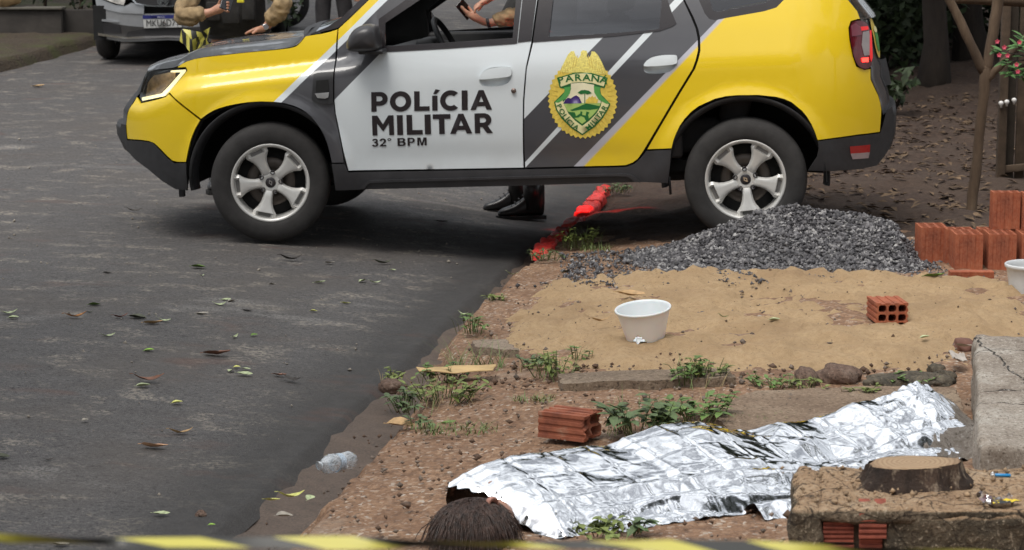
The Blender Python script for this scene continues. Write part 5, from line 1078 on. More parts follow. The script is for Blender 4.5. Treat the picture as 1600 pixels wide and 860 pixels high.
# lying on its side: x along the body, y away, z up
BP = [(.95, .02, .105), (.75, .02, .11), (.55, .02, .12), (.40, .0, .13), (.30, -.01, .125), (.245, -.02, .115), (.16, -.035, .10), (.08, -.045, .10),
      (.44, .13, .10), (.62, .22, .07), (.80, .20, .05), (.42, -.13, .09), (.62, -.20, .06), (.80, -.17, .05),
      (.98, .10, .09), (1.32, .11, .08), (1.66, .09, .075), (1.74, .10, .15), (.98, -.07, .09), (1.32, -.08, .075), (1.66, -.05, .07), (1.74, -.05, .14)]
BE = [(0, 1), (1, 2), (2, 3), (3, 4), (4, 5), (5, 6), (6, 7), (3, 8), (8, 9), (9, 10), (3, 11), (11, 12), (12, 13), (0, 14), (14, 15), (15, 16), (16, 17), (0, 18), (18, 19), (19, 20), (20, 21)]
BR = [r*k_ for k_, r in zip([.50]*14+[.48]*8, (.10, .095, .105, .11, .07, .055, .088, .075, .05, .04, .03, .05, .04, .03, .08, .06, .042, .035, .08, .06, .042, .035))]
BP = [(x, y*.55+.05, .02+(z-.02)*(.36 if x < .9 else .28)) for x, y, z in BP]
body = skin_mesh('body', BP, BE, BR, m_skin, pers)
# face details: nose and closed profile lie in the shade of the foil, ear towards the camera
hx, hy, hz = .115, -.042, .105
def head_pt(a, e, k=1.0):                   # a round the long axis, e along it
    return None
b = MB()
for (dx, dy, dz, r) in ((.03, .085, .02, .016), (.05, .08, .0, .012)): b.tube([(hx+dx, hy+dy-.03, hz+dz), (hx+dx, hy+dy, hz+dz)], [r, r*.6], 10)
b.build('nose', m_skin, pers)
inv = Matrix.Rotation(-yaw, 4, 'Z') @ Matrix.Translation(-Vector((ax0.x, ax0.y, base_z)))
ep = inv @ Vector(HD[1]); hp = inv @ Vector(HD[0])
m_hair = simple('dark_brown_hair', (.042, .022, .015), .45, var=.75, scale=55, Specular_IOR_Level=.5)
rh = random.Random(4)
# skull in the hair's own frame
hc = Vector((hp.x+.034, hp.y+.072, .064)); hr = Vector((.110, .084, .060))
bm = bmesh.new(); bmesh.ops.create_uvsphere(bm, u_segments=28, v_segments=18, radius=1)
for v in bm.verts: v.co = hc+Vector((v.co.x*hr.x, v.co.y*hr.y, v.co.z*hr.z))
me = bpy.data.meshes.new('hair'); bm.to_mesh(me); bm.free(); me.materials.append(m_hair); me.polygons.foreach_set('use_smooth', [True]*len(me.polygons)); hair = bpy.data.objects.new('hair', me); C.objects.link(hair); hair.parent = pers
b = MB()
cl_ = [(rh.gauss(0, .28), rh.gauss(0, .28)) for _ in range(23)]
for i in range(3200):                        # locks that fall from the crown to the ground
    th = rh.uniform(-.15*PI, 1.15*PI); ph = rh.uniform(0, 1)
    d = Vector((math.cos(th)*rh.uniform(-1, .35), -abs(math.sin(th))*1.0+rh.uniform(-.2, .5), rh.uniform(.05, 1))).normalized()
    p = hc+Vector((d.x*hr.x, d.y*hr.y, d.z*hr.z))*1.0
    if (p-ep).length < .022: continue
    fall = Vector((-.60*rh.uniform(.1, 1.5)+cl_[i % 23][0], -.70*rh.uniform(.2, 1.3)+cl_[i % 23][1], 0)); L = rh.uniform(.07, .15); P = []; q = p.copy(); v = (d*.10+fall*.8).normalized()
    for s in range(6):
        P.append(q.copy()); v = (v+Vector((rh.gauss(0, .10), rh.gauss(0, .10), -.55+rh.uniform(-.1, .1)))).normalized(); q = q+v*L/5
        e = q-hc; k = math.sqrt((e.x/hr.x)**2+(e.y/hr.y)**2+(e.z/hr.z)**2)
        if k < 1.02: q = hc+e*((1.02+rh.uniform(0, .07))/max(k, .2))
        if q.z < .006: q.z = .006+rh.uniform(0, .012)
    w = rh.uniform(.0005, .0015); b.tube(P, [w, w*1.2, w*1.1, w, w*.7, w*.25], 4, False)
b.build('hair_locks', m_hair, hair)
b = MB(); n = 20; V = []; Fc = []               # ear: rim, hollow, lobe
E0 = Vector((ep.x, ep.y-.012, ep.z+.006)); ex = Vector((.80, .1, .45)).normalized(); ez = Vector((-.5, -.15, .8)).normalized(); ey = Vector((0, -1, .15))
for rr, dd in ((1, -.012), (1.08, .004), (.9, .009), (.66, .004), (.4, -.004), (.05, -.006)):
    for k in range(n):
        a = 2*PI*k/n; c = .020*rr*(1 if math.sin(a) > 0 else .85); V.append(E0+ex*(math.cos(a)*c)+ez*(math.sin(a)*.030*rr)+ey*dd)
b.add(V, [(i*n+k, i*n+(k+1) % n, (i+1)*n+(k+1) % n, (i+1)*n+k) for i in range(5) for k in range(n)]); b.build('ear', simple('ear_skin', (.42, .20, .15), .5), pers)
skull = MB(); V = []
bm = bmesh.new(); bmesh.ops.create_uvsphere(bm, u_segments=20, v_segments=14, radius=1)
for v in bm.verts: v.co = hc+Vector((.085+v.co.x*.062, .025+v.co.y*.060, -.012+v.co.z*.060))
me = bpy.data.meshes.new('face'); bm.to_mesh(me); bm.free(); me.materials.append(m_skin); me.polygons.foreach_set('use_smooth', [True]*len(me.polygons)); o = bpy.data.objects.new('face', me); C.objects.link(o); o.parent = pers
# ---- foil: one crumpled sheet
rf = np.random.RandomState(12)
def facets(s, t, cell, seed, sx=1.0):       # piecewise-flat random relief: heights on a jittered triangulation
    r = np.random.RandomState(seed); s0, s1, t0, t1 = s.min()-.3, s.max()+.3, t.min()-.3, t.max()+.3
    ns, nt = int((s1-s0)/(cell*sx))+2, int((t1-t0)/cell)+2
    P = np.array([(s0+(i+r.uniform(-.45, .45))*cell*sx, t0+(j+r.uniform(-.45, .45))*cell) for i in range(ns) for j in range(nt)]); H = r.uniform(-1, 1, len(P))
    V, E, Fc, *_ = geometry.delaunay_2d_cdt([Vector(p) for p in P], [], [], 0, 1e-7)
    gs, gt = np.arange(s0, s1, .004), np.arange(t0, t1, .004); out = np.zeros((len(gt), len(gs)))
    for f in Fc:
        a, b_, c = (np.array(V[i][:]) for i in f); h0, h1, h2 = H[f[0]], H[f[1]], H[f[2]]
        i0, i1 = np.searchsorted(gs, [min(a[0], b_[0], c[0]), max(a[0], b_[0], c[0])]); j0, j1 = np.searchsorted(gt, [min(a[1], b_[1], c[1]), max(a[1], b_[1], c[1])])
        if i1 <= i0 or j1 <= j0: continue
        ss, tt = np.meshgrid(gs[i0:i1], gt[j0:j1]); D = (b_[1]-c[1])*(a[0]-c[0])+(c[0]-b_[0])*(a[1]-c[1])
        if abs(D) < 1e-12: continue
        l0 = ((b_[1]-c[1])*(ss-c[0])+(c[0]-b_[0])*(tt-c[1]))/D; l1 = ((c[1]-a[1])*(ss-c[0])+(a[0]-c[0])*(tt-c[1]))/D; l2 = 1-l0-l1
        m = (l0 >= -1e-6) & (l1 >= -1e-6) & (l2 >= -1e-6); out[j0:j1, i0:i1][m] = (l0*h0+l1*h1+l2*h2)[m]
    fi = np.clip((s-s0)/.004, 0, len(gs)-1.001); fj = np.clip((t-t0)/.004, 0, len(gt)-1.001); i = fi.astype(int); j = fj.astype(int); u = fi-i; v = fj-j
    return (out[j, i]*(1-u)+out[j, i+1]*u)*(1-v)+(out[j+1, i]*(1-u)+out[j+1, i+1]*u)*v
sv = np.arange(0, LEN+.06, .0048); tv = np.linspace(0, 1, 170)
SS, QQ = np.meshgrid(sv, tv)
near = np.interp(sv, [0, .1, .25, .4, .55, .75, .95, 1.15, 1.35, 1.6, LEN, LEN+.1], [-.02, -.08, -.235, -.27, -.275, -.285, -.29, -.27, -.235, -.20, -.17, -.13])
far = np.interp(sv, [0, .1, .3, .5, .8, 1.05, 1.2, 1.5, LEN, LEN+.1], [.11, .145, .205, .25, .27, .22, .19, .20, .20, .16])
near = near+(fbm(sv*5, sv*0, 3, 5)-.5)*.05; far = far+(fbm(sv*5, sv*0+4, 3, 6)-.5)*.04
s_open = np.interp(tv, [0, .12, .35, .6, .8, 1], [.185, .160, .105, .055, .035, .05])+.006*np.sin(tv*40)        # the end over the head is drawn back on the near side
SS = s_open[:, None]+(SS-0)*(1-s_open[:, None]/(LEN+.06))
near = np.interp(SS, sv, near); far = np.interp(SS, sv, far)
TT = near+(far-near)*QQ
ridge_h = np.interp(SS, [0, .06, .16, .28, .42, .60, .80, .95, 1.05, 1.18, 1.30, 1.50, 1.68, 1.80, 1.86, LEN, LEN+.1], [.085, .112, .150, .165, .175, .182, .190, .195, .180, .158, .152, .158, .185, .240, .240, .16, .05])
# far flank steep, top gently tipped towards the street, near flank a short crumpled drop
topf = np.interp(SS, [0, .2, .5, .9, 1.2, 1.5, 1.75, LEN], [.085, .10, .13, .15, .13, .12, .10, .10]); drop = np.interp(SS, [0, .15, .3, .6, 1.0, 1.3, 1.6, LEN], [.62, .52, .38, .36, .38, .38, .40, .5])
fr = np.clip((far-TT)/np.maximum(far-topf, .03), 0, 1)
nt = near+.085*np.clip(ridge_h/.2, .4, 1); inn = np.clip((topf-TT)/(topf-nt), 0, 1)
body_ = 1-(1-drop)*inn**1.25; nr_ = np.clip((TT-near)/(nt-near), 0, 1)
Hh = ridge_h*np.where(TT > topf, fr**.8, body_)*nr_**.85
Hh = np.maximum(Hh, .012)
soft = np.clip(Hh/.08, .25, 1)
SF = 1.0
f1 = facets(SS, TT, .16, 21, 1.4); f2 = facets(SS+TT*.4, TT, .07, 22, 1.6); f3 = facets(SS, TT, .030, 23, 1.3); f4 = facets(SS+TT*.5, TT, .015, 24)
edge_cr = np.clip(1-Hh/.07, 0, 1)+.45*np.exp(-((SS-1.76)/.16)**2)+.9*np.exp(-((SS-.36)/.11)**2-((TT+.21)/.07)**2)
flank = 1-.6*np.clip(1-(TT-near)/.10, 0, 1)
Hh = Hh+soft*flank*(f1*.026+f2*(.0105-.004*np.exp(-((SS-.65)/.30)**2)))+f3*(.0024-.0014*np.exp(-((SS-.65)/.30)**2)+.0050*np.clip(edge_cr, 0, 1.4))+f4*(.0005+.0028*np.clip(edge_cr, 0, 1.4))
for k, (A_, per, ph, amp) in enumerate(((0, .150, .03, .0042), (1, .100, .02, .0042))):       # the folds it was packed in
    q = (SS+TT*.22+(f1*.010)) if A_ == 0 else (TT-SS*.03+.008*f1)
    cellk = np.floor((q+ph)/per+.5).astype(int); rk = np.random.RandomState(60+k); am = rk.uniform(.45, 1.0, 400)*rk.choice([1, -1], 400)
    d = np.abs(((q+ph)/per+.5) % 1-.5)*per; Hh = Hh+am[np.clip(cellk+100, 0, 399)]*amp*np.clip(1-d/.013, 0, 1)*np.clip(Hh/.05, 0, 1)
# pulled folds fanning out from the feet
rad = np.hypot(SS-1.83, TT-.05); an = np.arctan2(TT-.05, SS-1.83); Hh = Hh+.010*(np.abs(((an*1.9+f1*.6) % 1)-.5)*2)*np.clip(rad/.12, 0, 1)*np.clip(1-rad/.48, 0, 1)-.004*np.clip(1-rad/.5, 0, 1)
long_ = np.abs(((TT*13+SS*1.2+f1*.35) % 1)-.5)*2; Hh = Hh+.018*long_*np.clip((SS-.35)/.2, 0, 1)*np.clip(1-(TT+.15)/.09, 0, 1)*np.clip(Hh/.03, 0, 1)
keep = np.ones(SS.shape, bool)
X_ = SS+.012*f2*np.clip(edge_cr, 0, 1); Y_ = TT
Vs = np.stack([X_.ravel(), Y_.ravel(), np.maximum(Hh, .004).ravel()], 1)
nu, nv = len(sv), len(tv); idx = np.arange(nu*nv).reshape(nv, nu); kf = keep[:-1, :-1] & keep[1:, :-1] & keep[:-1, 1:] & keep[1:, 1:]
Fq = np.stack([idx[:-1, :-1], idx[:-1, 1:], idx[1:, 1:], idx[1:, :-1]], -1)[kf]
g = G('silver_foil'); g.set(Base_Color=(.86, .87, .89), Metallic=1.0, Roughness=.10); g.bump(g.noise(30, 3, .55, g.map((1, 1.6, 1))), .12, .01); m_foil = g.m
fb = mesh('foil_blanket', Vs, Fq, m_foil); bm = bmesh.new(); bm.from_mesh(fb.data); bmesh.ops.delete(bm, geom=[v for v in bm.verts if not v.link_faces], context='VERTS'); bm.to_mesh(fb.data); bm.free()
fb.location = (ax0.x, ax0.y, base_z); fb.rotation_euler.z = yaw; tag(fb, 'crumpled silver foil emergency blanket spread over a lying person on the pavement', 'foil blanket')
# the loose strip of foil that lies beside it, near side
sv2 = np.arange(.86, 1.36, .006); tv2 = np.linspace(0, 1, 40); S2, Q2 = np.meshgrid(sv2, tv2); n2_ = np.interp(sv2, [.86, .95, 1.1, 1.36], [-.372, -.39, -.385, -.35])+(fbm(sv2*14, sv2*0, 3, 9)-.5)*.03
T2 = n2_[None, :]+Q2*.115; H2 = .010+.040*np.sin(Q2*PI)**1.2+.006*facets(S2, T2, .05, 31, 1.6)+.003*facets(S2, T2, .02, 32)
i2 = np.arange(S2.size).reshape(S2.shape); F2q = np.stack([i2[:-1, :-1], i2[:-1, 1:], i2[1:, 1:], i2[1:, :-1]], -1).reshape(-1, 4)
o = mesh('foil_hem', np.stack([S2.ravel(), T2.ravel(), np.maximum(H2, .003).ravel()], 1), F2q, m_foil, fb)

# ================================================================ officers beyond the car
m_khaki = simple('khaki_cloth', (.27, .19, .10), .92, var=.4, scale=16, bump=1.0, bscale=26); m_vest = simple('dark_vest', (.020, .019, .018), .85, var=.4, scale=30, bump=.5, bscale=90); m_trou = simple('dark_trousers', (.030, .027, .028), .9, var=.3, scale=18, bump=.4)
m_boot = simple('black_boot_leather', (.014, .013, .013), .28, var=.2, scale=20); m_skin2 = simple('warm_skin', (.46, .235, .15), .5, var=.12, scale=40, Subsurface_Weight=.08); m_hairb = simple('black_hair', (.010, .009, .009), .6)
def figure(name, loc, J, label, hands=(), trousers=m_trou, sleeve=m_khaki, shirt=m_khaki, vest=None, boots=True, rz=0):
    """J: joints in metres, local: pelvis, chest, neck, head, (sh, el, wr) right/left, (hip, kn, an, toe) right/left"""
    r = empty(name, loc, rz); tag(r, label, 'person'); V3 = lambda k: Vector(J[k])
    P = [V3('pelvis'), V3('pelvis').lerp(V3('chest'), .5), V3('chest'), V3('neck'), V3('head')-Vector((0, 0, .09)), V3('head'), V3('head')+Vector((0, 0, .09))]
    E = [(0, 1), (1, 2), (2, 3), (3, 4), (4, 5), (5, 6)]; R_ = [.125, .12, .135, .058, .062, .092, .07]
    def chain(base, pts, rad):
        k = base
        for p, q in zip(pts, rad): P.append(Vector(p)); E.append((k, len(P)-1)); R_.append(q); k = len(P)-1
        return k
    ends = {}
    for s in 'RL':
        ends[s] = chain(2, [J['sh'+s], J['el'+s], Vector(J['el'+s]).lerp(Vector(J['wr'+s]), .4), J['wr'+s]], [.062, .042, .040, .028])
        chain(0, [J['hip'+s], J['kn'+s], Vector(J['kn'+s]).lerp(Vector(J['an'+s]), .35), J['an'+s], J['toe'+s]], [.092, .060, .056, .042, .034])
    for s, H in hands:                      # H: palm centre, list of finger polylines
        k = chain(ends[s], [H[0]], [.032])
        for f in H[1]: chain(k, f, [.0125]+[.0098]*(len(f)-2)+[.0075])
    skin_mesh('body', P, E, R_, m_skin2, r)
    e = lambda a, b, t: Vector(J[a]).lerp(Vector(J[b]), t)
    Q = [V3('pelvis')-Vector((0, 0, .02)), V3('pelvis').lerp(V3('chest'), .5), V3('chest'), V3('chest').lerp(V3('neck'), .7)]; QE = [(0, 1), (1, 2), (2, 3)]; QR = [.150, .142, .155, .075]
    for s in 'RL':
        k = len(Q); Q += [Vector(J['sh'+s]), e('sh'+s, 'el'+s, .5), Vector(J['el'+s]), e('el'+s, 'wr'+s, .3), e('el'+s, 'wr'+s, .6), e('el'+s, 'wr'+s, .90)]; QE += [(2, k), (k, k+1), (k+1, k+2), (k+2, k+3), (k+3, k+4), (k+4, k+5)]; QR += [.082, .074, .068, .068, .060, .046]
    sh = skin_mesh('uniform_shirt', Q, QE, QR, shirt, r, 3)
    for v in sh.data.vertices: v.co += v.normal*((float(fbm(v.co.x*26+v.co.z*17, v.co.z*38-v.co.y*22, 3, 5))-.5)*.040)
    Q = [V3('pelvis')+Vector((0, 0, .05)), V3('pelvis')-Vector((0, 0, .05))]; QE = [(0, 1)]; QR = [.150, .150]
    for s in 'RL':
        k = len(Q); Q += [Vector(J['hip'+s])-Vector((0, 0, .04)), e('hip'+s, 'kn'+s, .5), Vector(J['kn'+s]), e('kn'+s, 'an'+s, .45), e('kn'+s, 'an'+s, .88)]; QE += [(1, k), (k, k+1), (k+1, k+2), (k+2, k+3), (k+3, k+4)]; QR += [.108, .092, .078, .072, .062]
    skin_mesh('trousers', Q, QE, QR, trousers, r)
    if boots:
        for s in 'RL':
            a, t = Vector(J['an'+s]), Vector(J['toe'+s]); h = (t-a); h.z = 0; L = h.length; h.normalize(); sd = Vector((-h.y, h.x, 0)); g0 = a.z-.085
            b = MB(); sec = [(-.085, .034, .02, .30), (-.07, .042, .02, .21), (-.03, .046, .02, .22), (.03, .045, .02, .17), (.08, .046, .018, .125), (.13, .050, .018, .095), (.17, .049, .018, .085), (.205, .040, .02, .072), (.228, .020, .024, .052)]
            n = 14; V = []
            for x, w, z0, z1 in sec:
                for k in range(n):
                    an = 2*PI*k/n; V.append(a+h*x+sd*(w*math.cos(an)*(1 if math.sin(an) < 0 else .82))+Vector((0, 0, g0-a.z+z0+(z1-z0)*(.5+.5*math.sin(an)))))
            b.add(V, [(i*n+k, i*n+(k+1) % n, (i+1)*n+(k+1) % n, (i+1)*n+k) for i in range(len(sec)-1) for k in range(n)]+[tuple(range(n))[::-1], tuple((len(sec)-1)*n+k for k in range(n))])
            bo = b.build('boot', m_boot, r); m = bo.modifiers.new('s', 'SUBSURF'); m.levels = m.render_levels = 1
            b = MB(); b.tube([a+Vector((0, 0, -.02)), a+Vector((0, 0, .10)), a+Vector((0, 0, .20))], [.060, .056, .060], 14); b.build('boot_shaft', m_boot, bo)
            b = MB(); sole = [(-.092, .034), (-.05, .046), (.03, .044), (.13, .054), (.20, .045), (.238, .018)]; pts = [(x, w) for x, w in sole]+[(x, -w) for x, w in sole[::-1]]
            V = [a+h*x+sd*w+Vector((0, 0, g0-a.z+z)) for z in (.0, .024) for x, w in pts]; k = len(pts); b.add(V, [tuple(range(k))[::-1], tuple(range(k, 2*k))]+[(i, (i+1) % k, k+(i+1) % k, k+i) for i in range(k)]); b.build('sole', m_dark, bo, False)
            b = MB()
            for q in range(5): p = a+h*(.035+.026*q)+Vector((0, 0, g0-a.z+.175-.022*q)); b.tube([p-sd*.024, p+Vector((0, 0, .006)), p+sd*.024], .0035, 6)
            b.build('laces', simple('boot_laces', (.05, .05, .05), .5), bo)
    hd = V3('head'); bm = bmesh.new(); bmesh.ops.create_uvsphere(bm, u_segments=20, v_segments=14, radius=1)
    bmesh.ops.delete(bm, geom=[v for v in bm.verts if v.co.z < -.15 and v.co.y < .3], context='VERTS')
    for v in bm.verts: v.co = hd+Vector((v.co.x*.098, v.co.y*.112+.01, v.co.z*.11+.045))
    me = bpy.data.meshes.new('hair'); bm.to_mesh(me); bm.free(); me.materials.append(m_hairb); o = bpy.data.objects.new('hair', me); C.objects.link(o); o.parent = r
    f = V3('toeR')-V3('anR'); f.z = 0; f.normalize(); b = MB(); b.tube([hd+f*.085+Vector((0, 0, .02)), hd+f*.115-Vector((0, 0, .015)), hd+f*.09-Vector((0, 0, .025))], [.008, .014, .010], 8); b.build('nose', m_skin2, r)
    sdv = Vector((-f.y, f.x, 0))
    for q in (-1, 1):
        b = MB(); b.tube([hd+f*.080+sdv*(q*.034)+Vector((0, 0, .025)), hd+f*.092+sdv*(q*.034)+Vector((0, 0, .025))], [.012, .006], 8); b.build('eye', simple('eye_dark', (.02, .015, .012), .2), r)
        b = MB(); b.tube([hd+sdv*(q*.09)+Vector((0, 0, -.03)), hd+sdv*(q*.105)+Vector((0, 0, .03))], [.012, .018], 8); b.build('ear', m_skin2, r)
    b = MB(); b.tube([hd+f*.088+sdv*-.024-Vector((0, 0, .055)), hd+f*.098-Vector((0, 0, .057)), hd+f*.088+sdv*.024-Vector((0, 0, .055))], .005, 6); b.build('mouth', simple('lips', (.32, .12, .10), .5), r)
    if vest:
        pe, ch = V3('pelvis'), V3('chest'); b = MB(); b.tube([pe.lerp(ch, .22), pe.lerp(ch, .5), ch, ch+Vector((0, 0, .14))], [.215, .225, .225, .15], 24, sq=.78, up=(0, 1, 0)); vo = b.build('ballistic_vest', m_vest, r)
        for v in vo.data.vertices: v.co += v.normal*((float(fbm(v.co.x*14, v.co.z*18+v.co.y*9, 3, 8))-.5)*.02)
        for (x, z, w, h) in vest:
            b = MB(); b.box(pe+Vector((x, -.175, z)), (w, .06, h), bev=.012); b.build('vest_pouch', m_vest, vo)
        b = MB(); b.tube([pe+Vector((.165*math.cos(t), .145*math.sin(t), .055)) for t in np.linspace(0, 2*PI, 25)], .024, 8, False); b.build('duty_belt', m_boot, r)
    return r
def pt(px_pts): return [Vector(p) for p in px_pts]
# --- officer leaning on the bonnet
oa = Vector((-1.86, 14.55, gz(-1.86, 14.55)))
A_ = pt([(-2.146,14.2,1.185),(-2.001,14.2,1.202),(-1.892,14.2,1.243),(-1.858,14.2,1.26),(-1.824,14.2,1.292),(-1.847,14.2,1.227),(-1.817,14.2,1.26),(-1.932,14.2,1.325),(-1.885,14.2,1.367)]); B_ = pt([(-1.476,14.28,1.281),(-1.553,14.28,1.157),(-1.609,14.28,1.115)])
W_ = pt([(-1.648,14.22,1.106),(-1.681,14.22,1.093),(-1.715,14.22,1.085)])
loc = lambda p: tuple(p-oa)
palmR = A_[2]; fing = lambda p0, ds: [tuple(p0+Vector(d)-oa) for d in ds]
handR = (loc(palmR), [fing(palmR, [(.035, -.02, .03+.018*i-.04), (.062, -.045, .03+.018*i-.045), (.052, -.07, .035+.018*i-.045)]) for i in range(4)]+[fing(palmR, [(.0, -.01, .045), (.02, -.03, .075), (.04, -.04, .085)])])
palmL = W_[0]
handL = (loc(palmL), [fing(palmL, [(-.03, -.012+.016*i-.02, .0), (-.06, -.016+.018*i-.02, -.012), (-.085, -.016+.019*i-.02, -.026)]) for i in range(4)]+[fing(palmL, [(-.005, -.04, .0), (-.02, -.06, -.012), (-.035, -.07, -.022)])])
px = lambda x, y=14.5: x
JA = dict(pelvis=(0, .02, .99), chest=(.0, -.03, 1.36), neck=(0, -.03, 1.54), head=(0, -.06, 1.69), shR=(-.21, -.02, 1.44), elR=loc(A_[0]), wrR=loc(A_[1]+(A_[2]-A_[1])*.35), shL=(.21, -.02, 1.44), elL=loc(B_[0]), wrL=loc(B_[2]),
          hipR=(-.10, .02, .93), knR=(-.11, -.0, .50), anR=(-.12, .02, .09), toeR=(-.13, -.15, .035), hipL=(.10, .02, .93), knL=(.13, .0, .50), anL=(.15, .03, .09), toeL=(.17, -.14, .035))
fa = figure('person', oa, JA, 'officer in khaki shirt and black vest leaning a watch hand on the bonnet', [('R', handR), ('L', handL)], vest=[(-.10, .22, .10, .13), (.02, .21, .11, .15), (.13, .24, .09, .16)])
m_ph = simple('phone_black', (.012, .012, .014), .25)
m_watch = simple('watch_steel', (.35, .35, .36), .3, .8)
wp = Vector(loc(B_[2])); wd = (Vector(loc(B_[2]))-Vector(loc(B_[0]))).normalized()
b = MB(); M_ = wd.to_track_quat('Z', 'Y').to_matrix().to_4x4(); M_.translation = wp; b.lathe([(.036, -.012), (.040, -.010), (.040, .010), (.036, .012)], 24, M_); b.build('watch_strap', m_boot, fa)
b = MB(); M_ = Vector((.15, -1, .25)).to_track_quat('Z', 'Y').to_matrix().to_4x4(); M_.translation = wp+Vector((.004, -.038, .008)); b.lathe([(.021, -.004), (.022, .004), (.019, .007), (0, .0072)], 24, M_); wc = b.build('watch_case', m_watch, fa)
b = MB(); b.lathe([(.0165, .0078), (0, .008)], 24, M_); b.build('watch_dial', simple('grey_dial', (.12, .12, .13), .3), wc)
b = MB(); p = Vector([(-1.751,14.14,1.299)][0])-oa; b.box(p, (.045, .02, .03), bev=.004); b.build('yellow_tag', simple('yellow_patch', (.75, .65, .03), .6), fa)
ph = MB(); ph.box((0, 0, 0), (.075, .010, .155), bev=.004); o = ph.build('mobile_phone', m_ph, None, False); o.location = palmR+Vector((.055, -.030, .062)); o.rotation_euler = (RAD(-25), RAD(20), RAD(12)); tag(o, 'dark phone in the raised hand of the officer behind the bonnet', 'phone')
# --- officer using a phone beyond the front door
ob = Vector((.13, 14.42, gz(.19, 14.42)-.0))
C_ = pt([(.108,14.25,1.208),(-.158,14.25,1.142),(-.258,14.25,1.179),(-.308,14.25,1.225),(-.35,14.25,1.241),(-.325,14.25,1.2),(-.366,14.25,1.262)]); D_ = pt([(.074,14.2,1.486),(-.099,14.2,1.334),(-.191,14.2,1.284),(-.249,14.2,1.264)])
loc = lambda p: tuple(p-ob)
palmR = C_[2]; palmL = D_[2]
fing = lambda p0, ds: [tuple(p0+Vector(d)-ob) for d in ds]
hR = (loc(palmR), [fing(palmR, [(-.02-.012*i, -.03, .018+.012*i), (-.045-.010*i, -.032, .040+.012*i), (-.055-.006*i, -.012, .062+.010*i)]) for i in range(4)]+[fing(palmR, [(.0, .005, .035), (-.018, .012, .060), (-.035, .006, .080)])])
hL = (loc(palmL), [fing(palmL, [(-.025, -.01-.014*i, -.012-.006*i), (-.05, -.012-.015*i, -.030-.006*i), (-.048, -.012-.016*i, -.062-.004*i)]) for i in range(4)]+[fing(palmL, [(.0, .02, -.02), (-.02, .03, -.045), (-.03, .025, -.06)])])
ft = pt([(.136,14.329,-.13),(-.186,14.555,-.091)])
JB = dict(pelvis=(.02, .05, .97), chest=(.02, .05, 1.34), neck=(0, .05, 1.52), head=(-.04, .04, 1.66), shR=(-.02, -.14, 1.40), elR=loc(C_[0]), wrR=loc(C_[1]), shL=(.0, .22, 1.40), elL=loc(D_[0]), wrL=loc(D_[1]),
          hipR=(.02, -.06, .92), knR=(.0, -.14, .50), anR=(.0, -.26, .09), toeR=(-.17, -.29, .035), hipL=(.02, .14, .92), knL=(-.05, .12, .50), anL=(-.10, .03, .09), toeL=(-.27, .0, .035))
ob.z = gz(ob.x, ob.y-.25)-.0
fb2 = figure('person', ob, JB, 'officer in khaki sleeves tapping a phone, seen through the open front window', [('R', hR), ('L', hL)], vest=[(-.10, .24, .10, .14), (.10, .24, .10, .14)])
ph = MB(); ph.box((0, 0, 0), (.072, .010, .150), bev=.004); o = ph.build('mobile_phone', m_ph, None, False); o.location = palmR+Vector((-.050, -.004, .060)); o.rotation_euler = (RAD(20), RAD(-48), RAD(25)); tag(o, 'dark phone in the hand seen through the open front door window', 'phone')
b = MB(); wd = (Vector(JB['wrR'])-Vector(JB['elR'])).normalized(); M_ = wd.to_track_quat('Z', 'Y').to_matrix().to_4x4(); M_.translation = Vector(JB['wrR'])-wd*.004; b.lathe([(.036, -.010), (.039, -.008), (.039, .008), (.036, .010)], 20, M_); b.build('wrist_strap', m_boot, fb2)
# --- bystander up the street
oc = Vector((-1.80, 22.0, gz(-1.80, 22.0)))
JC = dict(pelvis=(0, 0, .95), chest=(0, 0, 1.32), neck=(0, 0, 1.50), head=(0, -.02, 1.64), shR=(-.20, 0, 1.40), elR=(-.27, .02, 1.10), wrR=(-.22, -.10, .88), shL=(.20, 0, 1.40), elL=(.27, .02, 1.10), wrL=(.25, -.06, .84),
          hipR=(-.09, 0, .90), knR=(-.10, -.02, .50), anR=(-.11, 0, .09), toeR=(-.13, -.17, .035), hipL=(.10, 0, .90), knL=(.13, .02, .50), anL=(.15, .05, .09), toeL=(.20, -.11, .035))
oh = lambda c: (c, [[(c[0]-.02+.014*i, c[1]-.02, c[2]-.05), (c[0]-.02+.015*i, c[1]-.03, c[2]-.085)] for i in range(4)]+[[(c[0]-.03, c[1]-.04, c[2]-.03), (c[0]-.03, c[1]-.06, c[2]-.06)]])
figure('person', oc, JC, 'bystander in dark trousers standing up the street beyond the windscreen', [('R', oh((-.22, -.11, .82))), ('L', oh((.25, -.07, .78)))], shirt=m_vest)

# ================================================================ street behind: parked saloon, motorcycle, wall, hedge, trees
HY = 22.3
def facing(name, outline, mat, parent, depth, holes=(), step=.06, thick=.04, off=0.0, smp=0, c=None):
    P = [(p[0], p[2]) if len(p) == 3 else p for p in outline]
    if smp: P = smooth_poly(P, smp, keep=75)
    V2, F2 = tri2d(P, [[(p[0], p[2]) if len(p) == 3 else p for p in h] for h in holes], step); n = len(V2)
    V = [(x-c[0], depth(x, z)-off-c[1], z-c[2]) for x, z in V2]+[(x-c[0], depth(x, z)-off+thick-c[1], z-c[2]) for x, z in V2]; Fc = list(F2); cnt = set((f[i], f[(i+1) % 3]) for f in F2 for i in range(3))
    for a, b_ in cnt:
        if (b_, a) not in cnt: Fc.append((b_, a, n+a, n+b_))
    o = mesh(name, V, Fc, mat, parent, True); autosmooth(o, 40); return o
hc_ = [(-3.506,22.3,.367)][0]; HX = hc_[0]; HZ = hc_[2]
sal = empty('parked_saloon', (HX, HY+.9, gz(HX, HY+.9))); tag(sal, 'grey saloon car parked facing the camera at the upper left behind the police car', 'car'); co = tuple(sal.location)
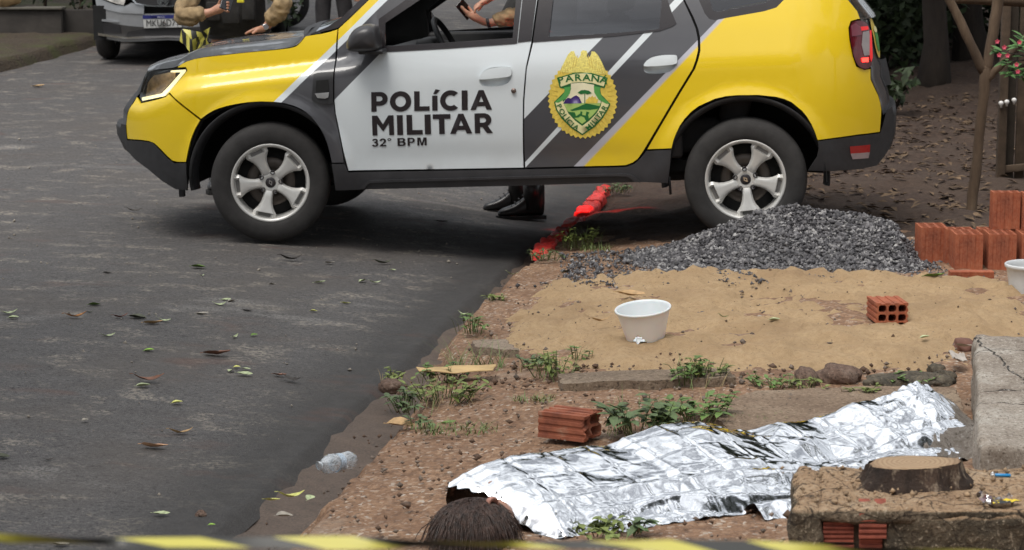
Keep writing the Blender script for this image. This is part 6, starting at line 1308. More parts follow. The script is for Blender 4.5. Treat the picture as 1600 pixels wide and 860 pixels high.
m_sil = simple('silver_grey_paint', (.36, .37, .385), .22, .5, var=.06, Coat_Weight=.8); m_sdk = simple('dark_grille', (.012, .011, .012), .5)
dep = lambda x, z: HY+.34*abs((x-HX)/.95)**3.2+.10*max(0, z-(HZ+.55))*1.2
mir = lambda P: [(p[0], p[2]) for p in P]
full = lambda P: mir(P)+[(2*HX-x, z) for x, z in mir(P)[::-1]]
facing('bumper_skin', full([(-3.493,22.3,.88),(-3.748,22.3,.874),(-3.975,22.3,.887),(-4.137,22.3,.919),(-4.247,22.3,.945),(-4.261,22.3,.835),(-4.26,22.3,.731),(-4.257,22.3,.64),(-4.244,22.3,.627),(-3.984,22.3,.588),(-3.755,22.3,.595),(-3.5,22.3,.608)]), m_sil, sal, dep, c=co)
facing('lower_bumper_shade', full([(-3.497,22.3,.737),(-3.719,22.3,.737),(-3.979,22.3,.757),(-4.239,22.3,.802),(-4.25,22.3,.653),(-3.95,22.3,.621),(-3.5,22.3,.627)]), simple('shaded_bumper', (.045, .042, .040), .4, .2), sal, dep, off=.01, smp=1, c=co)  # dark colour paints the shade on the bumper's lower face
facing('air_intake', full([(-3.497,22.3,.724),(-3.745,22.3,.724),(-3.916,22.3,.692),(-3.943,22.3,.647),(-3.747,22.3,.64),(-3.499,22.3,.647)]), m_sdk, sal, dep, off=.018, c=co)
for s in (1, -1):
    fl = lambda P: [((x if s > 0 else 2*HX-x), z) for x, z in mir(P)][::s]
    facing('fog_lamp_pocket', fl([(-4.22,22.3,.776),(-4.005,22.3,.757),(-3.988,22.3,.679),(-4.217,22.3,.673)]), m_sdk, sal, dep, off=.018, c=co)
    facing('bumper_highlight', fl([(-4.232,22.3,.819),(-4.121,22.3,.812),(-4.017,22.3,.796),(-4.017,22.3,.786),(-4.226,22.3,.796)]), m_sil, sal, dep, off=.025, c=co)
    facing('headlight', fl([(-4.219,22.3,1.035),(-4.135,22.3,1.009),(-4.038,22.3,.977),(-3.954,22.3,.961),(-3.932,22.3,1.029),(-3.969,22.3,1.106),(-4.229,22.3,1.106)]), simple('saloon_lamp', (.55, .52, .48), .15, .3, var=.5, scale=14), sal, dep, off=.03, smp=1, c=co)
    facing('front_wing', fl([(-4.257,22.3,.945),(-4.138,22.3,.912),(-3.976,22.3,.88),(-3.748,22.3,.874),(-3.745,22.3,.977),(-3.875,22.3,.984),(-3.941,22.3,.951),(-4.051,22.3,.964),(-4.232,22.3,1.029),(-4.228,22.3,1.145),(-4.273,22.3,1.158),(-4.271,22.3,1.016)]), m_sil, sal, dep, off=.012, c=co)
facing('chrome_lip', full([(-3.499,22.3,.656),(-3.754,22.3,.65),(-3.917,22.3,.64),(-4.015,22.3,.647),(-4.243,22.3,.676),(-4.262,22.3,.666),(-4.243,22.3,.65),(-3.95,22.3,.621),(-3.722,22.3,.627),(-3.499,22.3,.637)]), m_chr, sal, dep, off=.05, c=co)
facing('grille', full([(-3.491,22.3,.958),(-3.68,22.3,.961),(-3.816,22.3,.984),(-3.86,22.3,1.035),(-3.871,22.3,1.119),(-3.487,22.3,1.119)]), m_sdk, sal, dep, off=.02, c=co)
facing('grille_chrome', full([(-3.492,22.3,.945),(-3.687,22.3,.948),(-3.83,22.3,.974),(-3.877,22.3,1.029),(-3.891,22.3,1.119),(-3.878,22.3,1.119),(-3.86,22.3,1.035),(-3.816,22.3,.984),(-3.68,22.3,.961),(-3.491,22.3,.958)]), m_chr, sal, dep, off=.03, c=co, step=.03)
em = facing('badge', [(p[0], p[2]) for p in [(-3.6,22.3,1.055),(-3.482,22.3,1.055),(-3.491,22.3,.984),(-3.517,22.3,.964),(-3.569,22.3,.964),(-3.595,22.3,.984)]], m_sdk, sal, dep, off=.045, c=co)
for P in ([(-3.587,22.3,1.042),(-3.567,22.3,1.042),(-3.556,22.3,.977),(-3.576,22.3,.977)], [(-3.515,22.3,1.042),(-3.496,22.3,1.042),(-3.51,22.3,.977),(-3.53,22.3,.977)], [(-3.568,22.3,1.013),(-3.516,22.3,1.013),(-3.518,22.3,.998),(-3.567,22.3,.998)]):
    facing('badge_letter', [(p[0], p[2]) for p in P], m_chr, em, dep, off=.056, c=co, thick=.01)
facing('badge_ring', [(p[0], p[2]) for p in [(-3.603,22.3,1.061),(-3.479,22.3,1.061),(-3.488,22.3,.98),(-3.514,22.3,.958),(-3.573,22.3,.958),(-3.598,22.3,.98)]], m_chr, sal, dep, holes=[[(p[0], p[2]) for p in [(-3.59,22.3,1.051),(-3.49,22.3,1.051),(-3.499,22.3,.985),(-3.52,22.3,.969),(-3.567,22.3,.969),(-3.587,22.3,.985)]]], off=.06, c=co, thick=.02, step=.02)
pl_ = [(-3.755,22.3,.861),(-3.363,22.3,.867),(-3.363,22.3,.741),(-3.745,22.3,.731)]
plq = facing('number_plate', [(p[0], p[2]) for p in pl_], simple('plate_white', (.50, .50, .48), .4, var=.05), sal, lambda x, z: HY-.03, off=.01, c=co, thick=.012)
facing('plate_band', [(p[0], p[2]) for p in [(-3.755,22.3,.861),(-3.363,22.3,.867),(-3.364,22.3,.831),(-3.754,22.3,.825)]], simple('plate_blue', (.02, .025, .16), .4), plq, lambda x, z: HY-.03, off=.014, c=co, thick=.004)
def flat_on(txt, x0, x1, z0, h, mat, parent, y, bold=0.0, tilt=0.0):
    V2, F2 = text_mesh(txt, h/.72, bold, 'LEFT'); a = min(v[0] for v in V2); w = max(v[0] for v in V2)-a
    return mesh('plate_text', [(x0+(v[0]-a)/w*(x1-x0)-co[0], y-co[1], z0+v[1]+(v[0]-a)/w*tilt-co[2]) for v in V2], F2, mat, parent, False)
q = [(-3.718,22.3,.747),(-3.399,22.3,.756),(-3.717,22.3,.817),(-3.605,22.3,.836),(-3.527,22.3,.837),(-3.605,22.3,.852)]
flat_on('MKU6D71', q[0][0], q[1][0], q[0][2], q[2][2]-q[0][2], m_sdk, plq, HY-.047, .0, q[1][2]-q[0][2]); flat_on('BRASIL', q[3][0], q[4][0], q[3][2], q[5][2]-q[3][2], simple('plate_lettering', (.5, .5, .55), .5), plq, HY-.049)
# body behind the nose: bonnet, cabin, sides
gz0 = HZ; W0 = .86
b = MB(); secs = [(.25, .60, .78, .80), (.75, .62, .92, .86), (1.35, .62, 1.0, .87)]; 
prof = [(.10, .80), (.45, .86), (1.15, .98), (1.9, 1.42), (2.5, 1.46), (3.3, 1.40), (4.0, 1.02), (4.5, .95), (4.55, .5)]
V = []; n = 13
for y, z in prof:
    w = W0 if z < 1.1 else .66
    for j in range(n):
        t = -1+2*j/(n-1); V.append((HX+w*t-co[0], HY+y+(.25*abs(t)**3 if y < .5 else 0)-co[1], HZ+.15+(z-.15)*(1-.06*abs(t)**3)-co[2]))
b.add(V, [(i*n+j, (i)*n+j+1, (i+1)*n+j+1, (i+1)*n+j) for i in range(len(prof)-1) for j in range(n-1)]); b.build('bonnet_and_roof', m_sil, sal)
b = MB(); 
for s in (-1, 1):
    V = [(HX+s*W0-co[0], HY+.55-co[1], HZ+.30-co[2]), (HX+s*W0-co[0], HY+4.5-co[1], HZ+.30-co[2]), (HX+s*W0-co[0], HY+4.5-co[1], HZ+.93-co[2]), (HX+s*W0-co[0], HY+1.15-co[1], HZ+.95-co[2]), (HX+s*W0-co[0], HY+.45-co[1], HZ+.82-co[2])]; b2 = MB(); b2.add(V, [(0, 1, 2, 3, 4)[::-s]]); b2.build('body_side', m_sil, sal, False)
    V = [(HX+s*W0*.98-co[0], HY+1.2-co[1], HZ+.95-co[2]), (HX+s*W0*.98-co[0], HY+4.0-co[1], HZ+.95-co[2]), (HX+s*.66-co[0], HY+3.3-co[1], HZ+1.36-co[2]), (HX+s*.66-co[0], HY+1.9-co[1], HZ+1.38-co[2])]; b2 = MB(); b2.add(V, [(0, 1, 2, 3)[::-s]]); b2.build('side_window', m_dglass, sal, False)
    for yy in (.80, 3.5):
        wl_ = empty('wheel', (HX+s*.76-co[0], HY+yy-co[1], .31), PI/2, sal); b2 = MB(); b2.lathe([(.19, -.09), (.28, -.09), (.31, -.05), (.31, .05), (.28, .09), (.19, .09)], 36, Matrix.Rotation(PI/2, 4, 'X')); b2.build('tyre', m_rub, wl_); b2 = MB(); b2.lathe([(.0, .05), (.05, .07), (.19, .06), (.2, .0), (.19, -.06), (.0, -.05)], 24, Matrix.Rotation(PI/2, 4, 'X')); b2.build('rim', m_alloy, wl_)
b = MB(); b.box((0, 1.2, .40), (1.56, 4.0, .35)); b.build('underbody', m_dark, sal, False)
# --- black motorcycle further up
mc = Vector((-2.78, 26.8, gz(-2.78, 26.8))); mo = empty('motorcycle', mc); tag(mo, 'black motorcycle parked up the street, its dark front wheel right of the leaning officer', 'motorcycle')
for x in (0, -1.28):
    wl_ = empty('wheel', (x, 0, .30), 0, mo); b = MB(); b.lathe([(.22, -.045), (.27, -.05), (.30, -.02), (.302, 0), (.30, .02), (.27, .05), (.22, .045), (.22, -.045)], 40, Matrix.Rotation(PI/2, 4, 'X')); b.build('tyre', m_rub, wl_)
    b = MB(); b.lathe([(.205, -.03), (.222, -.035), (.222, .035), (.205, .03), (.205, -.03)], 36, Matrix.Rotation(PI/2, 4, 'X'))
    for k in range(10): a = 2*PI*k/10; b.tube([(0, 0, 0), (.21*math.cos(a), 0, .21*math.sin(a))], .008, 5)
    b.lathe([(0, -.05), (.045, -.05), (.045, .05), (0, .05)], 16, Matrix.Rotation(PI/2, 4, 'X')); b.build('rim', simple('dark_alloy', (.10, .09, .085), .35, .7), wl_)
b = MB(); b.tube([(.0, -.08, .30), (-.17, -.08, .85), (-.22, -.08, 1.0)], .022, 8); b.build('fork', m_chr, mo); b = MB(); b.tube([(.0, .08, .30), (-.17, .08, .85), (-.22, .08, 1.0)], .022, 8); b.build('fork', m_chr, mo)
b = MB(); b.tube([(.26*math.cos(a)*1.25, 0, .30+.26*math.sin(a)*1.25) for a in np.linspace(.3, 2.4, 12)], .045, 8, sq=.3); b.build('front_fender', m_trim, mo)
b = MB(); b.box((-.62, 0, .42), (.42, .26, .34), bev=.05); b.build('engine', simple('engine_metal', (.07, .07, .07), .4, .6), mo)
b = MB(); b.tube([(-.25, 0, .80), (-.4, 0, .86), (-.6, 0, .86), (-.72, 0, .78)], [.09, .15, .14, .09], 14); b.build('tank', m_trim, mo)
b = MB(); b.tube([(-.68, 0, .78), (-.95, 0, .80), (-1.25, 0, .84), (-1.42, 0, .86)], [.09, .12, .11, .05], 12, sq=.55); b.build('saddle', m_blk, mo)
b = MB(); b.tube([(-.24, -.32, 1.06), (-.22, -.15, 1.02), (-.20, 0, .98), (-.22, .15, 1.02), (-.24, .32, 1.06)], .014, 8); b.build('handlebar', m_blk, mo); b = MB(); b.lathe([(0, .05), (.08, .04), (.085, 0), (.05, -.06), (0, -.07)], 20, Matrix.Translation((-.12, 0, .88)) @ Matrix.Rotation(PI/2, 4, 'Y')); b.build('headlight', m_chr, mo)
b = MB(); b.tube([(-.6, -.14, .3), (-.9, -.16, .28), (-1.4, -.17, .36)], [.025, .03, .045], 10); b.build('exhaust', m_chr, mo)
# --- left kerb, verge, wall, sack, hedge
g = G('grassy_verge'); n1 = g.noise(3, 6, .7); n2 = g.noise(40, 4); g.set(Base_Color=g.mix(g.ramp(g.noise(1.6, 5), [(.48, 0), (.62, .75)]), g.ramp(n2, [(.3, (.035, .024, .017)), (.6, (.075, .055, .035)), (.8, (.14, .10, .06))]), (.065, .072, .020)), Roughness=.95); g.bump(n2, 1, .03); m_verge = g.m
VK = 6.62
def f_verge(U, V):
    e = (fbm(U*2, U*0, 3, 4)-.5)*.10*sstep(.5, 0, V); X, Y = xy(U, VK+V+e); z = road_z(*xy(U, VK+0*V))+.17*sstep(-.02, .10, V)-.05+(fbm(X*3, Y*3, 4, 77)-.5)*.08+.03*V
    return X, Y, z
tag(grid(np.concatenate([np.arange(-2, 26, .12), spaced(26, 95, .3, 4)]), np.concatenate([np.arange(-.06, .4, .04), np.arange(.4, 6, .15)]), f_verge, 'verge', m_verge), kind='structure')
wb = [(-6.195,24.6,.499),(-5.064,24.6,.485),(-5.053,24.6,.828),(-6.181,24.6,.835)]
lw = empty('low_wall', (wb[0][0], 24.6, wb[0][2]-.3)); tag(lw, 'low dark stained rendered wall below the hedge at the upper left', 'wall')
m_wall = simple('stained_render', (.055, .048, .042), .95, var=.45, scale=2.2, bump=.6, bscale=25)
L = wb[1][0]-wb[0][0]; H = wb[2][2]-wb[0][2]+.3
b = MB(); b.box((L/2, .09, H/2), (L, .18, H), bev=.01); b.build('wall_body', m_wall, lw); b = MB(); b.box((L/2, .08, H+.012), (L+.04, .24, .03), bev=.008); b.build('coping', simple('pale_coping', (.13, .12, .10), .9, var=.3), lw)
b = MB(); b.box((L+1.0, .20, H/2-.02), (2.0, .18, H+.02), bev=.01); b.build('wall_return', simple('dark_render', (.030, .026, .023), .95, var=.4, scale=3), lw)
sk = [(-5.69,24.6,.899)][0]; SKZ = wb[2][2]+.03
bm = bmesh.new(); bmesh.ops.create_icosphere(bm, subdivisions=4, radius=1)
for v in bm.verts:
    n_ = v.co.copy(); d = 1+.5*(float(fbm(n_.x*2.2+4, n_.z*1.2+n_.y*2, 4, 3))-.5); v.co = Vector((n_.x*.17*d, n_.y*.13*d, .115+.115*n_.z*d))
me = bpy.data.meshes.new('cloth_sack'); bm.to_mesh(me); bm.free(); me.materials.append(simple('tan_cloth', (.40, .27, .14), .9, var=.35, scale=9, bump=.6, bscale=30)); me.polygons.foreach_set('use_smooth', [True]*len(me.polygons)); o = bpy.data.objects.new('cloth_sack', me); C.objects.link(o); o.location = (sk[0], 24.66, SKZ-.01); tag(o, 'crumpled tan cloth bundle on the low wall in the top left corner', 'cloth bundle')
# --- leaves: crowns as many small leaf faces
def leafmat(name, c, var=.5):
    g = G(name); n1 = g.noise(2.2, 4); n2 = g.noise(30, 2); g.set(Base_Color=g.mix(g.ramp(n2, [(.35, 0), (.65, .5)]), g.ramp(n1, [(.3, tuple(k*(1-var) for k in c)), (.7, c)]), tuple(k*1.5 for k in c)), Roughness=.6); return g.m
m_leaf_dk = leafmat('dark_leaf', (.030, .050, .016)); m_leaf_md = leafmat('mid_leaf', (.060, .105, .025)); m_leaf_lt = leafmat('light_leaf', (.13, .22, .05))
def leaf_cloud(name, centres, n, size, mat, parent, seed, shape=None):
    r = np.random.RandomState(seed); Cn = np.array([c[:3] for c in centres]); Rd = np.array([c[3] for c in centres]); k = r.choice(len(centres), n, p=Rd**2/np.sum(Rd**2))
    d = r.normal(size=(n, 3)); d /= np.linalg.norm(d, axis=1)[:, None]; P = Cn[k]+d*(Rd[k]*r.uniform(.45, 1.08, n)**.6)[:, None]*np.array([1, 1, .8])
    nn = d*.5+r.normal(size=(n, 3))*.6+np.array([0, 0, .5]); nn /= np.linalg.norm(nn, axis=1)[:, None]; a = np.cross(nn, r.normal(size=(n, 3))); a /= np.linalg.norm(a, axis=1)[:, None]; b_ = np.cross(nn, a); s = (size*r.uniform(.6, 1.4, n))[:, None]
    V = np.stack([P-a*s, P-b_*s*.45+nn*s*.1, P+a*s, P+b_*s*.45+nn*s*.1], 1).reshape(-1, 3); Fc = (np.array([[0, 1, 2], [0, 2, 3]])[None]+4*np.arange(n)[:, None, None]).reshape(-1, 3)
    me = bpy.data.meshes.new(name); me.vertices.add(len(V)); me.vertices.foreach_set('co', V.ravel()); me.loops.add(Fc.size); me.loops.foreach_set('vertex_index', Fc.ravel()); me.polygons.add(len(Fc)); me.polygons.foreach_set('loop_start', np.arange(0, Fc.size, 3)); me.polygons.foreach_set('loop_total', np.full(len(Fc), 3)); me.update(calc_edges=True); me.materials.append(mat)
    o = bpy.data.objects.new(name, me); C.objects.link(o)
    if parent: o.parent = parent
    return o
hd_ = empty('hedge', (wb[0][0]+1.2, 25.2, wb[2][2]-.4)); tag(hd_, 'dark green hedge rising behind the low wall at the upper left', 'hedge')
rr = random.Random(5)
leaf_cloud('foliage', [(-1.4+i*.32, rr.uniform(-.15, .5), rr.uniform(.2, 1.5), .42) for i in range(12)]+[(-1.4+i*.5, .5, 1.6+rr.uniform(-.2, .5), .5) for i in range(9)], 9000, .045, m_leaf_dk, hd_, 3)
b = MB(); 
for i in range(8): b.tube([(-1.3+i*.42, .2, -.3), (-1.25+i*.42, .25, .7), (-1.3+i*.45, .2, 1.4)], [.025, .02, .01], 6)
b.build('stems', m_bark, hd_)
g = G('tree_bark'); n1 = g.noise(4, 7, .7, g.map((1, 1, .3))); g.set(Base_Color=g.ramp(n1, [(.3, (.016, .012, .010)), (.6, (.045, .034, .026)), (.85, (.10, .08, .06))]), Roughness=.95); g.bump(n1, 1, .03); m_tbark = g.m
def tree(x, y, h, r0, lean, crown, n, label, seed, mat=m_leaf_dk, size=.11):
    rr = random.Random(seed); t = empty('tree', (x, y, gz(x, y)-.05)); tag(t, label, 'tree', None); b = MB(); P = []; R_ = []
    for i in range(9): f = i/8; P.append(Vector((lean[0]*f+.06*math.sin(i*1.3+seed), lean[1]*f, h*f))); R_.append(r0*(1.5 if i == 0 else 1)*(1-.5*f))
    b.tube(P, R_, 12)
    for k in range(5):
        a = rr.uniform(0, 2*PI); p = P[5+k % 3]; q = p+Vector((math.cos(a)*crown*.7, math.sin(a)*crown*.7, crown*rr.uniform(.5, .9))); b.tube([p, p.lerp(q, .5)+Vector((0, 0, .15)), q], [r0*.4, r0*.28, r0*.1], 7)
    b.build('trunk', m_tbark, t); top = P[-1]
    cs = [(top.x+rr.uniform(-1, 1)*crown, top.y+rr.uniform(-1, 1)*crown, top.z+rr.uniform(-.35, .8)*crown, crown*rr.uniform(.35, .6)) for _ in range(11)]
    leaf_cloud('crown', cs, n, size, mat, t, seed); return t
def bush(x, y, rad, n, label, seed, mat=m_leaf_dk, size=.06, hh=1.0):
    rr = random.Random(seed); t = empty('bush', (x, y, gz(x, y))); tag(t, label, 'bush'); b = MB()
    for k in range(6): a = rr.uniform(0, 6.28); b.tube([(0, 0, -.05), (math.cos(a)*rad*.3, math.sin(a)*rad*.3, rad*.5*hh), (math.cos(a)*rad*.7, math.sin(a)*rad*.7, rad*hh)], [.018, .014, .006], 5)
    b.build('stems', m_tbark, t); leaf_cloud('foliage', [(rr.uniform(-.6, .6)*rad, rr.uniform(-.4, .4)*rad, rr.uniform(.3, 1.0)*rad*hh, rad*rr.uniform(.35, .6)) for _ in range(8)], n, size, mat, t, seed); return t
for a in ((4.05, 21.2, 4.6, .13, (.2, .2), 2.6, 9000, 'thick dark trunk with a wide crown behind the rear of the police car', 1), (4.75, 22.6, 5.2, .17, (-.2, 0), 2.8, 9000, 'broad dark tree trunk in the middle of the dim grove at the right', 2),
          (5.35, 21.6, 4.4, .12, (.1, .1), 2.6, 9000, 'dark tree trunk just left of the forked post in the grove', 3), (6.6, 22.5, 5.0, .20, (0, 0), 3.0, 9000, 'dark tree trunk behind the plank fence', 4),
          (2.6, 24.5, 5.6, .20, (0, 0), 3.0, 9000, 'dark crowned tree far behind the roof of the police car', 5),
          (4.3, 18.2, 4.8, .12, (.3, -.6), 2.5, 8000, 'slender tree leaning over the dim yard, its crown above the picture', 6)): 
    if a[8] != 6: tree(*a, size=.15)
for a in ((-6.6, 27.5, 5.0, .22, (0, 0), 2.9, 9000, 'tall tree behind the hedge at the upper left', 7), (5.4, 40.0, 6.5, .28, (0, 0), 4.2, 9000, 'tall tree far up the street on the right', 9),
          (-7.5, 4.5, 5.5, .25, (0, 0), 3.2, 7000, 'street tree on the left verge outside the picture', 21), (-3.4, -9.0, 5.2, .28, (0, 0), 3.6, 9000, 'street tree behind the camera, left one', 22), (3.2, -8.0, 5.0, .28, (0, 0), 3.4, 9000, 'street tree behind the camera, right one', 23), (9.0, 5.5, 4.6, .25, (0, 0), 3.2, 7000, 'yard tree right of the picture', 24)): tree(*a, size=.17)  # last four are unseen trees, added so the foil has something dark to reflect
for a in ((3.42, 19.6, .27, 130, 'small dark bush with a few pale leaves right beside the police car tail', 11, m_leaf_dk, .06), (4.6, 24.2, 1.2, 3000, 'dark undergrowth bush between the trunks of the grove', 12), (5.9, 23.8, 1.2, 3000, 'dark bush behind the forked post in the grove', 13),
          (3.4, 22.6, 1.1, 3000, 'large dark bush behind the tail of the police car', 14), (7.2, 24.5, 1.5, 3000, 'dark bush behind the plank fence', 15)): bush(*a)
wl_ = empty('light_gap_wall', (5.0, 30.0, gz(5, 30))); tag(wl_, 'pale wall added as the slit of light between the dark trunks at the upper right', 'wall'); b = MB(); b.box((0, 0, 1.0), (3.2, .2, 2.0), bev=.01); b.build('wall_body', simple('light_gap_pale', (.55, .50, .44), .9, var=.2), wl_); b = MB(); b.box((0, 0, 2.03), (3.3, .26, .06), bev=.01); b.build('coping', m_conc, wl_)  # added pale surface stands for the bright gap between the trunks

# ================================================================ weeds, leaves, flowers, tape
m_weed = leafmat('weed_leaf', (.12, .20, .05), .4); m_grass = leafmat('grass_blade', (.14, .19, .055), .4); m_dry = simple('dry_stalk', (.30, .23, .12), .9, var=.4); m_weeds = [m_weed, leafmat('yellowish_weed_leaf', (.17, .21, .05), .4), leafmat('dull_weed_leaf', (.095, .14, .055), .45)]; m_stemg = simple('green_stem', (.10, .13, .04), .7)
def leaf_geo(b, p, d, up, L, w, curl=.25, n=4):
    d = d.normalized(); s = d.cross(up).normalized(); u = s.cross(d).normalized(); V = []
    for i in range(n+1):
        t = i/n; ww = w*math.sin(PI*min(1, .08+t*.92))**.8*(1-.25*t); c = p+d*(L*t)+u*(-curl*L*t*t)
        V += [c-s*ww+u*ww*.25, c, c+s*ww+u*ww*.25]
    Fc = []
    for i in range(n):
        for j in range(2): Fc.append((i*3+j, i*3+j+1, i*3+j+4, i*3+j+3))
    b.add([v[:] for v in V], Fc)
def weed(p, rad, h, n, ls, label, seed, name='weed', mat=None, tri=True):
    rr = random.Random(seed); r = empty(name, p); tag(r, label, 'weed'); b = MB(); bs = MB()
    for i in range(int(n*.75)):
        a = rr.uniform(0, 2*PI); q = rad*math.sqrt(rr.random())*rr.uniform(.7, 1.3); base = Vector((math.cos(a)*q*.7, math.sin(a)*q*.7, -.01)); tip = base+Vector((math.cos(a)*rr.uniform(.1, .6)*rad, math.sin(a)*rr.uniform(.1, .6)*rad, h*rr.uniform(.4, 1)))
        mid = base.lerp(tip, .5)+Vector((0, 0, h*.12)); bs.tube([base, mid, tip], [.0022, .0018, .001], 4, False)
        for k in range(rr.randint(3, 5)):
            t = rr.uniform(.35, 1); pp = base.lerp(mid, t*2) if t < .5 else mid.lerp(tip, t*2-1); aa = rr.uniform(0, 2*PI)
            leaf_geo(b, pp, Vector((math.cos(aa), math.sin(aa), rr.uniform(-.1, .5))), Vector((0, 0, 1)), ls*rr.uniform(.7, 1.3), ls*rr.uniform(.26, .38), rr.uniform(0, .5), 3)
    bs.build('stems', m_stemg, r); b.build('leaves', mat or m_weeds[seed % 3], r)
    g_ = MB()                                # thin blades and dry stalks among the leaves
    for i in range(n):
        a = rr.uniform(0, 2*PI); q = rad*1.15*math.sqrt(rr.random()); p0 = Vector((math.cos(a)*q, math.sin(a)*q, -.01)); o = rr.uniform(0, 2*PI); dd = Vector((math.cos(o)*.6, math.sin(o)*.6, 1)); L = h*rr.uniform(.5, 1.3); w_ = Vector((-math.sin(o), math.cos(o), 0))*.0014
        g_.add([p0-w_, p0+w_, p0+dd*L*.55+w_*.7, p0+dd*L*.55-w_*.7, p0+dd*L+Vector((math.cos(o), math.sin(o), -.6))*L*.25], [(0, 1, 2, 3), (3, 2, 4)])
    g_.build('blades', m_grass if seed % 2 else m_dry, r); return r
def tuft(p, rad, h, n, label, seed):
    rr = random.Random(seed); r = empty('grass_tuft', p); tag(r, label, 'grass tuft'); b = MB()
    for i in range(n):
        a = rr.uniform(0, 2*PI); q = rad*math.sqrt(rr.random()); base = Vector((math.cos(a)*q*1.3, math.sin(a)*q*.7, -.005)); o = rr.uniform(0, 2*PI); L = h*rr.uniform(.6, 1.3); w = rr.uniform(.0016, .003)
        d = Vector((math.cos(o)*.5, math.sin(o)*.5, 1)).normalized(); s = Vector((-math.sin(o), math.cos(o), 0)); V = []
        for j in range(5): t = j/4; c = base+d*L*t+Vector((math.cos(o), math.sin(o), -.5))*(L*.4*t*t); V += [c-s*w*(1-t*.9), c+s*w*(1-t*.9)]
        b.add(V, [(2*j, 2*j+1, 2*j+3, 2*j+2) for j in range(4)])
    b.build('blades', m_grass, r)
WP = [(.38,12.164,-.021),(.182,11.739,-.028),(-.178,9.608,-.028),(-.27,8.168,-.019),(-.373,8.003,-.024),(-.201,7.575,-.004),(.172,8.406,.021),(.083,8.646,.007),(.664,8.127,.05),(.754,8.151,.05),(.442,7.33,.05),(.656,7.505,.05),(.091,7.97,.02),(-.126,8.727,-.015),(.986,8.104,.05),(1.106,8.036,.05),(1.51,7.091,.05),(1.534,8.104,.05),(-.078,10.412,-.029),(.699,14.745,-.028),(-.283,8.571,-.025),(-.485,8.597,-.03),(-.336,7.695,-.018),(.273,8.681,.027),(.24,6.077,.05),(.351,6.077,.05),(.862,7.525,.05),(1.302,7.946,.05),(-.161,7.431,.003),(.461,11.929,-.011),(2.366,10.582,.05)]
z = lambda i, dz=.015: (WP[i][0], WP[i][1], WP[i][2]+dz)
weed(z(0), .12, .13, 34, .030, 'bushy weed at the kerb beside the gravel heap, under the police car', 1)
weed(z(1), .10, .07, 22, .026, 'low weed at the kerb just below the kerb stones coloured as if lit red', 2)
weed(z(2), .07, .10, 16, .032, 'weed at the sand edge beside the gutter', 3)
weed(z(3), .15, .08, 44, .034, 'spreading weed patch left of the yellow card strip', 4)
weed(z(4), .09, .08, 20, .036, 'broad-leaved weed hanging over the gutter edge', 5)
tuft(z(5), .12, .035, 150, 'short grass tuft left of the broken brick', 6)
weed(z(6), .10, .11, 26, .036, 'leafy weed at the near sand edge left of the white bucket', 7)
weed(z(7), .08, .06, 18, .032, 'flat weed below the leafy one at the near sand edge', 8)
weed(z(8), .08, .11, 22, .034, 'left one of two weeds beside the flat broken slab', 9)
weed(z(9), .09, .10, 22, .034, 'right one of two weeds beside the flat broken slab', 10)
weed(z(10), .13, .12, 40, .055, 'large-leaved creeping weed between the broken brick and the foil', 11)
weed(z(11), .12, .09, 34, .050, 'large-leaved weed behind the foil, right of its bigger neighbour', 12)
tuft(z(12), .07, .03, 90, 'small dull grass tuft above the broken brick', 13)
tuft(z(13), .10, .13, 60, 'tall thin grass tuft at the sand edge near the chipped slab corner', 14)
weed(z(14), .09, .05, 22, .028, 'thin weed left of the upright stone wedge', 15)
weed(z(15), .07, .05, 14, .026, 'thin weed below the upright stone wedge', 16)
weed(z(16), .07, .07, 22, .034, 'weed in the gap between the foil and the concrete ledge', 17)
weed(z(17), .09, .05, 20, .028, 'small weed growing over the mossy stone', 18)
weed(z(18), .05, .05, 12, .026, 'tiny weed on the kerb at the upper left sand edge', 19)
weed(z(19), .12, .07, 26, .034, 'weed in the soil below the sill of the police car', 20)
weed(z(20), .10, .07, 26, .030, 'weed clump just above the yellow card strip', 21)
weed(z(21), .05, .05, 10, .030, 'small dark weed on the asphalt side of the gutter', 22)
weed(z(22), .05, .05, 10, .034, 'small weed beside the tan leaf near the gutter', 23)
weed(z(23), .05, .09, 8, .028, 'spindly weed in the sand just left of the white bucket', 24)
weed(z(24), .10, .035, 26, .034, 'low dark weed under the near hem of the foil', 25)
weed(z(25), .05, .05, 8, .040, 'single leafy sprig against the near hem of the foil', 26)
tuft(z(26), .12, .02, 90, 'thin grass tuft on the worn slab behind the foil', 27)
weed(z(27), .07, .04, 14, .026, 'small weed right of the rounded brown stone', 28)
tuft(z(29), .07, .05, 80, 'grass tuft at the left foot of the gravel heap', 29)
# loose ground litter nobody could count
LQ = [(-.467,7.753,-.027),(.499,8.303,.048),(.596,5.935,.05),(-.044,7.274,.018)]
r3 = np.random.RandomState(14); X = np.concatenate([r3.uniform(-.9, 1.7, 420), r3.uniform(-.6, 1.6, 200)]); Y = np.concatenate([r3.uniform(6.0, 8.6, 420), r3.uniform(8.2, 8.7, 200)]); k = uv(X, Y)[1] < -.15; X, Y = X[k], Y[k]
tag(stones('soil_crumbs', X, Y, walk_z(X, Y)+.016, .003, .010, simple('soil_crumb', (.11, .068, .045), .95, var=.5, scale=30), 15), kind='stuff')
rX = np.concatenate([r3.uniform(-6, -.2, 500)]); rY = r3.uniform(6, 17, 500); k = uv(rX, rY)[1] > .1; rX, rY = rX[k], rY[k]
tag(stones('road_grit', rX, rY, road_z(rX, rY)+.004, .002, .007, simple('pale_grit', (.26, .23, .19), .9, var=.5, scale=30), 16), kind='stuff')
r4 = np.random.RandomState(18); tt = r4.uniform(0, 1, 260); RB = [(.178,11.979,-.029),(.558,14.485,-.03)]; 
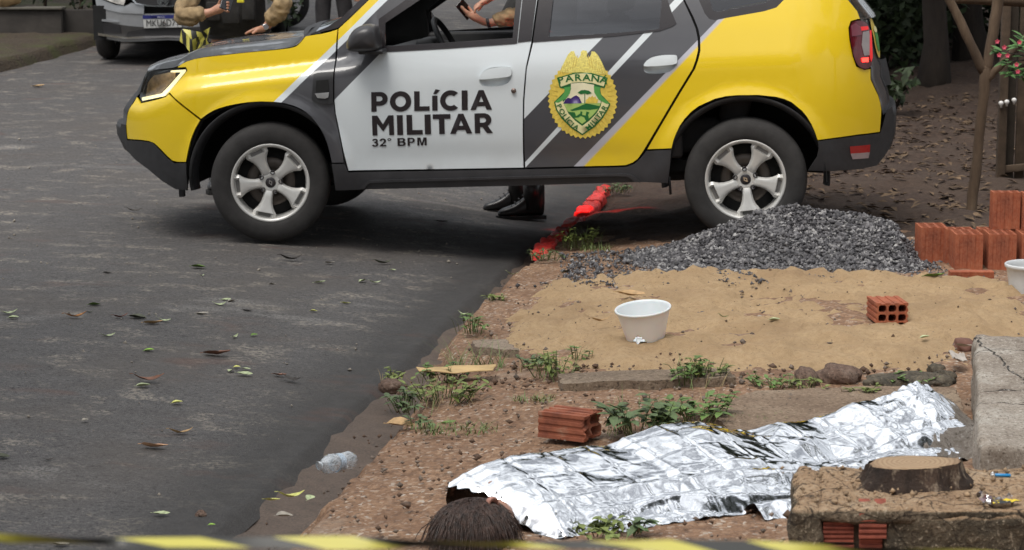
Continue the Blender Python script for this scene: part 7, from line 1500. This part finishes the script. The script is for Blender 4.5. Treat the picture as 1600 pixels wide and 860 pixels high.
# --- fallen leaves: one mesh per kind, each leaf an object of its own
def leaf_mesh(name, L, w, curl, twist, mat, seed):
    rr = random.Random(seed); b = MB(); n = 8; V = []
    for i in range(n+1):
        t = i/n; ww = w*max(.04, math.sin(PI*t**.85))**.85; x = L*(t-.5); zc = curl*L*(2*t-1)**2; tw = twist*(2*t-1)
        for s in (-1, -.5, 0, .5, 1): V.append((x, s*ww*math.cos(tw)+.06*L*math.sin(t*4+seed)*.3, .004+zc+abs(s)*ww*.55+s*ww*math.sin(tw)*.7+rr.uniform(-1, 1)*.0012))
    b.add(V, [(i*5+j, i*5+j+1, i*5+j+6, i*5+j+5) for i in range(n) for j in range(4)]); b.tube([(-L*.5, 0, .004+curl*L), (-L*.62, .004, .003+curl*L)], .0012, 4)
    o = b.build('fallen_leaf', mat, None); return o
LC = dict(pale=(0.43, 0.49, 0.28), green=(0.12, 0.21, 0.04), bright=(0.25, 0.43, 0.06), yellow=(0.62, 0.62, 0.18), orange=(0.45, 0.19, 0.05), tan=(0.47, 0.30, 0.14), peach=(0.62, 0.35, 0.20), red=(.17, .055, .035), dark=(.040, .032, .026), olive=(.07, .075, .045), grey=(0.33, 0.30, 0.25), rust=(.22, .10, .06))
proto = {}
def leaf(px_, col, kind):
    key = (col, kind)
    if key not in proto:
        m = LM.get(col) or LM.setdefault(col, simple(col+'_leaf', LC[col], .6, var=.3, scale=40)); proto[key] = leaf_mesh('fallen_leaf', .09, *[(.020, .10, .4), (.012, .22, .9), (.030, .05, .2), (.016, -.02, .6)][kind], m, len(proto)+3); return proto[key]
    o = proto[key].copy(); C.objects.link(o); return o
LM = {}
LV = [((119,498), 'orange', 1, .10, .1, 'curled orange brown leaf alone on the asphalt at the left'), ((15,493), 'pale', 1, .10, -.4, 'long pale leaf at the left picture edge on the asphalt'), ((21,499), 'pale', 2, .05, .3, 'small pale leaf touching the long one at the left picture edge'),
 ((148,479), 'green', 2, .06, .2, 'dark green leaf on the asphalt above the curled orange one'), ((168,429), 'dark', 0, .05, 0, 'blackish leaf on the asphalt well left of the front wheel, above the dark green one'), ((189,498), 'red', 1, .07, .2, 'reddish brown leaf left of the dark olive one'), ((215,499), 'olive', 2, .08, -.1, 'dark olive leaf between the reddish leaf and the tan leaf'),
 ((239,508), 'tan', 0, .085, .1, 'tan leaf with a pale green one lying on its right end'), ((256,504), 'pale', 1, .07, -.3, 'pale green leaf on the right end of a tan leaf'), ((316,493), 'grey', 0, .06, .3, 'greyish leaf left of the cluster of pale leaves'), ((345,479), 'pale', 1, .075, -.5, 'bow shaped pale leaf in the cluster left of mid asphalt'),
 ((353,471), 'pale', 0, .05, .2, 'flat pale leaf topmost in the cluster left of mid asphalt'), ((362,473), 'grey', 2, .045, .6, 'grey leaf at the right end of the cluster of pale leaves'), ((310,420), 'green', 2, .075, .1, 'green leaf with a brown edge below the front wheel'), ((316,433), 'pale', 1, .035, 1.0, 'tiny pale leaf just below the green and brown one'),
 ((169,528), 'pale', 1, .065, .1, 'thin pale leaf on the asphalt below the tan one'), ((233,550), 'bright', 2, .045, .2, 'small bright green leaf on the left asphalt'), ((339,557), 'rust', 0, .115, .0, 'long rust brown leaf beside pale grit'), ((233,598), 'rust', 1, .125, -.05, 'longest pinkish brown leaf, with a green leaf under it'),
 ((224,606), 'pale', 2, .06, .5, 'pale green upturned leaf below the longest brown leaf'), ((277,632), 'yellow', 2, .045, .5, 'yellow green folded leaf alone in the lower left asphalt'), ((382,588), 'pale', 0, .07, -.15, 'pale leaf, lowest of a ring of four'), ((361,582), 'pale', 2, .04, 1.3, 'roundish pale leaf at the left of a ring of four'),
 ((384,579), 'pale', 0, .04, .1, 'small pale leaf at the right of a ring of four'), ((370,576), 'yellow', 2, .03, .4, 'tiny yellowish leaf at the top of a ring of four'), ((367,529), 'pale', 1, .05, 1.1, 'star-like curled pale leaf right of mid left asphalt'), ((387,488), 'dark', 0, .05, .1, 'dark brown leaf right of the cluster of pale leaves'),
 ((283,680), 'tan', 1, .085, .15, 'wavy tan leaf above the peach coloured leaf'), ((241,702), 'peach', 0, .095, .0, 'smooth peach coloured leaf on the lower left asphalt'), ((133,659), 'grey', 2, .03, .9, 'small grey tent shaped leaf at the lower left'), ((77,721), 'dark', 1, .035, .2, 'small dark curled leaf at the lower left edge'),
 ((252,807), 'pale', 0, .055, .1, 'pale green leaf left of the brown clod near the tape'), ((331,827), 'bright', 2, .022, .3, 'tiny green leaf closest to the tape'), ((4,717), 'olive', 2, .05, .5, 'dark leaf cut by the left picture edge, lower part'), ((455,784), 'yellow', 1, .085, .35, 'large crescent yellow green leaf in the gutter'),
 ((425,789), 'yellow', 0, .05, .2, 'smaller yellow green leaf left of the crescent one in the gutter'), ((444,814), 'grey', 2, .055, .5, 'greyish pale leaf in the gutter below the crescent one'), ((485,786), 'pale', 2, .045, 1.2, 'upright pale leaf on the pavement edge right of the crescent one'), ((95,855), 'grey', 0, .05, .1, 'grey leaf partly behind the tape at the lower left'),
 ((600,414), 'olive', 1, .10, .3, 'twisted olive leaf on the asphalt below the front door'), ((500,444), 'pale', 0, .06, .3, 'pale leaf on the asphalt centre, below the lettering'), ((540,476), 'yellow', 0, .045, .1, 'yellowish leaf on the asphalt centre'), ((567,441), 'pale', 2, .05, .9, 'pale leaf standing left of another near the asphalt centre'),
 ((586,444), 'pale', 1, .06, .2, 'pale curled leaf right of its neighbour near the asphalt centre'), ((515,413), 'grey', 0, .055, .2, 'greyish leaf on the asphalt below the sill'), ((613,424), 'pale', 0, .04, .4, 'tiny pale leaf below the twisted olive one'), ((455,597), 'dark', 1, .10, -.5, 'dark brown curled leaf near the middle of the gutter side asphalt'),
 ((437,589), 'rust', 0, .06, -.3, 'rusty leaf left of the dark curled one'), ((490,488), 'yellow', 2, .035, .2, 'tiny yellow green leaf in mid asphalt'), ((397,526), 'green', 2, .035, .6, 'small green leaf left of mid asphalt'), ((425,446), 'grey', 2, .035, .1, 'small grey leaf below the front wheel'), ((455,408), 'dark', 1, .12, .05, 'long brown twig-like leaf right below the front tyre'),
 ((725,497), 'pale', 1, .075, -.9, 'pale curled leaf on the asphalt edge beside the sand'), ((800,434), 'pale', 1, .085, -.7, 'pale green bow shaped leaf at the kerb above the sand'), ((140,490), 'olive', 0, .03, .1, 'tiny olive leaf right of the curled orange one'), ((210,332), 'dark', 1, .10, .1, 'dark curled leaf on the asphalt before the front bumper'),
 ((690,349), 'dark', 0, .08, -.1, 'dark dry leaf in the shade under the police car'), ((60,137), 'tan', 0, .11, .1, 'pale tan leaf on the road near the left kerb'), ((626,672), 'tan', 2, .10, .05, 'broad tan leaf on the pavement edge above the bottle'), ((985,478), 'tan', 0, .13, .05, 'big dry tan leaf on the sand above the white bucket'),
 ((1210,517), 'pale', 2, .05, .1, 'greyish green leaf on the sand right of the white bucket'), ((1130,512), 'green', 1, .05, -.6, 'small dark green leaf on the sand right of the pebbles'), ((1460,448), 'green', 0, .10, .1, 'green leaf before the brick strip'), ((940,519), 'tan', 1, .085, .1, 'dry brown leaf on the sand left of the white bucket'),
 ((1445,545), 'pale', 2, .045, .3, 'pale leaf on the sand left of the concrete ledge'), ((885,430), 'olive', 2, .055, .5, 'dark green leaf on the debris left of the gravel heap'), ((1185,494), 'dark', 1, .03, .9, 'tiny dark curled leaf on the sand above the greyish green one'), ((1505,560), 'grey', 0, .075, .2, 'pale dry leaf beside the concrete ledge'), ((700,668), 'green', 0, .06, .3, 'green leaf on the short grass tuft')]
LPOS = [(-2.003,9.839,0),(-2.324,9.904,.003),(-2.284,9.809,.002),(-1.978,10.158,0),(-2.088,11.091,.003),(-1.802,9.867,-.005),(-1.726,9.868,-.008),(-1.636,9.753,-.014),(-1.598,9.825,-.015),(-1.453,10.043,-.022),(-1.398,10.289,-.023),(-1.391,10.425,-.022),(-1.36,10.403,-.024),(-1.651,11.311,-.002),(-1.595,11.058,-.005),(-1.779,9.42,-.009),(-1.56,9.179,-.025),(-1.27,9.188,-.046),(-1.467,8.612,-.038),(-1.474,8.517,-.039),(-1.304,8.285,-.055),(-1.111,8.853,-.063),(-1.173,8.905,-.057),(-1.119,8.961,-.061),(-1.159,8.984,-.057),(-1.242,9.58,-.043),(-1.258,10.194,-.034),(-1.22,7.823,-.068),(-1.282,7.599,-.066),(-1.59,7.914,-.038),(-1.603,7.336,-.045),(-1.127,6.776,-.085),(-.916,6.432,-.03),(-1.761,7.325,-.033),(-.706,6.749,-.029),(-.763,6.713,-.03),(-.704,6.519,-.028),(-.642,6.725,-.027),(-1.37,6.39,-.074),(-.702,11.783,-.056),(-.99,11.065,-.043),(-.82,10.568,-.063),(-.779,11.212,-.058),(-.714,11.183,-.063),(-.99,11.673,-.035),(-.646,11.602,-.063),(-.913,8.807,-.077),(-.969,8.887,-.073),(-.955,10.315,-.056),(-1.164,9.653,-.048),(-1.222,10.931,-.028),(-1.2,11.69,-.02),(-.225,10.02,-.03),(0,11.188,-.03),(-1.967,9.973,0),(-2.351,13.433,.015),(-.441,13.521,-.066),(-4.439,20.413,.267),(-.405,7.717,-.023),(.552,9.996,.032),(1.138,9.273,.05),(.923,9.348,.05),(2.053,10.43,.05),(.392,9.365,.027),(1.714,8.872,.05),(.283,11.182,-.015),(1.108,9.63,.05),(1.833,8.67,.05),(-.232,7.696,-.009)]
for (q, col, kind, L, rz, lab), p in zip(LV, LPOS):
    o = leaf(q, col, kind); vroad = float(uv(p[0], p[1])[1]); sandy = q[0] > 900 and 420 < q[1] < 590
    o.location = (p[0], p[1], p[2]+(.004 if vroad > .05 else (.045 if sandy else .012))); o.rotation_euler = (rnd.uniform(-.25, .25), rnd.uniform(-.12, .12), rz); o.scale = (L/.088,)*3; tag(o, lab, 'leaf', 'fallen leaves on the street')
# --- card strip, torn paper
cp = [(-.387,8.593,-.029),(-.227,8.606,-.021),(-.062,8.56,-.006),(-.076,8.447,-.006),(-.255,8.485,-.022),(-.371,8.515,-.028)]; P2 = [(p[0], p[1]) for p in cp]
V2, F2 = tri2d(P2, [], .02); o = mesh('card_strip', [(x, y, gz(x, y)+.045+.02*float(fbm(x*9, y*9, 3, 2))) for x, y in V2], F2, simple('yellow_card', (.52, .36, .17), .85, var=.2)); tag(o, 'torn yellowish card strip lying among the weeds beside the gutter', 'card'); m = o.modifiers.new('t', 'SOLIDIFY'); m.thickness = .004
pp = [(1.732,8.49,.05),(1.788,8.515,.05),(1.798,8.415,.05),(1.728,8.341,.05)]
V2, F2 = tri2d([(p[0], p[1]) for p in pp], [], .012); o = mesh('torn_paper', [(x, y, gz(x, y)+.03+.05*float(fbm(x*30, y*30, 3, 4))) for x, y in V2], F2, simple('dirty_paper', (.40, .36, .32), .9, var=.3), None, False); tag(o, 'torn dirty paper scrap beside the concrete ledge', 'paper'); m = o.modifiers.new('t', 'SOLIDIFY'); m.thickness = .002
# --- kerb stones: the red light's glow is put into their colour, red spot on top
KP = [(.128,11.983,-.03),(.191,12.323,-.03),(.248,12.629,-.03),(.326,13.062,-.03),(.424,13.614,-.03),(.529,14.282,-.03),(.643,15.081,-.029)]
m_redk = simple('red_lit_kerb', (.85, .06, .05), .5, var=.35, scale=22, bump=.8, bscale=40)
kb = empty('kerb', KP[3]); tag(kb, 'short run of kerb stones beneath the police car, red light put into their colour', 'kerb'); ok_ = Vector(KP[3])
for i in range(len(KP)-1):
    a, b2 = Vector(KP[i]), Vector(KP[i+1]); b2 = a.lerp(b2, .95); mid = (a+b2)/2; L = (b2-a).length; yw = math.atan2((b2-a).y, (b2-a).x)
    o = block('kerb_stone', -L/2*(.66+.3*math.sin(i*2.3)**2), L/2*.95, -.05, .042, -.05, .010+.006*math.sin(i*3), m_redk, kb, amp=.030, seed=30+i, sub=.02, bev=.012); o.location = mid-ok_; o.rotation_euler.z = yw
# --- flowering shrub at the right edge
fpz = [(3.221,12.9,.857),(3.05,12.9,.978),(2.971,12.9,.952),(2.921,12.9,.986),(2.873,12.9,1.046),(3.015,12.9,.903),(2.986,12.9,1.076),(3.036,12.9,1.031),(2.946,12.9,.925),(3.022,12.9,1.121)]
fl = empty('flowering_shrub', (fpz[0][0], 12.9, gz(fpz[0][0], 12.9))); tag(fl, 'shrub sprig with pink flowers and green leaves at the right picture edge', 'shrub'); of_ = Vector(fl.location)
b = MB(); base = Vector((0, 0, -.03)); hub_ = Vector(fpz[1])-of_+Vector((.10, 0, 0)); b.tube([base, base+Vector((.05, 0, .4)), hub_+Vector((.08, 0, -.05)), hub_], [.014, .012, .009, .007], 6)
rr = random.Random(9); bl = MB(); tips = [Vector(p)-of_ for p in fpz[2:]]
for t in tips: b.tube([hub_, hub_.lerp(t, .5)+Vector((0, rr.uniform(-.03, .03), .01)), t], [.007, .005, .003], 5)
b.build('stems', m_tbark, fl)
for t in tips+[hub_, hub_+Vector((-.02, 0, -.04))]:
    for k in range(9):
        a = rr.uniform(0, 2*PI); leaf_geo(bl, t+Vector((rr.uniform(-.02, .02), rr.uniform(-.02, .02), rr.uniform(-.02, .01))), Vector((math.cos(a), math.sin(a)*.6-.2, rr.uniform(-.3, .8))), Vector((0, -.5, 1)), rr.uniform(.045, .075), rr.uniform(.011, .016), .2, 3)
bl.build('leaves', leafmat('shrub_leaf', (.075, .17, .045), .3), fl)
m_pink = simple('pink_petal', (.72, .10, .16), .5, var=.3, scale=60)
for p in [(2.846,12.82,1.107),(2.86,12.82,1.028),(2.909,12.82,1.025),(2.964,12.82,.972),(2.888,12.82,1.073),(2.977,12.82,1.103),(2.973,12.82,.931)]:
    b = MB(); q = Vector(p)-of_
    for k in range(5): a = 2*PI*k/5+.3; leaf_geo(b, q, Vector((math.cos(a), -.45, math.sin(a))), Vector((0, -1, .01)), .016, .010, .15, 2)
    b.build('flower', m_pink, fl)
# --- barrier tape: near strip across the bottom, bunched end on the bonnet
g = G('barrier_tape_print'); o3 = g.xyz(g.n('UVMap').outputs[0]); st_ = g.math('FRACT', g.math('ADD', g.math('MULTIPLY', o3[0], 1.0), g.math('MULTIPLY', o3[1], .35)))
g.set(Base_Color=g.ramp(st_, [(.52, (.52, .47, .09)), (.54, (.025, .025, .022))]), Roughness=.45); m_tape = g.m
def ribbon(name, P, Wd, mat, per, parent=None, u0=0.0, ny=5):
    V = []; UV = []; s = u0
    for i, (p, w) in enumerate(zip(P, Wd)):
        p = Vector(p); w = Vector(w)
        if i: s += (p-Vector(P[i-1])).length/per
        for j in range(ny): t = j/(ny-1)-.5; V.append(p+w*t); UV.append((s, j/(ny-1)))
    Fc = [(i*ny+j, i*ny+j+1, (i+1)*ny+j+1, (i+1)*ny+j) for i in range(len(P)-1) for j in range(ny-1)]
    o = mesh(name, V, Fc, mat, parent); l = o.data.uv_layers.new(name='UVMap')
    for lp in o.data.loops: l.data[lp.index].uv = UV[lp.vertex_index]
    return o
TPs = [(-.608,2,1.225),(-.486,2,1.222),(-.365,2,1.218),(-.243,2,1.218),(-.122,2,1.217),(0,2,1.216),(.122,2,1.215),(.243,2,1.212),(.426,2,1.208),(.67,2,1.2)]
P = []; Wd = []; rr = random.Random(2)
for i in range(len(TPs)-1):
    for k in range(8):
        t = k/8; p = Vector(TPs[i]).lerp(Vector(TPs[i+1]), t); P.append(p); q = i+t; tw = .20+.16*math.sin(q*1.7)+.10*math.sin(q*4.3+1); Wd.append((.002*math.sin(q*3), .014*math.cos(tw*6), .0080+.0025*math.sin(q*2.1)))
tp = ribbon('barrier_tape', P, Wd, m_tape, .15, None, .12); tag(tp, 'yellow and black barrier tape stretched across the foreground, out of focus', 'barrier tape')
tb = empty('tape_bundle', (0, 0, 0)); tag(tb, 'bunched end of yellow and black barrier tape at the far edge of the bonnet', 'tape bundle')
bp = [(-2.085,13.75,1.097),(-2.053,13.75,1.069),(-2.014,13.75,1.029),(-1.973,13.75,1.053),(-1.94,13.75,1.085),(-1.904,13.75,1.109),(-1.909,13.75,1.053),(-1.95,13.75,1.029)]
P = [Vector(bp[0]), Vector(bp[1]), Vector(bp[2])+Vector((0, -.05, 0)), Vector(bp[3])+Vector((0, .04, 0)), Vector(bp[5])]
Pd = []
for i in range(len(P)-1):
    for k in range(5): Pd.append(P[i].lerp(P[i+1], k/5))
Pd.append(P[-1]); tb.location = Pd[0]
def rel(L): return [tuple(Vector(p)-tb.location) for p in L]
ribbon('tape_fold', rel(Pd), [(.012, .015*math.sin(i), .075) for i in range(len(Pd))], m_tape, .085, tb, .2)
P2 = [Vector(bp[0])+Vector((0, .05, .01)), Vector(bp[4])+Vector((0, .02, .0)), Vector(bp[5])+Vector((0, -.03, .01)), Vector(bp[6]), Vector(bp[7])+Vector((0, -.06, 0)), Vector(bp[2])+Vector((0, .05, 0))]; Pd = []
for i in range(len(P2)-1):
    for k in range(5): Pd.append(P2[i].lerp(P2[i+1], k/5))
ribbon('tape_fold', rel(Pd), [(.02*math.sin(i*.7), .04*math.cos(i*.5), .05) for i in range(len(Pd))], m_tape, .085, tb, .6)
# legs of the far tape beyond the car
r5 = np.random.RandomState(21); X = r5.uniform(1.2, 5.2, 2600); Y = r5.uniform(12.2, 20.5, 2600); k = uv(X, Y)[1] < -.3; X, Y = X[k], Y[k]; N = len(X)
A = r5.uniform(0, 6.28, N); Lz = r5.uniform(.02, .055, N); Zs = walk_z(X, Y)+.012+(fbm(X*1.1, Y*1.1, 4, 41)-.5)*.16+(fbm(X*6, Y*6, 4, 43)-.5)*.07+.35*sstep(8.5, 13, uv(X, Y)[0])*sstep(1.0, 3, -uv(X, Y)[1])+.012
b = MB()
for x, y, z_, a, l in zip(X, Y, Zs, A, Lz):
    d = Vector((math.cos(a), math.sin(a), rnd.uniform(-.2, .3))); s = Vector((-math.sin(a), math.cos(a), rnd.uniform(-.3, .3))); p = Vector((x, y, z_)); b.add([p-d*l, p-s*l*.4+Vector((0, 0, .008)), p+d*l, p+s*l*.4+Vector((0, 0, .008))], [(0, 1, 2, 3)])
o = b.build('leaf_litter', simple('dry_litter', (.13, .085, .05), .9, var=.6, scale=9), None, False); tag(o, kind='stuff')
